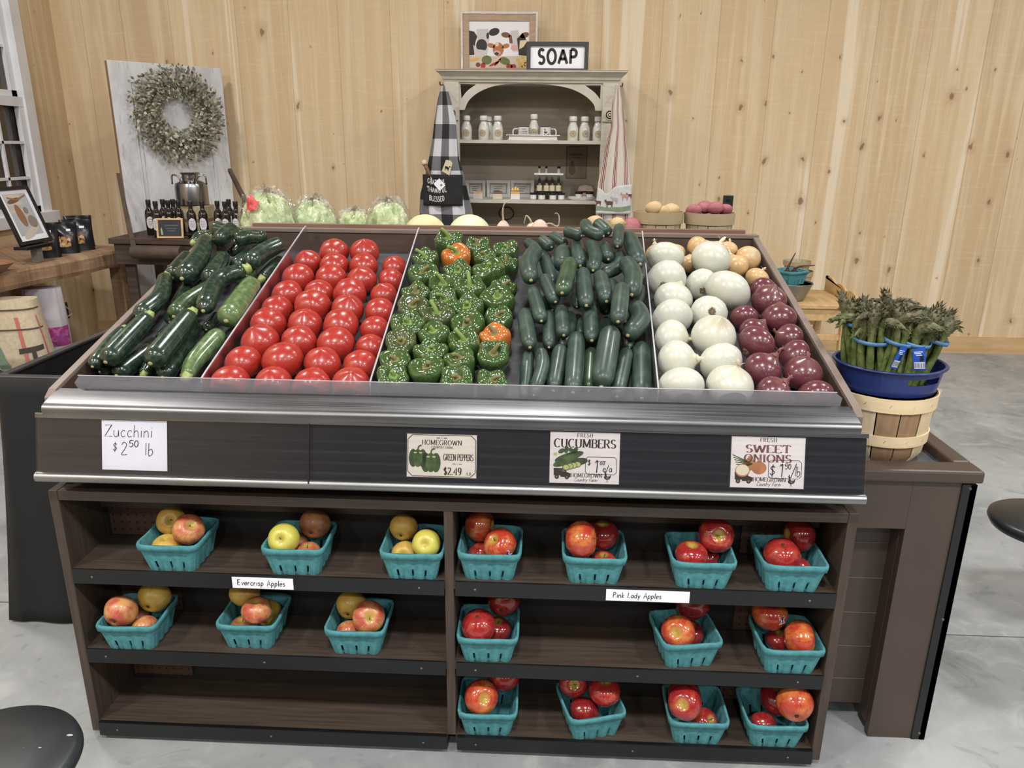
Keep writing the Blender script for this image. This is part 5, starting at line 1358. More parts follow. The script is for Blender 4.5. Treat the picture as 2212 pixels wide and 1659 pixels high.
# celery tray behind
cx = atY(1795, 760, .72)
ct = thing('blue_tray', 'blue plastic tray of celery hearts behind the asparagus', 'tray', (1.03, .72, .7315))
m = MB()
for y0, y1, x0, x1 in ((-.1, -.094, -.07, .07), (.094, .1, -.07, .07), (-.1, .1, -.07, -.064), (-.1, .1, .064, .07)): m.box(x0, x1, y0, y1, 0, .06)
m.box(-.07, .07, -.1, .1, 0, .004).build('tray_body', M_blue, ct, bevel=.002)
M_cel = mat('celery_green', (186, 200, 124), (214, 218, 160), .4, scale=6, stretch=(10, 10, 1), detail=3)
for i in range(4):
    y = .72 - .063 + .042 * i
    t = thing('celery_heart', 'pale green celery heart in the blue tray, %s from the front' % ORD[i], 'celery', (1.03, y, .7375 + .03), group='celery hearts in the blue tray')
    for j in range(4):
        m = MB().tube([(-.058, (j - 1.5) * .009, .0), (-.02, (j - 1.5) * .009, .014), (.02, (j - 1.5) * .008, .022), (.058, (j - 1.5) * .006, .028)], [.012, .011, .009, .006], 10, flat=.8, lobe=lambda a, s: 1 + .08 * cos(7 * a))
        m.build('celery_rib', M_cel, t, True)

# ------------------------------------------------------------------ stools
M_seat = mat('black_stool_plastic', (30, 32, 34), (42, 45, 47), .35, scale=6, bump=.05)
M_dust = mat('pale_lint', (150, 150, 150), None, .9)
def seat_prof(r): return [(.03, .38), (r * .6, .392), (r * .94, .412), (r, .428), (r * .985, .438), (r * .9, .446), (r * .5, .452), (0, .453)]
sx, sy, r = -.725, -.542, .151
t = thing('round_stool', 'round black stool with dusty seat in front of the apple shelves', 'stool', (sx, sy, 0))
MB().lathe(seat_prof(r), 56).build('seat', M_seat, t, True)
MB().lathe([(.028, .03), (.028, .39)], 20).build('column', M_black, t, 'angle')
MB().lathe([(r * .86, 0), (r * .86, .008), (r * .6, .018), (.03, .034), (0, .034)], 48).build('foot_plate', M_black, t, 'angle')
m = MB()
for px, py in ((150, 1584), (86, 1615), (50, 1616), (26, 1596)):
    p = atZ(px, py, .4515) - Vector((sx, sy, 0)); s_ = .004 if px == 150 else .002
    m.lathe([(s_, 0), (s_ * .6, s_ * .3), (0, s_ * .4)], 7, 0, Matrix.Translation((p.x, p.y, .4515 - .004 * (px == 150))) @ Matrix.Diagonal((1.6, .7, 1, 1)))
o = m.build('dust_specks', M_dust, t); o['kind'] = 'stuff'
sx, sy, r = 1.672, .497, .146
t = thing('low_bench', 'black bench with a rounded end on the open concrete past the end table', 'bench', (sx, sy, 0))
m = MB().lathe(seat_prof(r), 56); m.v = [(x + .7 if x > .001 else x, y, z) for x, y, z in m.v]
m.build('seat', M_seat, t, True)
for lx in (.42, .8):
    MB().lathe([(.022, .0), (.022, .40)], 16, M=Matrix.Translation((lx, 0, 0))).build('leg', M_black, t, 'angle')

# ------------------------------------------------------------------ black skirted bin at the other end of the case
bn = thing('skirted_bin', 'black bin table with a cloth skirt beside the produce case', 'bin', (-1.36, .5, 0))
bw, bd, bh = .43, 1.25, .8
m = MB().box(0, bw, 0, .012, bh - .16, bh).box(0, bw, bd - .012, bd, bh - .16, bh).box(0, .012, .012, bd - .012, bh - .16, bh).box(bw - .012, bw, .012, bd - .012, bh - .16, bh).box(.012, bw - .012, .012, bd - .012, bh - .16, bh - .148)
m.build('bin_tray', M_tray, bn, bevel=.002)
MB().box(-.01, bw, -.012, .016, bh - .004, bh + .006).box(-.01, .016, .016, bd, bh - .004, bh + .006).build('bin_rim', mat('black_rim', (52, 50, 50), (60, 58, 58), .35), bn, bevel=.003)
MB().box(.02, .024, .3, bd - .02, bh - .12, bh - .06).box(.012, bw - .012, .4, bd - .012, bh - .148, bh - .1).build('inner_shelf', M_tray, bn)
MB().box(.03, bw - .03, .03, bd - .03, 0, bh - .165).build('bin_stand', M_inner, bn)
def skirt(u, v):
    k = v ** 1.3; L = bw + bd
    s = u * L
    f = .018 * k * sin(s * 26) + .012 * k * sin(s * 11 + 1)
    z = (bh - .006) * (1 - v) + .008
    if s < bw: return (bw - s - .05 * k * (1 - s / bw) * 0 - .055 * k * (s / bw), -.016 - f * .8 - .05 * k * (s / bw) ** 2, z)
    q = s - bw
    return (-.016 - .055 * k + f, q - .05 * k * max(0, 1 - q / .2), z)
MB().grid(skirt, 150, 16).build('cloth_skirt', M_cloth, bn, True, solid=.002)

# ------------------------------------------------------------------ on the rear half of the case
DZ = 1.0606
M_mel1 = mat('netted_melon_rind', (214, 203, 160), (198, 186, 142), .6, scale=26, detail=5, bump=.2)
M_mel2 = mat('smooth_melon_rind', (208, 213, 176), (196, 203, 164), .45, scale=5)
for px, m_, lb in ((922, M_mel1, 'cream netted melon on the rear deck, nearer the bagged lettuce'), (1010, M_mel2, 'smooth pale green melon on the rear deck below the checked apron')):
    p = atY(px, 463, 1.2); r = (p.z - DZ) / 2
    p.x += .007 * (1 if px > 950 else -1)
    t = thing('melon', lb, 'melon', (p.x, 1.2, DZ), group='melons on the rear deck')
    MB().lathe([(sin(pi * i / 18), -cos(pi * i / 18)) for i in range(19)], 32, M=Matrix.Translation((0, 0, r)) @ Matrix.Diagonal((r, r, r, 1))).build('rind', m_, t, True)
    MB().lathe([(.012, .0), (.009, .004), (.004, .002), (0, .001)], 12, M=Matrix.Translation((0, r * .55, r * 1.83)) @ Matrix.Rotation(-.55, 4, 'X')).build('stem_scar', M_scar, t, True)
def leaf_mat():
    t = NT('lettuce_leaf'); n = t.noise(t.obj((1, 1, 1), 9), 26, 4, .6, .8)
    t.set(t.ramp(n, ((.35, S(150, 172, 112)), (.5, S(186, 200, 148)), (.65, S(216, 222, 190)))), .45); t.bump(n, .6, .004); return t.m
M_let = leaf_mat()
def wrap_mat():
    t = NT('crinkled_plastic_wrap'); n = t.noise(t.obj(), 34, 3, .5, 1.5); n2 = t.noise(t.obj(), 12, 2)
    tr = t.n('BsdfTransparent'); gl = t.n('BsdfGlossy'); gl.inputs['Roughness'].default_value = .14
    b = t.n('Bump'); b.inputs['Strength'].default_value = .9; b.inputs['Distance'].default_value = .012; t.put(b.inputs['Height'], n); t.put(gl.inputs['Normal'], b.outputs[0])
    lw = t.n('LayerWeight'); lw.inputs[0].default_value = .5; t.put(lw.inputs['Normal'], b.outputs[0])
    mx = t.n('MixShader'); t.put(mx.inputs[0], t.math('ADD', t.math('MULTIPLY', lw.outputs['Facing'], .55), t.math('MULTIPLY', t.step(n2, .5, .7), .1))); t.put(mx.inputs[1], tr); t.put(mx.inputs[2], gl)
    t.put(t.out.inputs[0], mx.outputs[0]); return t.m
M_wrap = wrap_mat()
M_redp = mat('red_wrap_print', (190, 52, 60), (210, 90, 90), .4, scale=60)
for i, (x0, x1, top, y, lb) in enumerate(((518, 632, 416, 1.18, 'largest bagged lettuce, with red print on the wrap'), (630, 722, 433, 1.29, 'bagged lettuce next to the one with red print'), (728, 804, 455, 1.42, 'smallest bagged lettuce, half behind a taller one'), (792, 880, 434, 1.34, 'bagged lettuce beside the netted melon'))):
    p = atY((x0 + x1) / 2, top, y); hgt = p.z - DZ; rx = pxr((x1 - x0) / 2, p) * 1.1
    t = thing('lettuce_head', lb, 'lettuce', (p.x, y, DZ), group='bagged lettuce heads on the rear deck')
    rr = random.Random(i)
    ph = [rr.random() * 6 for _ in range(6)]
    def rad(a, b):
        return 1 + .05 * sin(3 * a + ph[0]) * sin(2 * b + ph[1]) + .04 * sin(7 * a + ph[2] + 3 * b) + .03 * sin(13 * a + ph[3] - 5 * b)
    def S1(u, v, k=.92, cr=0):
        a = 2 * pi * u; b = pi * v; q = rad(a, b) * k
        if cr: q *= 1 + cr * (abs(sin(9 * a + ph[4] + 4 * sin(b * 3))) + abs(sin(11 * b + ph[5] + 3 * sin(2 * a))))
        z = (1 - cos(b)) / 2
        r_ = max(1e-4, sin(b)) ** .62 * (1.04 - .12 * z)
        return (rx * r_ * q * cos(a), min(rx, .085) * r_ * q * sin(a), max(.002, hgt * z * (q if z > .5 else 1)))
    MB().grid(lambda u, v: S1(u, v), 48, 28).build('leaves', M_let, t, True)
    MB().grid(lambda u, v: S1(u, v, .97, .045), 72, 44).build('plastic_wrap', M_wrap, t, False)
    if i == 0: MB().grid(lambda u, v: S1(.64 + .1 * u, .64 + .14 * v, 1.02, .03), 8, 8).build('red_print', M_redp, t, True)
M_pot = mat('yellow_potato_skin', (198, 172, 128), (180, 152, 108), .6, scale=9, detail=4)
M_potr = mat('red_potato_skin', (146, 78, 88), (166, 100, 104), .55, scale=9, detail=4)
def potato(k, m):
    rr = random.Random(k); ph = rr.random() * 6
    return MB().lathe([(sin(pi * i / 16) * .78, -cos(pi * i / 16)) for i in range(17)], 22, lobe=lambda a, r, z: r * (1 + .08 * cos(2 * a + ph) + .05 * cos(3 * a + z * 2))).mesh('potato', m, True)
POT = [potato(k, M_pot) for k in range(3)]; POTR = [potato(k + 3, M_potr) for k in range(3)]
def heap_basket(px0, px1, pyr, y, lb, mesh, pots, plb, grp):
    a = atY(px0, pyr, y); b = atY(px1, pyr, y); c = (a + b) / 2; R = (b.x - a.x) / 2 - .004
    H = max(.05, c.z - DZ)
    t = bushel('bushel_basket', lb, (c.x, y, DZ), R * .8, R, H, 14, set(), hoops=1, mats=(M_splg, M_splg, M_hoopg))
    for k, (px, py, r, w_) in enumerate(pots):
        p = atY(px, py, y - .02 + .02 * (k % 2)); q = pxr(r, p) * 1.25
        p.z = max(p.z, DZ + H - .015 + q * .2)
        tag(inst('potato', mesh[k % 3], None, upframe(p, (1, .3 * (k % 3 - 1), .1), k, q)), w_ + ' ' + plb, 'potato', grp)
M_splg = mat('grey_green_splint', (168, 158, 128), (184, 174, 146), .7, scale=8, stretch=(12, 12, 1), detail=4)
M_hoopg = mat('tan_hoop', (176, 158, 126), (164, 144, 110), .7, scale=8)
heap_basket(1369, 1476, 461, 1.36, 'splint basket of yellow potatoes on the rear deck', POT, [(1412, 449, 15, 'roundest yellow potato'), (1450, 454, 15, 'long yellow potato beside the roundest one'), (1432, 458, 13, 'low yellow potato between the two big ones')], 'in the taller splint basket', 'yellow potatoes on the rear deck')
heap_basket(1479, 1587, 463, 1.37, 'splint basket of red potatoes on the rear deck', POTR, [(1499, 455, 14, 'dusty red potato by the yellow ones'), (1523, 448, 15, 'topmost bright red potato'), (1545, 449, 15, 'bright red potato next to the topmost'), (1566, 453, 13, 'red potato by the outer rim')], 'in the splint basket', 'red potatoes on the rear deck')
heap_basket(1262, 1352, 484, 1.17, 'low splint basket of yellow potatoes against the rear rail', POT, [(1284, 481, 16, 'big yellow potato'), (1334, 482, 13, 'small yellow potato')], 'in the low basket by the rear rail', 'yellow potatoes on the rear deck')
p = atY(1362, 481, 1.3)
tag(inst('potato', POTR[0], None, upframe((p.x, 1.3, DZ + .1), (.2, .1, 1), 0, .05 + 0 * p.z)), 'single red potato standing between the low basket and the taller one', 'potato', 'red potatoes on the rear deck')
M_tur = mat('pale_pink_turnip', (198, 164, 150), (220, 200, 180), .5, scale=8)
M_rtl = mat('dry_root_tail', (150, 136, 112), (196, 184, 158), .8, scale=60)
for px, py, r, path, lb in ((1087, 488, 10, [(1087, 480), (1086, 455), (1090, 440), (1101, 433)], 'turnip with a tall thin root in front of the lower shelf'),
                            (1166, 489, 15, [(1172, 488), (1188, 483), (1205, 489), (1208, 470), (1204, 461), (1198, 461)], 'pale pink turnip with a long curling root'),
                            (1149, 492, 9, [(1149, 487), (1145, 474), (1137, 466), (1134, 474), (1132, 484)], 'turnip with a hooked pale root tip')):
    y = 1.22 if px != 1149 else 1.32; p = atY(px, py, y); R = max(pxr(r, p), .02); hz = p.z - R
    t = thing('turnip', lb, 'turnip', (p.x, y, DZ), group='turnips on the rear deck')
    zc = p.z - DZ; Rz = zc / 1.0 * .5
    MB().lathe([(sin(pi * i / 16), -cos(pi * i / 16)) for i in range(17)], 24, M=Matrix.Translation((0, 0, (zc + R) / 2)) @ Matrix.Diagonal((R * 1.6, R * 1.6, (zc + R) / 2, 1))).build('turnip_body', M_tur, t, True)
    pts = [Vector(atY(a, b, y - .005)) - Vector((p.x, y, DZ)) for a, b in path]
    pts[0] = Vector((0, 0, zc + R * .9)) if path[0][1] < 486 else pts[0]
    MB().tube(bez(pts, 24), [.0042 - .003 * i / 24 for i in range(25)], 7).build('root_tail', M_rtl, t, True)

# ------------------------------------------------------------------ painted hutch against the back wall
M_hut = mat('greige_chalk_paint', (198, 191, 178), (184, 176, 162), .7, scale=10, stretch=(1, 1, 6), detail=4)
M_hutb = mat('taupe_back_boards', (160, 150, 133), (147, 137, 121), .75, scale=4, stretch=(.3, 1, 10), detail=3)
HY, HB = 3.70, 4.08
hut = thing('hutch', 'tall greige painted hutch with arched top against the pine wall', 'hutch', (.1, HY, 0))
def hx(px, py=300, y=None): return atY(px, py, HY if y is None else y).x - .1
def hz(py, px=1150, y=None): return atY(px, py, HY if y is None else y).z
zc0, zc1 = hz(177), hz(152)
xl, xr = hx(960, 200), hx(1336, 200); il, ir = hx(992, 270), hx(1299, 270)
D = HB - HY
for a, b in ((xl, il), (ir, xr)):
    m = MB().box(a, b, 0, .04, .88, zc0)
    for k in range(4):
        x = a + (b - a) * (.24 + .17 * k); m.box(x - .004, x + .004, -.003, .0, .95, hz(272))
    m.build('post', M_hut, hut, bevel=.002)
    MB().box(a if a == xl else b - .02, a + .02 if a == xl else b, .04, D, .88, zc0).build('side_panel', M_hut, hut)
    cz = hz(247); cx_ = (a + b) / 2
    m = MB().box(a + .004, b - .004, -.012, 0, cz - .042, cz + .042)
    m.build('rosette_block', M_hut, hut, bevel=.002)
    m = MB()
    for r0, r1 in ((.034, .026), (.02, .012)): m.lathe([(r0, 0), (r0 - .002, .006), (r1, .006), (r1, 0)], 24, M=Matrix.Translation((cx_, -.012, cz)) @ Matrix.Rotation(pi / 2, 4, 'X'))
    m.lathe([(.008, 0), (.006, .005), (0, .006)], 16, M=Matrix.Translation((cx_, -.012, cz)) @ Matrix.Rotation(pi / 2, 4, 'X')).build('rosette', M_hut, hut, 'angle')
MB().box(xl, xr, D - .02, D, .0, zc0).build('back_panel', M_hutb, hut)
for q in (xl - .012, xr + .012):
    MB().tube([(q, .03, hz(184)), (q, -.03, hz(186)), (q, -.1, hz(188)), (q, -.118, hz(185)), (q, -.122, hz(181))], .004, 8).build('apron_hook', M_black, hut, True)
def cornice():
    m = MB(); prof = [(0, zc0 - .004), (.004, zc0 + .008), (.012, zc0 + .014), (.018, zc0 + .03), (.036, zc0 + .05), (.05, zc0 + .058), (.05, zc1 - .006), (.054, zc1)]
    V = []
    for o, z in prof: V += [(xl - o, -o, z), (xr + o, -o, z), (xr + o, D, z), (xl - o, D, z)]
    n = len(prof)
    m.add(V, [(4 * i + k, 4 * i + (k + 1) % 4, 4 * i + 4 + (k + 1) % 4, 4 * i + 4 + k) for i in range(n - 1) for k in range(4)] + [(3, 2, 1, 0), (4 * n - 4, 4 * n - 3, 4 * n - 2, 4 * n - 1)])
    return m
cornice().build('cornice', M_hut, hut)
def holed(name, loops, thick, m_, parent, M):
    cu = bpy.data.curves.new(name, 'CURVE'); cu.dimensions = '2D'; cu.fill_mode = 'BOTH'; cu.extrude = thick / 2
    for L in loops:
        s = cu.splines.new('POLY'); s.points.add(len(L) - 1); s.use_cyclic_u = True
        for q, (x, y) in zip(s.points, L): q.co = (x, y, 0, 1)
    o = bpy.data.objects.new(name, cu); COL.objects.link(o)
    dg = bpy.context.evaluated_depsgraph_get(); dg.update()
    me = bpy.data.meshes.new_from_object(o.evaluated_get(dg)); COL.objects.unlink(o); bpy.data.objects.remove(o)
    me.materials.clear(); me.materials.append(m_); me.name = name
    return inst(name, me, parent, M)
def P2(px, py): v = atY(px, py, HY); return (v.x - .1, v.z)
arch = [(1003, 237), (1011.7, 217.8), (1032, 200), (1062, 187), (1098, 181.5), (1146, 180.5), (1196.5, 184), (1234.5, 192), (1265, 207.6), (1282.6, 225), (1286, 239)]
ac = [(v.x, v.y) for v in bez([(*P2(*q), 0) for q in arch], 50)]
outer = [P2(991, 237)] + ac + [P2(1300, 239), (ir + .001, zc0), (il - .001, zc0)]
def tri(pts): return [(v.x, v.y) for v in bez([(*P2(*q), 0) for q in pts], 12)]
h1 = [P2(994, 181), P2(1028, 182)] + tri([(1028, 182), (1009, 196), (996, 213)])[1:]
h2 = [P2(1298, 184), P2(1297, 215)] + tri([(1297, 215), (1285, 200), (1264, 184)])[1:]
holed('arched_valance', [outer, h1, h2], .018, M_hut, hut, Matrix.Translation((0, .02, 0)) @ Matrix.Rotation(pi / 2, 4, 'X'))
sz1 = hz(303); sz2 = hz(433)
for z in (sz1, sz2):
    MB().box(xl + .02, xr - .02, .012, D - .02, z - .022, z).build('shelf', M_hut, hut, bevel=.002)
sz1 += .0006; sz2 += .0006; zc1 += .0006
MB().box(xl - .03, xr + .03, -.06, D, .86, .89).build('counter_top', M_hut, hut, bevel=.003)
cb = MB().box(xl, xr, -.03, D, .06, .86).build('lower_cabinet', M_hut, hut)
for k in (0, 1):
    x0 = xl + .03 + k * (xr - xl - .03) / 2
    dr = MB().box(x0, x0 + (xr - xl) / 2 - .045, -.048, -.03, .1, .82).build('cabinet_door', M_hut, hut, bevel=.003)
    MB().lathe([(.004, 0), (.004, .012), (.012, .016), (.009, .024), (0, .026)], 14, M=Matrix.Translation((x0 + (.04 if k else (xr - xl) / 2 - .085), -.048, .55)) @ Matrix.Rotation(pi / 2, 4, 'X')).build('knob', M_black, dr, True)
# ---- on its top
M_wash = mat('whitewashed_frame', (214, 206, 204), (200, 190, 186), .6, scale=30)
M_tan = mat('tan_wood_frame', (176, 150, 126), (160, 134, 110), .6, scale=9, stretch=(1, 1, 6))
M_canv = mat('white_canvas', (226, 224, 226), None, .7)
ART = {n: mat('art_' + n, c, None, .7) for n, c in dict(dark=(52, 46, 46), brown=(122, 80, 60), ginger=(176, 112, 72), pink=(206, 160, 150), grey=(196, 190, 188), red=(164, 56, 46), yellow=(208, 168, 84), green=(104, 110, 66), cream=(214, 200, 160), purple=(110, 66, 60), tan=(196, 184, 168)).items()}
AL = list(ART.values()); AI_ = {n: i for i, n in enumerate(ART)}
y = 4.02; tl = atY(995, 25, y); br = atY(1160, 151, y)
t = thing('framed_picture', 'framed painting of cows and vegetables on top of the hutch', 'picture', ((tl.x + br.x) / 2, y, zc1))
def lp(px, py, dy=0.0): v = atY(px, py, y); return (v.x - t.location.x, dy, v.z - zc1)
def frame4(m, q0, q1, w_, y0, y1):
    (x0, z0), (x1, z1) = q0, q1
    return m.box(x0, x0 + w_, y0, y1, z0, z1).box(x1 - w_, x1, y0, y1, z0, z1).box(x0 + w_, x1 - w_, y0, y1, z1 - w_, z1).box(x0 + w_, x1 - w_, y0, y1, z0, z0 + w_)
a, b = lp(995, 25), lp(1160, 151)
frame4(MB(), (a[0], .0), (b[0], a[2]), .014, -.012, .012).build('outer_frame', M_wash, t, bevel=.001)
frame4(MB(), (a[0] + .014, .0), (b[0] - .014, a[2] - .014), .042, -.006, .01).build('inner_frame', M_tan, t, bevel=.001)
MB().box(a[0] + .02, b[0] - .02, .002, .008, .002, a[2] - .03).build('canvas', M_canv, t)
m = MB()
def pa(c, pts, k): m.poly([lp(q[0], q[1], .0016 - .0003 * k) for q in pts][::1], AI_[c])
def el(c, cx, cy, rx, ry, k, rot=0):
    s_, c_ = sin(radians(rot)), cos(radians(rot))
    pa(c, [(cx + rx * cos(2 * pi * i / 16) * c_ - ry * sin(2 * pi * i / 16) * s_, cy + rx * cos(2 * pi * i / 16) * s_ + ry * sin(2 * pi * i / 16) * c_) for i in range(16)], k)
Z = lambda x, y_: (880 + x * .2532, y_ * .2532)
pa('dark', [Z(*q) for q in ((527, 260), (570, 270), (596, 310), (580, 360), (570, 470), (527, 470))], 1)
pa('tan', [Z(527, 478), Z(1036, 478), Z(1036, 585), Z(527, 585)], 1)
pa('grey', [Z(*q) for q in ((590, 250), (690, 245), (700, 330), (680, 470), (600, 470))], 1)
el('dark', *Z(740, 272), 12, 8, 2, -20); el('dark', *Z(685, 305), 3, 7, 2)
el('dark', *Z(633, 388), 12, 14, 3); pa('grey', [Z(560, 380), Z(600, 420), Z(672, 430), Z(660, 474), Z(575, 474)], 4)
pa('grey', [Z(*q) for q in ((880, 265), (945, 255), (960, 330), (945, 440), (900, 440), (868, 330))], 1)
el('brown', *Z(840, 298), 10, 6, 2, 10); el('brown', *Z(1000, 300), 10, 6, 2, -20)
pa('brown', [Z(862, 300), Z(890, 300), Z(900, 370), Z(872, 370)], 2); pa('dark', [Z(935, 330), Z(985, 280), Z(1035, 380), Z(1030, 478), Z(950, 470)], 2)
pa('cream', [Z(960, 345), Z(1030, 340), Z(990, 400), Z(955, 420)], 3)
el('pink', *Z(913, 408), 8, 6, 3)
el('ginger', *Z(775, 420), 12, 15, 3); el('ginger', *Z(715, 388), 8, 5, 3, 15); el('ginger', *Z(840, 392), 8, 5, 3, -15); el('pink', *Z(765, 450), 8, 5, 4); el('dark', *Z(762, 458), 5, 3, 5); el('cream', *Z(765, 377), 4, 5, 4)
for x in (740, 808): el('dark', *Z(x, 408), 1.4, 1.4, 5)
for c, x, y_, rx, ry, ro in (('yellow', 572, 508, 11, 3.4, -14), ('green', 677, 512, 11, 10, 0), ('purple', 603, 552, 5, 5, 0), ('red', 645, 560, 5.5, 6.5, 0), ('red', 740, 545, 12, 2.6, -25), ('red', 770, 530, 11, 2.4, -50), ('green', 830, 520, 12, 8, 20), ('red', 870, 566, 7, 5.5, 0), ('red', 905, 568, 6, 5.5, 0)): el(c, *Z(x, y_), rx, ry, 3, ro)
for x, y_ in ((945, 510), (985, 490), (960, 540), (1000, 525), (965, 572), (1010, 548), (990, 565)): el('yellow', *Z(x, y_), 4.4, 4.4, 3)
m.build('painting', AL, t)
y = 3.86; tl = atY(1138, 90, y); br = atY(1270, 151, y)
t = thing('soap_sign', 'black framed white sign lettered SOAP on the hutch top', 'sign', ((tl.x + br.x) / 2, y, zc1))
hw_ = (br.x - tl.x) / 2; hh = tl.z - zc1
frame4(MB(), (-hw_, 0), (hw_, hh), .026, -.014, .014).build('frame', mat('charcoal_frame', (58, 54, 52), (68, 63, 60), .6, scale=20), t, bevel=.001)
MB().box(-hw_ + .02, hw_ - .02, 0, .01, .004, hh - .02).build('board', M_paper, t)
m = MB(); MS = Matrix(((1, 0, 0, 0), (0, 0, -1, -.0008), (0, 1, 0, 0), (0, 0, 0, 1)))
caps(m, 'SOAP', 0, .055, hh * .46, MS, thick=.23, thin=.21, serif=0, sp=.18, wx=.88); m.build('lettering', mat('sign_black', (40, 38, 38), None, .7), t)

# ---- milk bottles, mugs, tray
M_milk = mat('milk_white_glass', (206, 204, 194), None, .14, coat=.4)
M_cap = mat('white_paper_cap', (214, 212, 208), None, .6)
M_lab = mat('kraft_round_label', (176, 160, 136), (164, 148, 124), .8, scale=60)
M_twine = mat('grey_twine', (120, 112, 102), None, .9)
BOT = MB().lathe([(.034, 0), (.0365, .004), (.0365, .062), (.034, .082), (.024, .106), (.0215, .12), (.0225, .128), (0, .128)], 28).mesh('bottle_body', M_milk, 'angle')
CAPM = MB().lathe([(.0245, .122), (.026, .124), (.0255, .146), (.023, .152), (0, .153)], 24).mesh('cap', M_cap, 'angle')
def oval_label(R, a0, zc, hz_, extra=None):
    m = MB(); n = 12
    def P(u, v):
        t = -1 + 2 * v; w_ = a0 * sqrt(max(0, 1 - t * t)); a = w_ * (2 * u - 1)
        return (R * sin(a), -R * cos(a), zc + hz_ * t)
    return m.grid(P, 8, n)
LABM = oval_label(.0372, .62, .042, .024)
LABM.add([(.004 * cos(i), -.0381, .043 + .0026 * sin(i)) for i in range(6)], [tuple(range(6))], 1)
LABM = LABM.mesh('label', [M_lab, M_brink])
TWM = MB().lathe([(.0262, .118), (.0268, .12), (.0262, .122)], 20).mesh('twine', M_twine)
for px, yy, s, lb in ((1008, 3.80, 1, 'white milk bottle nearest the checked apron on the hutch shelf'), (1045, 3.79, 1, 'white milk bottle, second from the checked apron'), (1055, 3.93, 1, 'milk bottle standing behind the second one from the checked apron'), (1075, 3.79, 1, 'milk bottle beside the tray, apron side with black checks'),
                      (1237, 3.79, 1, 'milk bottle beside the tray, striped apron side'), (1262, 3.79, 1, 'milk bottle, middle of the three by the striped apron'), (1291, 3.80, 1, 'milk bottle partly hidden by the hutch post')):
    p = atY(px, 300, yy)
    t = thing('milk_bottle', lb, 'bottle', (p.x, yy, sz1), random.uniform(-.2, .2), group='milk bottles on the hutch')
    for n_, me in (('bottle_body', BOT), ('cap', CAPM), ('label', LABM), ('twine', TWM)): inst(n_, me, t)
M_enam = mat('white_enamel', (220, 216, 212), None, .3, coat=.3)
p0, p1 = atY(1094, 303, 3.79), atY(1209, 303, 3.79); cx_ = (p0.x + p1.x) / 2; tr_w = (p1.x - p0.x)
t = thing('serving_tray', 'white rectangular tray under two mugs on the hutch shelf', 'tray', (cx_, 3.80, sz1))
m = MB().box(-tr_w / 2 + .012, tr_w / 2 - .012, -.07, .07, 0, .004)
for q in (-1, 1): m.box(min(q * (tr_w / 2 - .012), q * (tr_w / 2 - .02)), max(q * (tr_w / 2 - .012), q * (tr_w / 2 - .02)), -.07, .07, .004, .03).box(-tr_w / 2 + .012, tr_w / 2 - .012, min(q * .062, q * .07), max(q * .062, q * .07), .004, .03)
m.build('tray_body', M_enam, t, bevel=.002)
m = MB(); frame4(m, (-tr_w / 2, -.08), (tr_w / 2, .08), .014, .028, .034); m.v = [(x, z, y_) for x, y_, z in m.v]
m.build('tray_rim', M_enam, t, bevel=.002)
TZ0 = sz1 + .0056
t = thing('milk_bottle', 'milk bottle standing on the tray between the two mugs', 'bottle', (atY(1153, 290, 3.82).x, 3.822, TZ0), 0, group='milk bottles on the hutch')
for n_, me in (('bottle_body', BOT), ('cap', CAPM), ('label', LABM), ('twine', TWM)): inst(n_, me, t, Matrix.Diagonal((.95, .95, 1.05, 1)))
MUG = MB().lathe([(.034, 0), (.036, .003), (.0365, .078), (.034, .078), (.0335, .006), (0, .005)], 28).mesh('mug_body', M_enam, 'angle')
MRIM = MB().lathe([(.034, .0775), (.0374, .0775), (.0374, .081), (.034, .081), (.034, .0775)], 28).mesh('rim', M_black)
MHND = MB().tube(bez([(.035, 0, .066), (.066, 0, .062), (.068, 0, .028), (.036, 0, .012)], 14), .0045, 8).mesh('handle', M_enam, True)
def onmug(m, fn):
    b = MB(); fn(b)
    b.v = [(-.0369 * sin(-x / .0369), -.0369 * cos(x / .0369) , z) for x, z, _ in b.v]
    return b
def txt1(b):
    for s_, z in (('FIRST', .058), ('I DRINK', .044), ('COFFEE', .030)): caps(b, s_, .004, z, .0095, I4, thick=.16, thin=.12, serif=0, sp=.1)
def txt2(b):
    hen(b, -.008, .054, .017, I4, 0, 0)
    blob(b, .002, .046, .011, .006, I4); 
    for x in (-.006, 0, .005, .009): b.poly([(x - .001, .036, 0), (x + .001, .036, 0), (x + .001, .043, 0), (x - .001, .043, 0)])
    blob(b, .004, .028, .016, .008, I4)
    for x in (-.010, -.003, .008, .016): b.poly([(x - .0016, .012, 0), (x + .0016, .012, 0), (x + .0016, .025, 0), (x - .0016, .025, 0)])
    blob(b, .022, .032, .005, .004, I4)
for px, flip, fn, lb in ((1131, 1, txt1, 'white enamel mug with lines of lettering on the tray'), (1178, 0, txt2, 'white enamel mug with stacked farm animal silhouettes on the tray')):
    p = atY(px, 293, 3.775)
    t = thing('mug', lb, 'mug', (p.x, 3.775, TZ0), 0, group='mugs on the hutch tray')
    inst('mug_body', MUG, t); inst('rim', MRIM, t)
    inst('handle', MHND, t, Matrix.Rotation(pi if flip else 0, 4, 'Z'))
    onmug(None, fn).build('lettering' if flip else 'animal_print', M_ink, t)
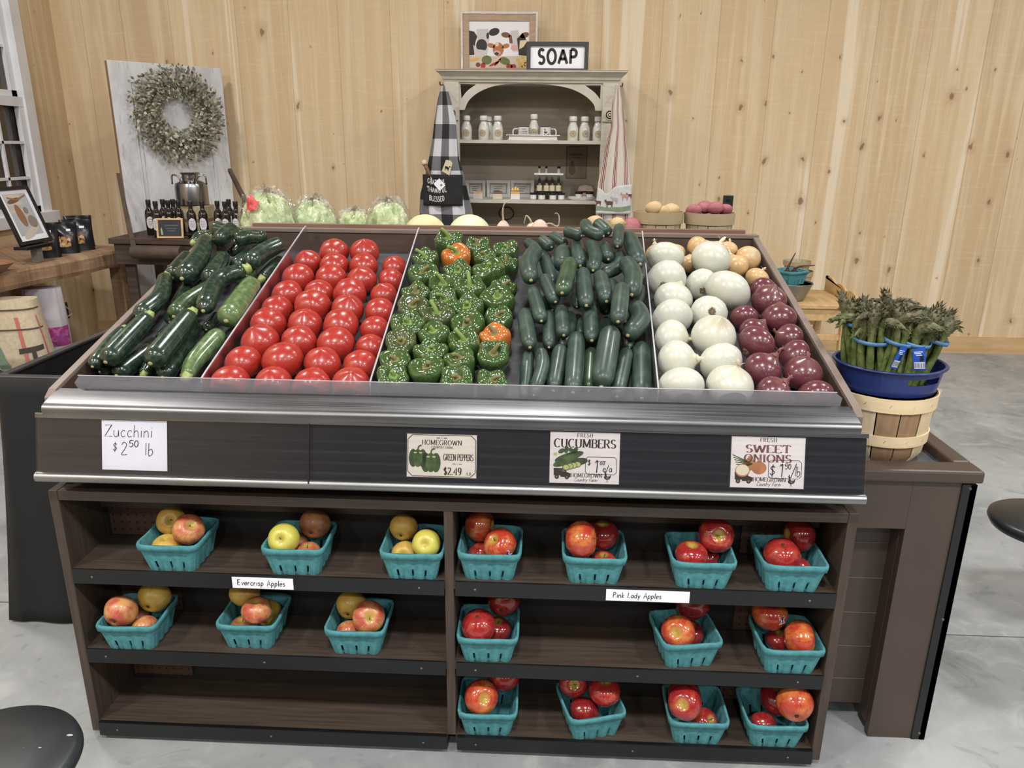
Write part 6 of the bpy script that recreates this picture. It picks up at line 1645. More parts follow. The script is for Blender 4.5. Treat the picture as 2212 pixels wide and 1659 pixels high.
# ---- lower shelf
M_cert = mat('pale_certificate_frame', (190, 188, 184), (176, 174, 170), .6, scale=16)
M_cpap = mat('grey_printed_paper', (164, 160, 156), (176, 172, 168), .7, scale=60)
for i, (x0, x1, lb) in enumerate(((1006, 1049, 'partly behind the checked apron'), (1051, 1103, 'in the middle, behind the brown soap'), (1103.5, 1154, 'behind the yellow soap'))):
    a, b = atY(x0, 389, 3.98), atY(x1, 389, 3.98); hh = a.z - sz2; W = b.x - a.x - .002
    t = thing('framed_notice', 'pale framed notice ' + lb, 'frame', ((a.x + b.x) / 2, 3.98, sz2), group='framed notices on the hutch')
    frame4(MB(), (-W / 2, 0), (W / 2, hh), .02, -.008, .008).build('frame', M_cert, t, bevel=.001)
    frame4(MB(), (-W / 2 + .026, .026), (W / 2 - .026, hh - .026), .004, -.001, .002).build('inner_border', M_grey, t)
    MB().box(-W / 2 + .015, W / 2 - .015, .001, .006, .015, hh - .015).build('paper', M_cpap, t)
    m = MB()
    for k in range(3): rect(m, -W * .2, W * (.18 - .06 * k), hh * (.62 - .12 * k), hh * (.64 - .12 * k), MS)
    m.build('print', M_brink, t)
for px, c, lb in ((1033, (190, 160, 128), 'tan soap bar in a pink paper band'), (1075, (112, 86, 72), 'brown soap bar in a cream paper band'), (1113, (206, 168, 92), 'yellow soap bar with a piped top in a white band')):
    p = atY(px, 431, 3.80)
    t = thing('soap_bar', lb, 'soap', (p.x, 3.80, sz2), group='soap bars on the hutch')
    M_s = mat('soap', c, tuple(min(255, q + 16) for q in c), .6, scale=30)
    m = MB(); m.grid(lambda u, v: (-.03 + .06 * u, -.018 + .036 * v, .052 + (.012 * sin(pi * u) if px != 1075 else .008 * exp(-((u - .45) / .2) ** 2))), 10, 4); m.box(-.03, .03, -.018, .018, .004, .052)
    m.build('soap_block', M_s, t)
    if px == 1113:
        m = MB()
        for k in range(9): m.lathe([(.009, 0), (.0095, .005), (.006, .011), (.002, .017), (0, .018)], 9, M=Matrix.Translation((-.018 + .018 * (k % 3), -.01 + .01 * (k // 3), .058 + .008 * (k == 4))))
        m.build('piped_top', mat('yellow_piping', (226, 196, 96), None, .6), t, True)
    MB().box(-.0315, .0315, -.0192, .0192, 0, .034).build('paper_band', mat('band', {1033: (206, 190, 188), 1075: (200, 190, 168), 1113: (218, 216, 216)}[px], None, .7), t)
M_clr = clear('clear_riser_acrylic', (215, 215, 210), .12, .08).m
p0, p1 = atY(1154, 377, 3.86), atY(1217, 377, 3.86); rz1 = atY(1185, 374, 3.86).z - sz2; W = p1.x - p0.x
rs = thing('acrylic_riser', 'small stepped display riser on the lower hutch shelf', 'riser', ((p0.x + p1.x) / 2, 3.88, sz2))
MB().box(-W / 2, W / 2, -.04, .06, rz1 - .012, rz1).build('top_step', M_cap, rs, bevel=.001)
MB().box(-W / 2, -W / 2 + .003, -.05, .06, 0, rz1 - .012).box(W / 2 - .003, W / 2, -.05, .06, 0, rz1 - .012).build('riser_side', M_clr, rs)
rz2 = atY(1185, 415, 3.86).z - sz2
MB().box(-W / 2 + .003, W / 2 - .003, -.07, .058, rz2 - .006, rz2).build('middle_step', M_black, rs)
M_amb = mat('dark_amber_glass', (44, 36, 30), None, .12, coat=.5)
M_clab = mat('cream_label', (206, 194, 164), None, .7)
M_cj = mat('frosted_jar', (176, 176, 174), None, .2, coat=.3)
AMB = MB().lathe([(.017, 0), (.0185, .003), (.0185, .052), (.013, .064), (.007, .068), (.007, .072), (0, .072)], 20).mesh('bottle_body', M_amb, 'angle')
AMC = MB().lathe([(.0085, .07), (.0085, .084), (.006, .086), (.005, .1), (.0025, .104), (0, .104)], 14).mesh('dropper_cap', M_black, 'angle')
AML = MB().lathe([(.0188, .008), (.0188, .046)], 20).mesh('label', M_clab, 'angle')
for k, px in enumerate((1165, 1180, 1192.5, 1206)):
    p = atY(px, 414, 3.845)
    t = thing('dropper_bottle', 'dark dropper bottle with cream label on the riser, %s from the yellow soap' % ORD[k], 'bottle', (p.x, 3.845, sz2 + rz2 + .0006), group='dropper bottles on the riser')
    for n_, me in (('bottle_body', AMB), ('dropper_cap', AMC), ('label', AML)): inst(n_, me, t)
VIA = MB().lathe([(.008, 0), (.008, .03), (0, .03)], 14).mesh('vial_body', M_cj, 'angle'); VIC = MB().lathe([(.0085, .03), (.0085, .045), (0, .045)], 14).mesh('vial_cap', M_black, 'angle')
for px, s, lb in ((1165, 1, 'tiny capped vial on top of the riser, soap side'), (1180, .95, 'tiny capped vial in the middle of the riser top'), (1207, 1.35, 'short wide capped jar on top of the riser')):
    p = atY(px, 372, 3.88)
    t = thing('vial', lb, 'vial', (p.x, 3.88, sz2 + rz1 + .0006), group='vials on the riser top')
    T = Matrix.Diagonal((s, s, 1.0, 1)); inst('vial_body', VIA, t, T); inst('vial_cap', VIC, t, T)
JAR = MB().lathe([(.0235, 0), (.025, .003), (.025, .034), (0, .034)], 24).mesh('jar_body', M_cj, 'angle'); JLD = MB().lathe([(.026, .034), (.026, .046), (0, .047)], 24).mesh('jar_lid', M_black, 'angle')
JLB = MB().add([(.0253 * sin(a), -.0253 * cos(a), z) for z in (.006, .03) for a in (-.8, -.4, 0, .4, .8)], [(i, i + 1, i + 6, i + 5) for i in range(4)]).mesh('label', M_paper)
p_t = atY(1255, 434, 3.80)
t = thing('oval_dish', 'white oval dish holding two lidded jars on the hutch', 'dish', (p_t.x, 3.80, sz2))
MB().lathe([(.075, 0), (.088, .008), (.095, .022), (.091, .022), (.084, .01), (0, .006)], 36, M=Matrix.Diagonal((1, .55, 1, 1))).build('dish_body', M_enam, t, 'angle')
for k, (px, yy, dz, lb) in enumerate(((1152, 3.785, 0, 'frosted jar with black lid below the riser, nearest the yellow soap'), (1170, 3.765, 0, 'frosted jar with black lid below the riser, second from the yellow soap'), (1194, 3.765, 0, 'frosted jar with black lid below the riser, third from the yellow soap'), (1212, 3.785, 0, 'frosted jar with black lid below the riser, nearest the white dish'), (1250, 3.80, .0075, 'frosted jar in the white dish, nearer the riser'), (1273, 3.80, .0075, 'frosted jar in the white dish, nearer the striped apron'))):
    p = atY(px, 432, yy)
    t = thing('lidded_jar', lb, 'jar', (p.x, yy, sz2 + dz), group='lidded jars on the hutch')
    for n_, me in (('jar_body', JAR), ('jar_lid', JLD), ('label', JLB)): inst(n_, me, t)
M_cloth2 = mat('pinkish_grey_cloth', (158, 140, 128), (146, 128, 116), .9, scale=30)
p0 = atY(1265, 411, 3.97)
for k, (z, w_) in enumerate(((0, .13), (.05, .12))):
    o = MB().grid(lambda u, v: ((u - .5) * w_ * (1 - .06 * cos(4 * v)), (v - .5) * .1, .046 * sin(pi * min(1, max(0, u * 1.0))) ** .3 * sin(pi * v) ** .3 * 1.0), 14, 10).grid(lambda u, v: ((.5 - u) * w_, (v - .5) * .1, 0), 6, 6).build('folded_cloth', M_cloth2, None, True, loc=(p0.x, 3.985, sz2 + z + .002))
    tag(o, ('lower' if k == 0 else 'upper') + ' folded pinkish grey cloth behind the jars in the dish', 'cloth', 'folded cloths on the hutch')
y = HB - .0215; a, b = atY(1224, 316, y), atY(1266, 386, y)
t = thing('faded_print', 'faded paper print of a bottle on the back of the hutch', 'print', ((a.x + b.x) / 2, y, b.z))
W, H = b.x - a.x, a.z - b.z
frame4(MB(), (-W / 2, 0), (W / 2, H), .004, -.0025, .0).build('print_edge', mat('brown_edge', (96, 84, 72), None, .7), t)
MB().box(-W / 2, W / 2, -.0015, 0, 0, H).build('paper', mat('faded_paper', (136, 124, 108), (126, 114, 98), .8, scale=20), t)
m = MB(); TM = MS @ Matrix.Translation((0, 0, .0012))
rect(m, -W * .32, W * .32, H * .72, H * .78, TM)
rect(m, -W * .24, W * .24, H * .65, H * .68, TM); rect(m, -W * .28, -W * .12, H * .42, H * .56, TM); blob(m, -W * .2, H * .27, W * .17, H * .16, TM)
for k in range(6): rect(m, W * .06, W * .36, H * (.54 - .05 * k), H * (.55 - .05 * k), TM)
m.build('print', mat('faded_ink', (102, 90, 76), None, .8), t)
# cable and wall hook below the lower shelf
a = atY(1094, 461, HB - .03)
tag(MB().tube([(.052 * cos(2 * pi * i / 26), .004 * sin(5 * i), .044 * sin(2 * pi * i / 26) + .003 * cos(3 * i)) for i in range(27)], .0035, 7).build('coiled_cable', M_black, None, True, loc=(a.x, HB - .027, a.z)), 'loop of black cable hanging in the open bay under the lower shelf', 'cable')

# ---- aprons
def apron_pts(rows, y):
    """rows: py, left px, right px"""
    return [(atY(l, py, y).x, atY(r, py, y).x, atY((l + r) / 2, py, y).z) for py, l, r in rows]
def interp(R, v):
    s = v * (len(R) - 1); i = min(int(s), len(R) - 2); f = s - i
    return [R[i][k] * (1 - f) + R[i + 1][k] * f for k in range(3)]
def check_mat():
    t = NT('buffalo_check_cloth'); tc = t.n('TexCoord'); uv = tc.outputs['UV']; sx = t.n('SeparateXYZ'); t.put(sx.inputs[0], uv)
    def stripe(s, k): return t.step(t.math('FRACT', t.math('MULTIPLY', s, k)), .499, .501)
    a = stripe(sx.outputs[0], 2.4); b = stripe(sx.outputs[1], 4.8)
    col = t.ramp(t.math('MULTIPLY', t.math('ADD', a, b), .5), ((.2, S(38, 38, 40)), (.5, S(112, 112, 116)), (.8, S(206, 206, 210))), 'CONSTANT')
    cr = [n for n in t.t.nodes if n.type == 'VALTORGB'][0].color_ramp; cr.elements[0].position = 0; cr.elements[1].position = .3; cr.elements[2].position = .8
    t.set(col, .9); return t.m
M_chk = check_mat()
def stripe_mat():
    t = NT('ticking_stripe_cloth'); tc = t.n('TexCoord'); sx = t.n('SeparateXYZ'); t.put(sx.inputs[0], tc.outputs['UV'])
    f = t.math('FRACT', t.math('MULTIPLY', sx.outputs[0], 3.1))
    s1 = t.math('MULTIPLY', t.step(f, .30, .31), t.math('SUBTRACT', 1, t.step(f, .36, .37)))
    s2 = t.math('MULTIPLY', t.step(f, .42, .43), t.math('SUBTRACT', 1, t.step(f, .52, .53)))
    s3 = t.math('MULTIPLY', t.step(f, .58, .59), t.math('SUBTRACT', 1, t.step(f, .64, .65)))
    t.set(t.mix(t.math('ADD', t.math('ADD', s1, s2), s3), S(206, 196, 186), S(132, 70, 72)), .9); return t.m
M_str = stripe_mat()
def cloth(name, rows, y, m_, parent, folds, amp, loc, nu=44, nv=40, thick=.0025, seed=0):
    R = apron_pts(rows, y); m = MB(); UV = []
    def fn(u, v):
        l, r, z = interp(R, v)
        d = amp * (.25 + .75 * v) * (sin(folds * 2 * pi * u + 2 * sin(2.2 * v + seed)) + .4 * sin(folds * 3.7 * pi * u + 5 * v))
        UV.append((u * (.55 + .45 * v) + .2 * (1 - v), 1 - v))
        return (l + (r - l) * u - loc[0], d - .03 * sin(pi * u), z - loc[2])
    m.grid(fn, nu, nv)
    o = m.build(name, m_, parent, True, solid=thick)
    me = o.data; ul = me.uv_layers.new(name='UVMap')
    for lp_ in me.loops: ul.data[lp_.index].uv = UV[lp_.vertex_index]
    return o, fn
AY = 3.59
t = thing('checked_apron', 'black and white checked apron hanging on the hutch corner', 'apron', (atY(962, 300, AY).x, AY, atY(962, 480, AY).z))
L0 = t.location.copy()
rows = [(186, 954, 964), (210, 947, 972), (262, 938, 985), (300, 934, 987), (345, 926, 992), (380, 918, 1003), (420, 908, 1012), (455, 906, 1021), (500, 910, 1024)]
cloth('apron_cloth', rows, AY, M_chk, t, 2.2, .010, L0)
def cl_patch(name, px0, py0, px1, py1, m_, par, dy, loc, sag=.0, bulge=.012):
    a, b = atY(px0, py0, AY), atY(px1, py1, AY)
    return MB().grid(lambda u, v: (a.x + (b.x - a.x) * u - loc[0], dy - bulge * sin(pi * u) + .003 * sin(9 * u), a.z + (b.z - a.z) * v - sag * sin(pi * u) * (1 - v) - loc[2]), 16, 10).build(name, m_, par, True, solid=.002)
M_bpk = mat('black_pocket_cloth', (30, 30, 31), (38, 38, 39), .9, scale=40)
pk = cl_patch('pocket', 915, 376, 1001, 444, M_bpk, t, -.036, L0)
m = MB(); q = atY(921, 444, AY)
for s_, py, px, h_, rise in (('GRATEFUL', 396, 945, .028, 1), ('THANKFUL', 414, 946, .030, 1), ('BLESSED', 432, 946, .030, 1)):
    c_ = atY(px, py, AY); W_ = capwidth(s_, .14) * h_ * .62
    caps(m, s_, c_.x - L0[0], c_.z - L0[2], h_, Matrix(((1, 0, 0, 0), (0, 0, -1, -.0525), (0, 1, 0, 0), (0, 0, 0, 1))), thick=.2, thin=.17, serif=0, sp=.14, wx=.62, rise=lambda x: -.006 * cos((x - (c_.x - L0[0])) * 40))
m.build('lettering', M_cap, pk)
MB().tube(bez([Vector(atY(959, 187, AY)) - L0, Vector(atY(950, 215, AY)) - L0, Vector(atY(947, 245, AY)) - L0], 10), .006, 8, flat=.4).build('neck_strap', M_bpk, t, True)
# its swing tags and the brush tucked in the pocket
m = MB(); MT = Matrix.Translation((atY(952, 402, AY).x, AY - .058, atY(952, 398, AY).z)) @ Matrix.Rotation(pi / 2, 4, 'X') @ Matrix.Rotation(radians(42), 4, 'Z')
m.box(-.026, .026, -.03, .03, -.0006, .0006, 0, MT); m.box(.0, .014, -.016, -.004, .0006, .0008, 1, MT)
tag(m.build('price_tag', [M_paper, M_grey]), 'white diamond shaped paper tag on the checked apron pocket', 'tag')
m = MB(); MT = Matrix.Translation((atY(968, 360, AY).x, AY - .048, atY(968, 360, AY).z)) @ Matrix.Rotation(pi / 2, 4, 'X') @ Matrix.Rotation(radians(-14), 4, 'Z')
m.prism([(-.028, -.034), (.026, -.05), (.028, .03), (.012, .044), (-.018, .04)], 'z', -.0006, .0006, 0, MT)
blob(m, 0, -.006, .016, .008, MT, 1, -18, z=.0009)
for x in (-.011, -.006, .007, .012): m.poly([(x - .0016, -.024, .0009), (x + .0016, -.024, .0009), (x + .0016, -.006, .0009), (x - .0016, -.006, .0009)], 1, MT)
blob(m, .017, .004, .006, .005, MT, 1, 0, 8, z=.0009)
tag(m.build('cow_tag', [M_clab, M_ink]), 'cream swing tag with a dark cow on the checked apron', 'tag')
a, b = atY(914, 346, AY - .04), atY(930, 382, AY - .04)
t2 = thing('wooden_brush', 'wooden handled brush hanging by the checked apron pocket', 'brush', b)
d = a - b
MB().tube([d * k for k in (.0, .2, .5, .75)], [.006, .011, .014, .013], 12).build('handle', mat('brown_handle', (126, 92, 68), (108, 76, 54), .5, scale=14), t2, True)
MB().tube([d * k for k in (.74, .85, 1.0)], [.017, .02, .014], 12).build('bristle_head', M_clab, t2, True)
MB().tube(bez([(0, 0, 0), (.008, -.004, -.02), (.002, -.004, -.05)], 8), .003, 6).build('tie', M_hoop, t2, True)
t = thing('striped_apron', 'cream apron with red ticking stripes hanging on the hutch', 'apron', (atY(1325, 300, AY).x, AY, atY(1325, 490, AY).z))
L0 = t.location.copy()
rows = [(184, 1330, 1338), (215, 1324, 1344), (240, 1321, 1346), (275, 1320, 1350), (305, 1312, 1353), (350, 1302, 1358), (395, 1292, 1363), (440, 1287, 1365), (496, 1288, 1368)]
cloth('apron_cloth', rows, AY, M_str, t, 1.8, .009, L0, seed=1)
ps = [(404, 1291, 1363)]
def pocket(u, v):
    l = atY(1290 - 2 * v, 405, AY).x; r = atY(1363, 405, AY).x
    top = atY(1320, 404, AY).z - .045 * exp(-((u - .28) / .16) ** 2) + .02 * u; bot = atY(1320, 461, AY).z
    return (l + (r - l) * u - L0[0], -.042 - .012 * sin(pi * u) + .003 * sin(11 * u), top + (bot - top) * v - L0[2])
M_pkw = mat('white_pocket_cloth', (204, 202, 202), (192, 190, 190), .9, scale=30)
pk = MB().grid(pocket, 24, 12).build('pocket', M_pkw, t, True, solid=.002)
m = MB().grid(lambda u, v: tuple(Vector(pocket(u, .72 + .16 * v)) + Vector((0, -.003, .006 * sin(7 * u)))), 20, 3); m.build('grass_band', mat('sage_print', (132, 144, 116), (120, 132, 104), .9, scale=40), pk, True)
PRN = [mat('print_brown', (92, 70, 62), None, .9), mat('print_grey', (168, 160, 158), None, .9), mat('print_pink', (182, 138, 128), None, .9)]
for u0, v0, s, mi in ((.06, .55, .9, 0), (.38, .52, 1.2, 0), (.52, .46, 1.0, 1), (.82, .38, 1.15, 2), (.95, .36, .8, 0)):
    c_ = Vector(pocket(u0, v0)); c_.y -= .0032
    T = Matrix.Translation(c_) @ Matrix.Rotation(pi / 2, 4, 'X'); m = MB()
    m.poly([(x * s, z * s, 0) for x, z in ((-.016, -.024), (-.011, -.024), (-.011, -.009), (.009, -.009), (.009, -.024), (.014, -.024), (.017, -.004), (.019, .008), (.0, .011), (-.016, .010), (-.021, .02), (-.029, .015), (-.027, .007), (-.018, .0))], 0, T)
    m.build('farm_animal_print', PRN[mi], pk)
MB().tube(bez([Vector(atY(1331, 184, AY)) - L0, Vector(atY(1322, 225, AY)) - L0, Vector(atY(1322, 262, AY)) - L0, Vector(atY(1330, 285, AY)) - L0, Vector(atY(1340, 262, AY)) - L0], 18), .007, 8, flat=.4).build('apron_tie', M_str, t, True)

# ------------------------------------------------------------------ outlets
M_outl = mat('black_outlet_plate', (34, 34, 35), None, .4)
a = atY(1572, 439, YW)
t = thing('outlet_plate', 'black outlet plate on the pine wall behind the red potatoes', 'outlet', (a.x, YW, a.z))
MB().box(-.036, .036, -.008, 0, -.055, .055).build('plate', M_outl, t, bevel=.003)
for z in (-.022, .022): MB().box(-.016, .016, -.0105, -.008, z - .014, z + .014).build('socket', M_black, t, bevel=.002)
a = atX(139, 672, XL)
t = thing('outlet_plate', 'black outlet with a white cord under the plank table', 'outlet', (XL, a.y, a.z))
MB().box(0, .008, -.038, .038, -.06, .06).build('plate', M_outl, t, bevel=.003)
for z in (-.024, .024): MB().box(.008, .0105, -.016, .016, z - .014, z + .014).build('socket', M_black, t, bevel=.002)
MB().tube(bez([(.014, -.02, .05), (.03, .02, .0), (.03, .03, -.03), (.016, -.03, -.038)], 16), .004, 7).build('cord', M_cap, t, True)

# ------------------------------------------------------------------ the corner display: old door, wreath, cart with bottles
def chippy():
    t = NT('weathered_white_paint'); v = t.obj((1, 1, .5)); n = t.noise(v, 7, 6, .65, .6); n2 = t.noise(t.obj((6, 6, 1)), 9, 5, .6)
    col = t.ramp(n, ((.3, S(186, 184, 184)), (.5, S(206, 205, 207)), (.7, S(216, 216, 220))))
    col = t.mix(t.math('MULTIPLY', t.step(n2, .58, .66), .55), col, S(150, 142, 132))
    t.set(col, .75); t.bump(n2, .3, .002); return t.m
M_chip = chippy()
DL, DR = Vector((-2.56, 3.5, 0)), Vector((-2.05, 4.03, 0)); DW = (DR - DL).length; DH = 1.945
dx = (DR - DL).normalized(); dang = math.atan2(dx.y, dx.x)
dr = thing('salvaged_door_leaf', 'weathered white door standing across the corner behind the bottles', 'door', DL, dang)
MB().box(0, DW, 0, .035, 0.002, DH).build('door_slab', [M_chip], dr, bevel=.002)
MB().box(-.004, 0, .002, .034, 0.01, DH - .004).build('bare_edge', mat('bare_door_edge', (150, 124, 96), (128, 104, 80), .8, scale=12, stretch=(1, 1, .2)), dr)
m = MB()
for x0, x1, z0, z1 in ((.11, DW - .11, .95, DH - .11), (.11, DW - .11, .15, .82)):
    for q, w_ in ((0, .014), (.03, .008)):
        frame4_ = ((x0 + q, x0 + q + w_, z0 + q, z1 - q), (x1 - q - w_, x1 - q, z0 + q, z1 - q), (x0 + q, x1 - q, z1 - q - w_, z1 - q), (x0 + q, x1 - q, z0 + q, z0 + q + w_))
        for a, b, c, d in frame4_: m.box(a, b, -.008 if q == 0 else -.005, 0, c, d)
m.build('panel_moulding', M_chip, dr)
# wreath, hung on the door
p = hit(378, 247, (dx.y, -dx.x, 0), (dx.y * DL.x - dx.x * DL.y))
RW = .30
wr = thing('eucalyptus_wreath', 'large dusty green leaf wreath hanging on the weathered door', 'wreath', p, dang)
MB().tube([(.19 * cos(2 * pi * i / 40), -.05, .19 * sin(2 * pi * i / 40)) for i in range(41)], .016, 8).build('twig_ring', mat('twig_brown', (110, 92, 72), (84, 68, 52), .9, scale=40), wr, True)
rr = random.Random(4); m = MB()
for i in range(2600):
    a = rr.random() * 2 * pi; b = rr.random() * 2 * pi; q = rr.random() ** .55
    r0 = .195 + .108 * q * cos(b) + rr.uniform(-.01, .015); dep = -.055 - .05 * q * sin(b)
    if rr.random() < .025: r0 += .04
    if dep > -.034: continue
    sw = .5
    c = Vector((r0 * cos(a), dep, r0 * sin(a)))
    o = Vector((cos(a + sw), rr.uniform(-.7, .3), sin(a + sw)))
    o = (o + Vector((rr.uniform(-.8, .8), rr.uniform(-.5, .5), rr.uniform(-.8, .8)))).normalized()
    s_ = o.cross(Vector((rr.uniform(-1, 1), -1, rr.uniform(-1, 1)))).normalized(); n_ = o.cross(s_)
    L, w_ = rr.uniform(.020, .036), rr.uniform(.007, .0125)
    m.add([c, c + o * L * .45 + s_ * w_ + n_ * .003, c + o * L, c + o * L * .45 - s_ * w_ + n_ * .003], [(0, 1, 2), (0, 2, 3)], 0 if rr.random() < .6 else (1 if rr.random() < .7 else 2))
fo = m.build('foliage', [mat('dusty_leaf', (142, 140, 120), (116, 116, 98), .8, scale=30), mat('pale_leaf', (198, 193, 172), (178, 173, 150), .8, scale=30), mat('brown_leaf', (112, 98, 76), None, .85)], wr)
# cart
M_dkw = mat('dark_cart_wood', (78, 62, 52), (58, 46, 39), .7, scale=6, stretch=(.4, 8, 8), detail=5, bump=.2)
M_rusty = mat('rusty_brown_bar', (84, 66, 54), (64, 50, 42), .7, scale=10, detail=4)
CT = .90
ca = thing('wooden_cart', 'dark wooden cart with slanting handles under the oil bottles', 'cart', (-1.9, 3.0, 0))
MB().box(-.52, .52, -.02, .5, CT - .035, CT).build('deck', M_dkw, ca, bevel=.004)
for y in (.015, .465): MB().box(-.5, .5, y - .015, y + .015, CT - .16, CT - .036).build('deck_board', M_dkw, ca, bevel=.003)
for x in (-.44, .44):
    for y in (.04, .42): MB().box(x - .03, x + .03, y - .03 + .03 * (y < .1), y + .03, 0, CT - .05).build('leg', M_dkw, ca, bevel=.003)
MB().box(-.42, .42, .03, .44, .3, .325).build('lower_shelf', M_oak, ca)
for a, b in (((-2.555, 3.44, 1.252), (-2.255, 2.955, .845)), ((-1.812, 3.42, 1.29), (-1.43, 2.955, .86))):
    a, b = Vector(a) - ca.location, Vector(b) - ca.location; d = (b - a).normalized(); s_ = d.cross(Vector((0, 0, 1))).normalized(); u_ = s_.cross(d)
    m = MB(); n = 6
    for k in range(n + 1):
        c = a.lerp(b, k / n); h_ = .011 + .011 * k / n; w_ = .010 + .004 * k / n
        m.v += [tuple(c + s_ * w_ + u_ * h_), tuple(c - s_ * w_ + u_ * h_), tuple(c - s_ * w_ - u_ * h_), tuple(c + s_ * w_ - u_ * h_)]
    m.f = [[4 * k + j, 4 * k + (j + 1) % 4, 4 * k + 4 + (j + 1) % 4, 4 * k + 4 + j] for k in range(n) for j in range(4)] + [[3, 2, 1, 0], [4 * n, 4 * n + 1, 4 * n + 2, 4 * n + 3]]
    m.mi = [0] * len(m.f)
    m.build('handle', M_rusty, ca)
m = MB().lathe([(.018, 0), (.036, 0), (.04, .004), (.04, .3), (0, .3)], 20, M=Matrix.Translation((-.36, -.055, CT - .075)) @ Matrix.Rotation(pi / 2, 4, 'Y') @ Matrix.Rotation(0, 4, 'X'))
m.build('axle_end', M_rusty, ca, 'angle')
CT += .0006
M_oil = mat('dark_oil_bottle', (34, 28, 24), None, .12, coat=.5)
M_olab = mat('pale_oval_label', (206, 204, 210), None, .6)
OILB = MB().lathe([(.025, 0), (.0275, .003), (.0275, .132), (.024, .148), (.0145, .162), (.0125, .17), (.0125, .19), (0, .19)], 24).mesh('bottle_body', M_oil, 'angle')
OILC = MB().lathe([(.0145, .186), (.0145, .212), (.0135, .215), (0, .215)], 18).mesh('cap', M_black, 'angle')
ol = oval_label(.0279, .86, .078, .038)
for k in range(4):
    ol.add([(.0285 * sin(a), -.0285 * cos(a), z) for z in (.096 - .011 * k, .099 - .011 * k) for a in (-.4 + .1 * (k % 2), 0, .4 - .1 * (k % 2))], [(0, 1, 4, 3), (1, 2, 5, 4)], 1)
ol = ol.mesh('label', [M_olab, M_grey])
for px, py, y, lb in ((320, 427, 3.17, 'dark oil bottle at the handle end of the row'), (335, 424, 3.06, 'dark oil bottle just behind the little chalkboard, taller neighbour of the first'), (351, 426, 3.22, 'dark oil bottle in the back row, first from the slanting handle'), (362, 428, 3.14, 'dark oil bottle in the middle of the tight group behind the chalkboard'), (373, 426, 3.24, 'dark oil bottle in the back row of the tight group'), (384, 427, 3.16, 'dark oil bottle beside the burlap crate, in the tight group'),
                      (410, 428, 3.10, 'dark oil bottle standing alone before the burlap crate'), (435, 426, 3.12, 'second dark oil bottle before the burlap crate'), (468, 425, 3.14, 'dark oil bottle just past the burlap crate'), (484, 422, 3.10, 'dark oil bottle in the far trio, front one'), (493, 421, 3.30, 'dark oil bottle hidden behind the far trio front one'), (507, 423, 3.13, 'dark oil bottle next to the bagged lettuce'), (526, 423, 3.34, 'dark oil bottle half hidden by the bagged lettuce')):
    p = atY(px, 500, y); p.x = atY(px + 4, 470, y).x
    t = thing('oil_bottle', lb, 'bottle', (p.x, y, CT), .25 + .2 * random.uniform(-1, 1), group='oil bottles on the cart')
    for n_, me in (('bottle_body', OILB), ('cap', OILC), ('label', ol)): inst(n_, me, t)
M_burl = mat('cream_burlap', (178, 164, 136), (162, 148, 120), .9, scale=90, bump=.3)
M_burs = mat('brown_burlap_stripe', (128, 106, 76), (114, 94, 66), .9, scale=90)
bx = thing('burlap_crate', 'small crate wrapped in cream burlap with a brown stripe under the steel can', 'crate', (-2.065, 3.40, CT))
MB().box(-.105, .105, -.085, .085, 0, .168).build('crate_body', M_burl, bx, bevel=.006)
MB().box(-.1065, .1065, -.0865, .0865, .068, .088).build('stripe', M_burs, bx)
M_stl = mat('polished_steel', (150, 150, 152), None, .24, 1.0)
cn = thing('steel_oil_can', 'polished steel oil can with two bent handles on the burlap crate', 'can', (-2.065, 3.40, CT + .1687))
MB().lathe([(.085, 0), (.1, .004), (.1, .115), (.094, .135), (.062, .15), (.05, .153)], 40).build('can_body', M_stl, cn, 'angle')
MB().lathe([(.05, .15), (.05, .168), (.054, .17), (.054, .176), (.05, .178), (.05, .19), (.056, .192), (.06, .2), (.056, .202), (0, .2)], 32).build('neck', M_stl, cn, 'angle')
for s in (-1, 1):
    MB().tube(bez([(s * .05, -.03, .135), (s * .06, -.03, .175), (s * .105, -.02, .185), (s * .112, -.02, .13)], 14), .0055, 8).build('handle', M_stl, cn, True)
M_slate = mat('chalkboard_slate', (42, 44, 50), (52, 54, 60), .8, scale=8)
M_lw = mat('light_wood_frame', (204, 172, 128), (188, 154, 110), .6, scale=10, stretch=(1, 1, 5))
a, b = atY(338, 507, 2.99), atY(398, 507, 2.99)
cb_ = thing('chalkboard', 'little wood framed chalkboard leaning on the oil bottles', 'chalkboard', M=Matrix.Translation(((a.x + b.x) / 2, 2.988, CT + .003)) @ Matrix.Rotation(.16, 4, 'Z') @ Matrix.Rotation(-.18, 4, 'X'))
W, H = (b.x - a.x) * .9, .118
frame4(MB(), (-W / 2, 0), (W / 2, H), .011, -.006, .006).build('frame', M_lw, cb_, bevel=.001)
MB().box(-W / 2 + .008, W / 2 - .008, -.001, .004, .008, H - .008).build('slate', M_slate, cb_)
m = MB(); MT = MS @ Matrix.Translation((0, 0, .0012))
m.prism([(-.052, .02), (-.04, .02), (-.044, .05), (-.049, .066), (-.054, .05)], 'y', -.0022, -.0012, 1)
for k, z in enumerate((.072, .054, .042)): rect(m, -.03 + .008 * k, .05 - .01 * k, z, z + .005, MT, 0)
m.build('chalk_marks', [mat('chalk_grey', (92, 96, 106), None, .9), mat('chalk_green', (140, 156, 120), None, .9)], cb_)
p = atY(418, 500, 3.02)
t = thing('small_bowl', 'small dark bowl with a red rim beside the chalkboard', 'bowl', (p.x, 3.03, CT))
MB().lathe([(.024, 0), (.03, .004), (.052, .026), (.05, .027), (.028, .007), (0, .006)], 28).build('bowl_body', M_black, t, 'angle')
MB().box(.018, .06, -.012, .012, .027, .036).build('red_scoop', mat('red_plastic', (150, 52, 56), None, .5), t, bevel=.004)

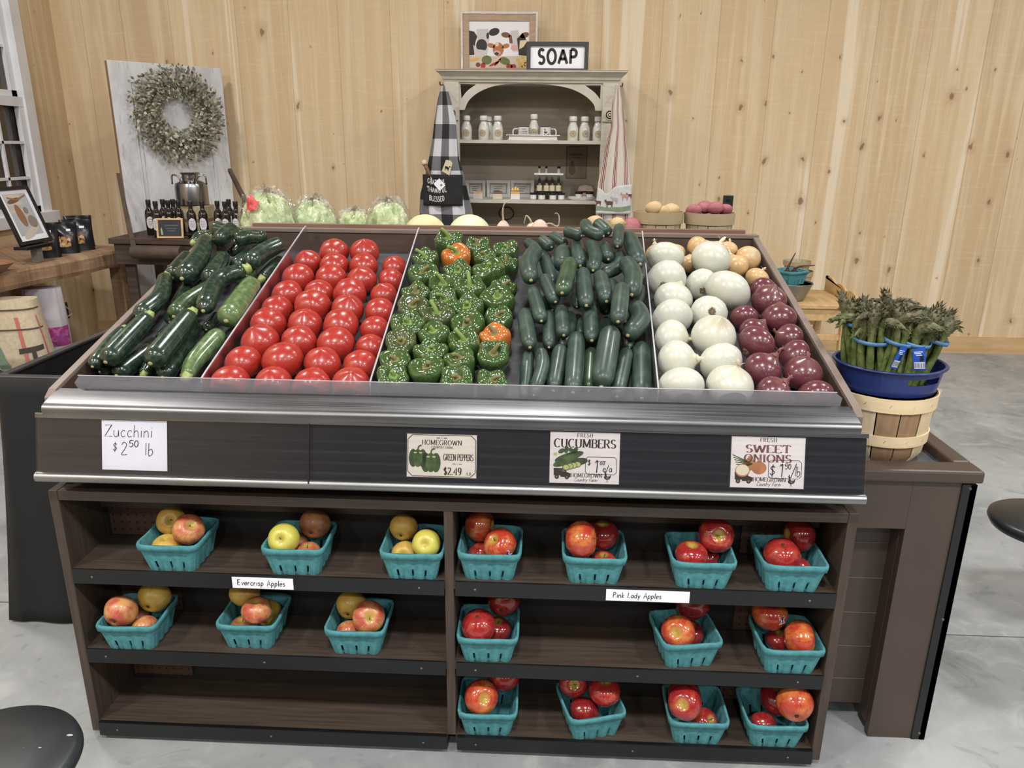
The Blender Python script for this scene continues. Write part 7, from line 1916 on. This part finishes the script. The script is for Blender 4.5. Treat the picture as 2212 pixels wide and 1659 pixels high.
# ------------------------------------------------------------------ plank table along the window wall
pt = thing('plank_table', 'long weathered plank table along the window wall', 'table', (-2.9, 1.2, 0))
m = MB(); V = []
n = 20
for k in range(n + 1):
    y = 2.2 * k / n
    xf = .30 + .165 * (y - 1.06) / 1.18 + .007 * sin(9 * y) + .004 * sin(23 * y)
    V += [(-.35, y, .70), (xf - .012, y, .70), (xf, y, .725), (xf - .002, y, .785), (xf - .012, y, .80), (-.35, y, .80)]
m.add(V, [(6 * k + j, 6 * k + (j + 1) % 6, 6 * k + 6 + (j + 1) % 6, 6 * k + 6 + j) for k in range(n) for j in range(6)] + [(5, 4, 3, 2, 1, 0), tuple(6 * n + j for j in range(6))])
m.build('plank_top', M_oak, pt)
for x, y in ((-.3, .1), (.06, .1), (-.3, 2.06), (.36, 2.06)): MB().box(x - .04, x + .04, y - .04, y + .04, 0, .7).build('leg', M_oak, pt, bevel=.004)
PT = .8006
M_film = mat('black_foil', (24, 24, 25), (36, 36, 38), .22, scale=8, bump=.35)
def mosaic():
    t = NT('printed_dried_fruit_label'); v = t.n('TexVoronoi'); v.inputs['Scale'].default_value = 60; t.put(v.inputs['Vector'], t.obj())
    s_ = t.n('SeparateColor'); t.put(s_.inputs[0], v.outputs['Color'])
    t.set(t.ramp(s_.outputs[0], ((0, S(186, 150, 90)), (.3, S(206, 182, 150)), (.5, S(168, 92, 60)), (.7, S(120, 60, 46)), (.9, S(60, 50, 54))), 'CONSTANT'), .4); return t.m
M_mos = mosaic()
for k, (x, y, w_, h_, lb) in enumerate(((-2.71, 2.83, .15, .20, 'black foil pouch with fruit label, nearest the picture stand'), (-2.71, 3.02, .145, .185, 'black foil pouch with fruit label, second from the picture stand'), (-2.72, 3.165, .18, .19, 'black foil pouch with fruit label, widest of the four'), (-2.79, 3.305, .16, .20, 'black foil pouch with fruit label, far end of the plank table'))):
    t = thing('foil_pouch', lb, 'pouch', (x, y, PT), .5, group='foil pouches on the plank table')
    def P(u, v, s):
        th = .036 * (1 - v) ** .7 + .003 + .006 * sin(6 * u + 9 * v) * v
        edge = 1 - .16 * abs(2 * u - 1) ** 6
        return ((u - .5) * w_ * (1 - .04 * sin(pi * v)), s * th * edge * (sin(pi * min(1, max(.0, u))) ** .35), v * h_)
    m = MB().grid(lambda u, v: P(u, v, -1), 16, 14).grid(lambda u, v: P(1 - u, v, 1), 16, 14).grid(lambda u, v: (P(u, 0, -1)[0], P(u, 0, -1)[1] * (1 - 2 * v), 0), 16, 2)
    m.build('pouch_body', M_film, t, True)
    MB().grid(lambda u, v: tuple(Vector(P(.28 + .44 * u, .22 + .34 * v, -1)) + Vector((0, -.0012, 0))), 8, 6).build('fruit_label', M_mos, t)
    MB().grid(lambda u, v: tuple(Vector(P(.6 + .16 * u, .72 + .07 * v, -1)) + Vector((0, -.0014, 0))), 3, 2).build('price_sticker', M_stw, t)
# picture on a stand, facing into the room
xb, xt = -2.66, -2.76
BL = atX(45, 532, xb); TL = atX(1, 405, xt); TR = atX(73, 401, xt)
Yd = Vector((0, 1, 0)); W = (TR - TL).y; up_ = Vector((xt - xb, 0, TL.z - BL.z)); H = up_.length
ps = thing('picture_stand', 'black framed botanical picture leaning on a stand by the window', 'picture', M=frame((xb, BL.y, BL.z), Yd, up_))
m = MB()
for x0, x1, y0, y1 in ((0, .02, 0, H), (W - .02, W, 0, H), (.02, W - .02, 0, .02), (.02, W - .02, H - .02, H)): m.box(x0, x1, y0, y1, -.008, .008)
m.build('frame', M_black, ps, bevel=.001)
MB().box(.015, W - .015, .015, H - .015, -.004, .0).build('mount', M_paper, ps)
m = MB(); L = lift(I4, 2)
rect(m, .045, W - .045, .05, H - .04, L, 0)
for z in (.55, .68, .8): rect(m, .05, W - .1, H * z, H * z + .02, lift(I4, 4), 1)
blob(m, W * .42, H * .5, W * .1, H * .2, lift(I4, 6), 2, 8); blob(m, W * .68, H * .38, W * .13, H * .11, lift(I4, 6), 3); blob(m, W * .5, H * .2, W * .28, H * .07, lift(I4, 6), 1, 20)
blob(m, W * .4, H * .76, W * .2, H * .04, lift(I4, 7), 4, 10); blob(m, W * .62, H * .58, W * .07, H * .06, lift(I4, 7), 3)
ribbon(m, [(W * .25, H * .82), (W * .5, H * .77), (W * .8, H * .84)], lambda d: .008, lift(I4, 8), 2)
m.build('botanical_print', [mat('print_sky', (176, 178, 182), None, .7), mat('print_pale', (200, 186, 170), None, .7), mat('print_ochre', (146, 106, 74), None, .7), mat('print_taupe', (140, 124, 114), None, .7), mat('print_umber', (110, 84, 66), None, .7)], ps)
Mi_ = ps.matrix_world.inverted()
def boxw(x0, x1, y0, y1, z0, z1, nm, m_, bev=.002):
    b_ = MB().box(x0, x1, y0, y1, z0, z1); b_.v = [tuple(Mi_ @ Vector(v)) for v in b_.v]; b_.build(nm, m_, ps, bevel=bev)
boxw(xb - .03, xb + .05, BL.y - .02, BL.y + W * .72, BL.z - .02, BL.z - .002, 'ledge', M_black)
boxw(xb - .01, xb + .03, BL.y + W * .3, BL.y + W * .3 + .045, PT, BL.z - .02, 'post', mat('grey_post', (112, 108, 104), (124, 120, 116), .6, scale=20))
# cow print box and wooden bowl at the near end
M_cowp = NT('cow_print'); _n = M_cowp.noise(M_cowp.obj(), 11, 1, .4); M_cowp.set(M_cowp.ramp(_n, ((.52, S(206, 204, 206)), (.54, S(32, 32, 34))), 'CONSTANT'), .6); M_cowp = M_cowp.m
t = thing('cow_print_box', 'white box with black cow spots at the near end of the plank table', 'box', (-2.83, 2.42, PT), .4)
MB().box(-.06, .06, -.04, .04, 0, .15).build('box_body', M_cowp, t, bevel=.004)
MB().prism([(-.066, .15), (.066, .15), (0, .2)], 'y', -.045, .045).build('box_lid', M_cowp, t)
t = thing('wooden_bowl', 'shallow wooden bowl on the plank table at the photo edge', 'bowl', (-2.66, 2.26, PT))
MB().lathe([(.05, 0), (.075, .006), (.125, .05), (.118, .052), (.07, .014), (0, .01)], 36).build('bowl_body', mat('bowl_wood', (140, 100, 68), (116, 82, 56), .5, scale=9, stretch=(1, 1, 5)), t, 'angle')
# sacks under the table
def pillow(w_, d_, h_, top, m, mats, fold=.0, nu=36, nv=26, seed=0):
    def fn(u, v):
        a = 2 * pi * u; s_ = sin(a); c = cos(a)
        k = 1 - (1 - top) * max(0, (v - .55) / .45) ** 1.3
        kk = .72 + .28 * sin(pi * min(1, v * 1.5 + .12))
        r = 1 + .03 * sin(3 * a + 5 * v + seed) + fold * sin(9 * a + seed) * v ** 2
        return (w_ / 2 * r * k ** .4 * (abs(c) ** .7 * (1 if c > 0 else -1)) * (.94 + .06 * kk), d_ / 2 * r * (k if v > .5 else kk / .99) * (abs(s_) ** .7 * (1 if s_ > 0 else -1)), h_ * v)
    m.grid(fn, nu, nv)
    return fn
M_sack = mat('natural_burlap_sack', (200, 184, 156), (184, 168, 140), .9, scale=60, bump=.25, bscale=200)
st_ = mat('sack_red', (188, 104, 98), None, .9); sg = mat('sack_green', (112, 130, 112), None, .9)
t = thing('coffee_sack', 'printed burlap sack with red and green stripes under the plank table', 'sack', (-2.60, 2.24, 0), .25)
m = MB(); fn = pillow(.4, .26, .668, .62, m, None)
m.poly([fn(i / 36, 1) for i in range(36)]); m.poly([fn(i / 36, 0) for i in range(36)][::-1])
m.build('sack_body', M_sack, t, True)
def onsack(u, v, k=0): q = Vector(fn(u, v)); return tuple(q + Vector((0, -.003 - .001 * k, 0)))
for nm, us, c in (('red_stripe', (.64, .80, .93), st_), ('green_stripe', (.72,), sg)):
    m = MB()
    for u0 in us: m.grid(lambda u, v: onsack(u0 + .016 * u + .05 * (1 - v), .08 + .8 * v), 3, 20)
    m.build(nm, c, t)
m = MB()
for pts in ([(.80, .62), (.93, .64)], [(.865, .62), (.875, .36)], [(.70, .60), (.77, .34)], [(.70, .60), (.66, .34)], [(.68, .45), (.745, .45)]):
    (u0, v0), (u1, v1) = pts; d_ = .011 if abs(u1 - u0) < abs(v1 - v0) * .6 else 0; e_ = .02 if d_ == 0 else 0
    m.grid(lambda u, v: onsack(u0 + (u1 - u0) * v + d_ * (u - .5) * 2, v0 + (v1 - v0) * v + e_ * (u - .5) * 2, 1), 2, 8)
m.build('lettering', mat('sack_black', (66, 58, 54), None, .9), t)
m = MB()
for v0 in (.78, .93): m.grid(lambda u, v: onsack(.5 + .5 * u, v0 + .012 * v, 1), 20, 2)
m.build('stitched_seam', mat('seam_brown', (84, 70, 60), None, .9), t)
t = thing('plastic_sack', 'white plastic sack with a magenta band under the plank table', 'sack', (-2.64, 2.62, 0), .3)
m = MB(); fn = pillow(.22, .16, .66, .72, m, None, .05, seed=2)
m.poly([fn(i / 36, 1) for i in range(36)]); m.poly([fn(i / 36, 0) for i in range(36)][::-1])
m.build('sack_body', mat('cloudy_white_plastic', (196, 190, 196), (182, 174, 180), .35, scale=6, bump=.2), t, True)
M_mag = NT('magenta_print'); _n = M_mag.noise(M_mag.obj(), 34, 2); M_mag.set(M_mag.ramp(_n, ((.42, S(176, 48, 112)), (.52, S(120, 60, 130)), (.6, S(190, 90, 140)))), .35); M_mag = M_mag.m
MB().grid(lambda u, v: tuple(Vector(fn(.5 + .5 * u, .50 + .17 * v)) * 1.0 + Vector((0, -.003, 0))), 18, 6).build('magenta_band', M_mag, t, True)

# ------------------------------------------------------------------ small pine bench by the back wall with tub and baskets
M_pl = mat('clear_pine', (206, 172, 122), (190, 154, 104), .55, scale=5, stretch=(8, 1, 8), detail=4)
bn_ = thing('pine_bench', 'small pine bench with a scalloped side board near the back wall', 'bench', (1.76, 3.1, 0))
MB().box(-.24, .24, -.25, .25, .572, .598).build('seat', M_pl, bn_, bevel=.004)
for y in (-.225, .225): MB().box(-.22, .22, y - .01, y + .01, .5, .572).build('apron_board', M_pl, bn_, bevel=.002)
for x in (-.21, .21):
    for y in (-.215, .215): MB().box(x - .02, x + .02, y - .02, y + .02, 0, .572).build('leg', M_pl, bn_, bevel=.003)
for z in (.38, .2):
    for y in (-.211, .211): MB().box(-.2, .2, y - .011, y + .011, z, z + .035).build('stretcher', M_pl, bn_, bevel=.002)
MB().box(-.03, .01, -.2, .2, .385, .41).build('brace', M_pl, bn_, bevel=.002)
sc_ = [(-.26, .55), (.26, .55), (.26, .69)]
for k in range(25): 
    y = .26 - .52 * k / 24; sc_.append((y, .655 + .022 * abs(cos(1.5 * pi * (y / .26))) + .02 * (y / .26)))
MB().prism(sc_, 'x', .242, .258).build('scalloped_board', M_pl, bn_, bevel=.002)
BZ_ = .5986
M_galv = mat('galvanised_steel', (128, 136, 140), (150, 156, 158), .35, .8, scale=14, detail=4)
t = thing('galvanised_tub', 'small galvanised tub on the pine bench', 'tub', (1.675, 3.0, BZ_))
MB().lathe([(.065, 0), (.08, .002), (.118, .096), (.122, .1), (.116, .1), (.078, .006), (0, .005)], 36).build('tub_body', M_galv, t, 'angle')
MB().lathe([(.121, .097), (.124, .1), (.121, .104), (.117, .1), (.121, .097)], 36).build('rolled_rim', M_galv, t, True)
t = thing('pulp_basket', 'teal pulp basket of beets set on the galvanised tub', 'basket', M=Matrix.Translation((1.66, 3.0, BZ_ + .096)) @ Matrix.Rotation(.6, 4, 'Z') @ Matrix.Scale(1.08, 4))
inst('basket_body', BASK, t); inst('basket_rim', RIM, t)
M_beet = mat('dark_beet_skin', (66, 36, 40), (50, 28, 32), .35, scale=20, coat=.2)
for k, (dx_, dy_, dz_, st2, lb) in enumerate(((-.022, -.012, .052, 1, 'dark beet with a long upright stem in the teal basket'), (.024, .008, .05, 2, 'dark beet with a stem trailing over the basket rim'))):
    t = thing('beet', lb, 'beet', (1.66 + dx_, 3.0 + dy_, BZ_ + .096 + dz_), group='beets in the teal basket')
    MB().lathe([(sin(pi * i / 16) * .031, -cos(pi * i / 16) * .031 + .012 * exp(-(sin(pi * i / 16) / .25) ** 2) * (1 if i > 8 else -1)) for i in range(17)], 22).build('beet_body', M_beet, t, True)
    pts = [(0, 0, .034), (.012, 0, .07), (.036, 0, .13)] if st2 == 1 else [(0, 0, .034), (.035, -.01, .052), (.11, -.02, .06)]
    MB().tube(bez(pts, 10), [.008 - .0055 * i / 10 for i in range(11)], 8).build('beet_stem', mat('beet_stem_dark', (70, 46, 44), None, .6), t, True)
bushel('bushel_basket', 'lower splint basket of the empty stack on the pine bench', (1.765, 3.22, BZ_), .075, .098, .14, 14, {1, 5, 9}, 'empty baskets on the pine bench', mats=(M_splg, M_splg, M_hoopg))
bushel('bushel_basket', 'upper splint basket of the empty stack on the pine bench', (1.765, 3.22, BZ_ + .06), .05, .078, .14, 14, {2, 7}, 'empty baskets on the pine bench', mats=(M_splg, M_splg, M_hoopg))
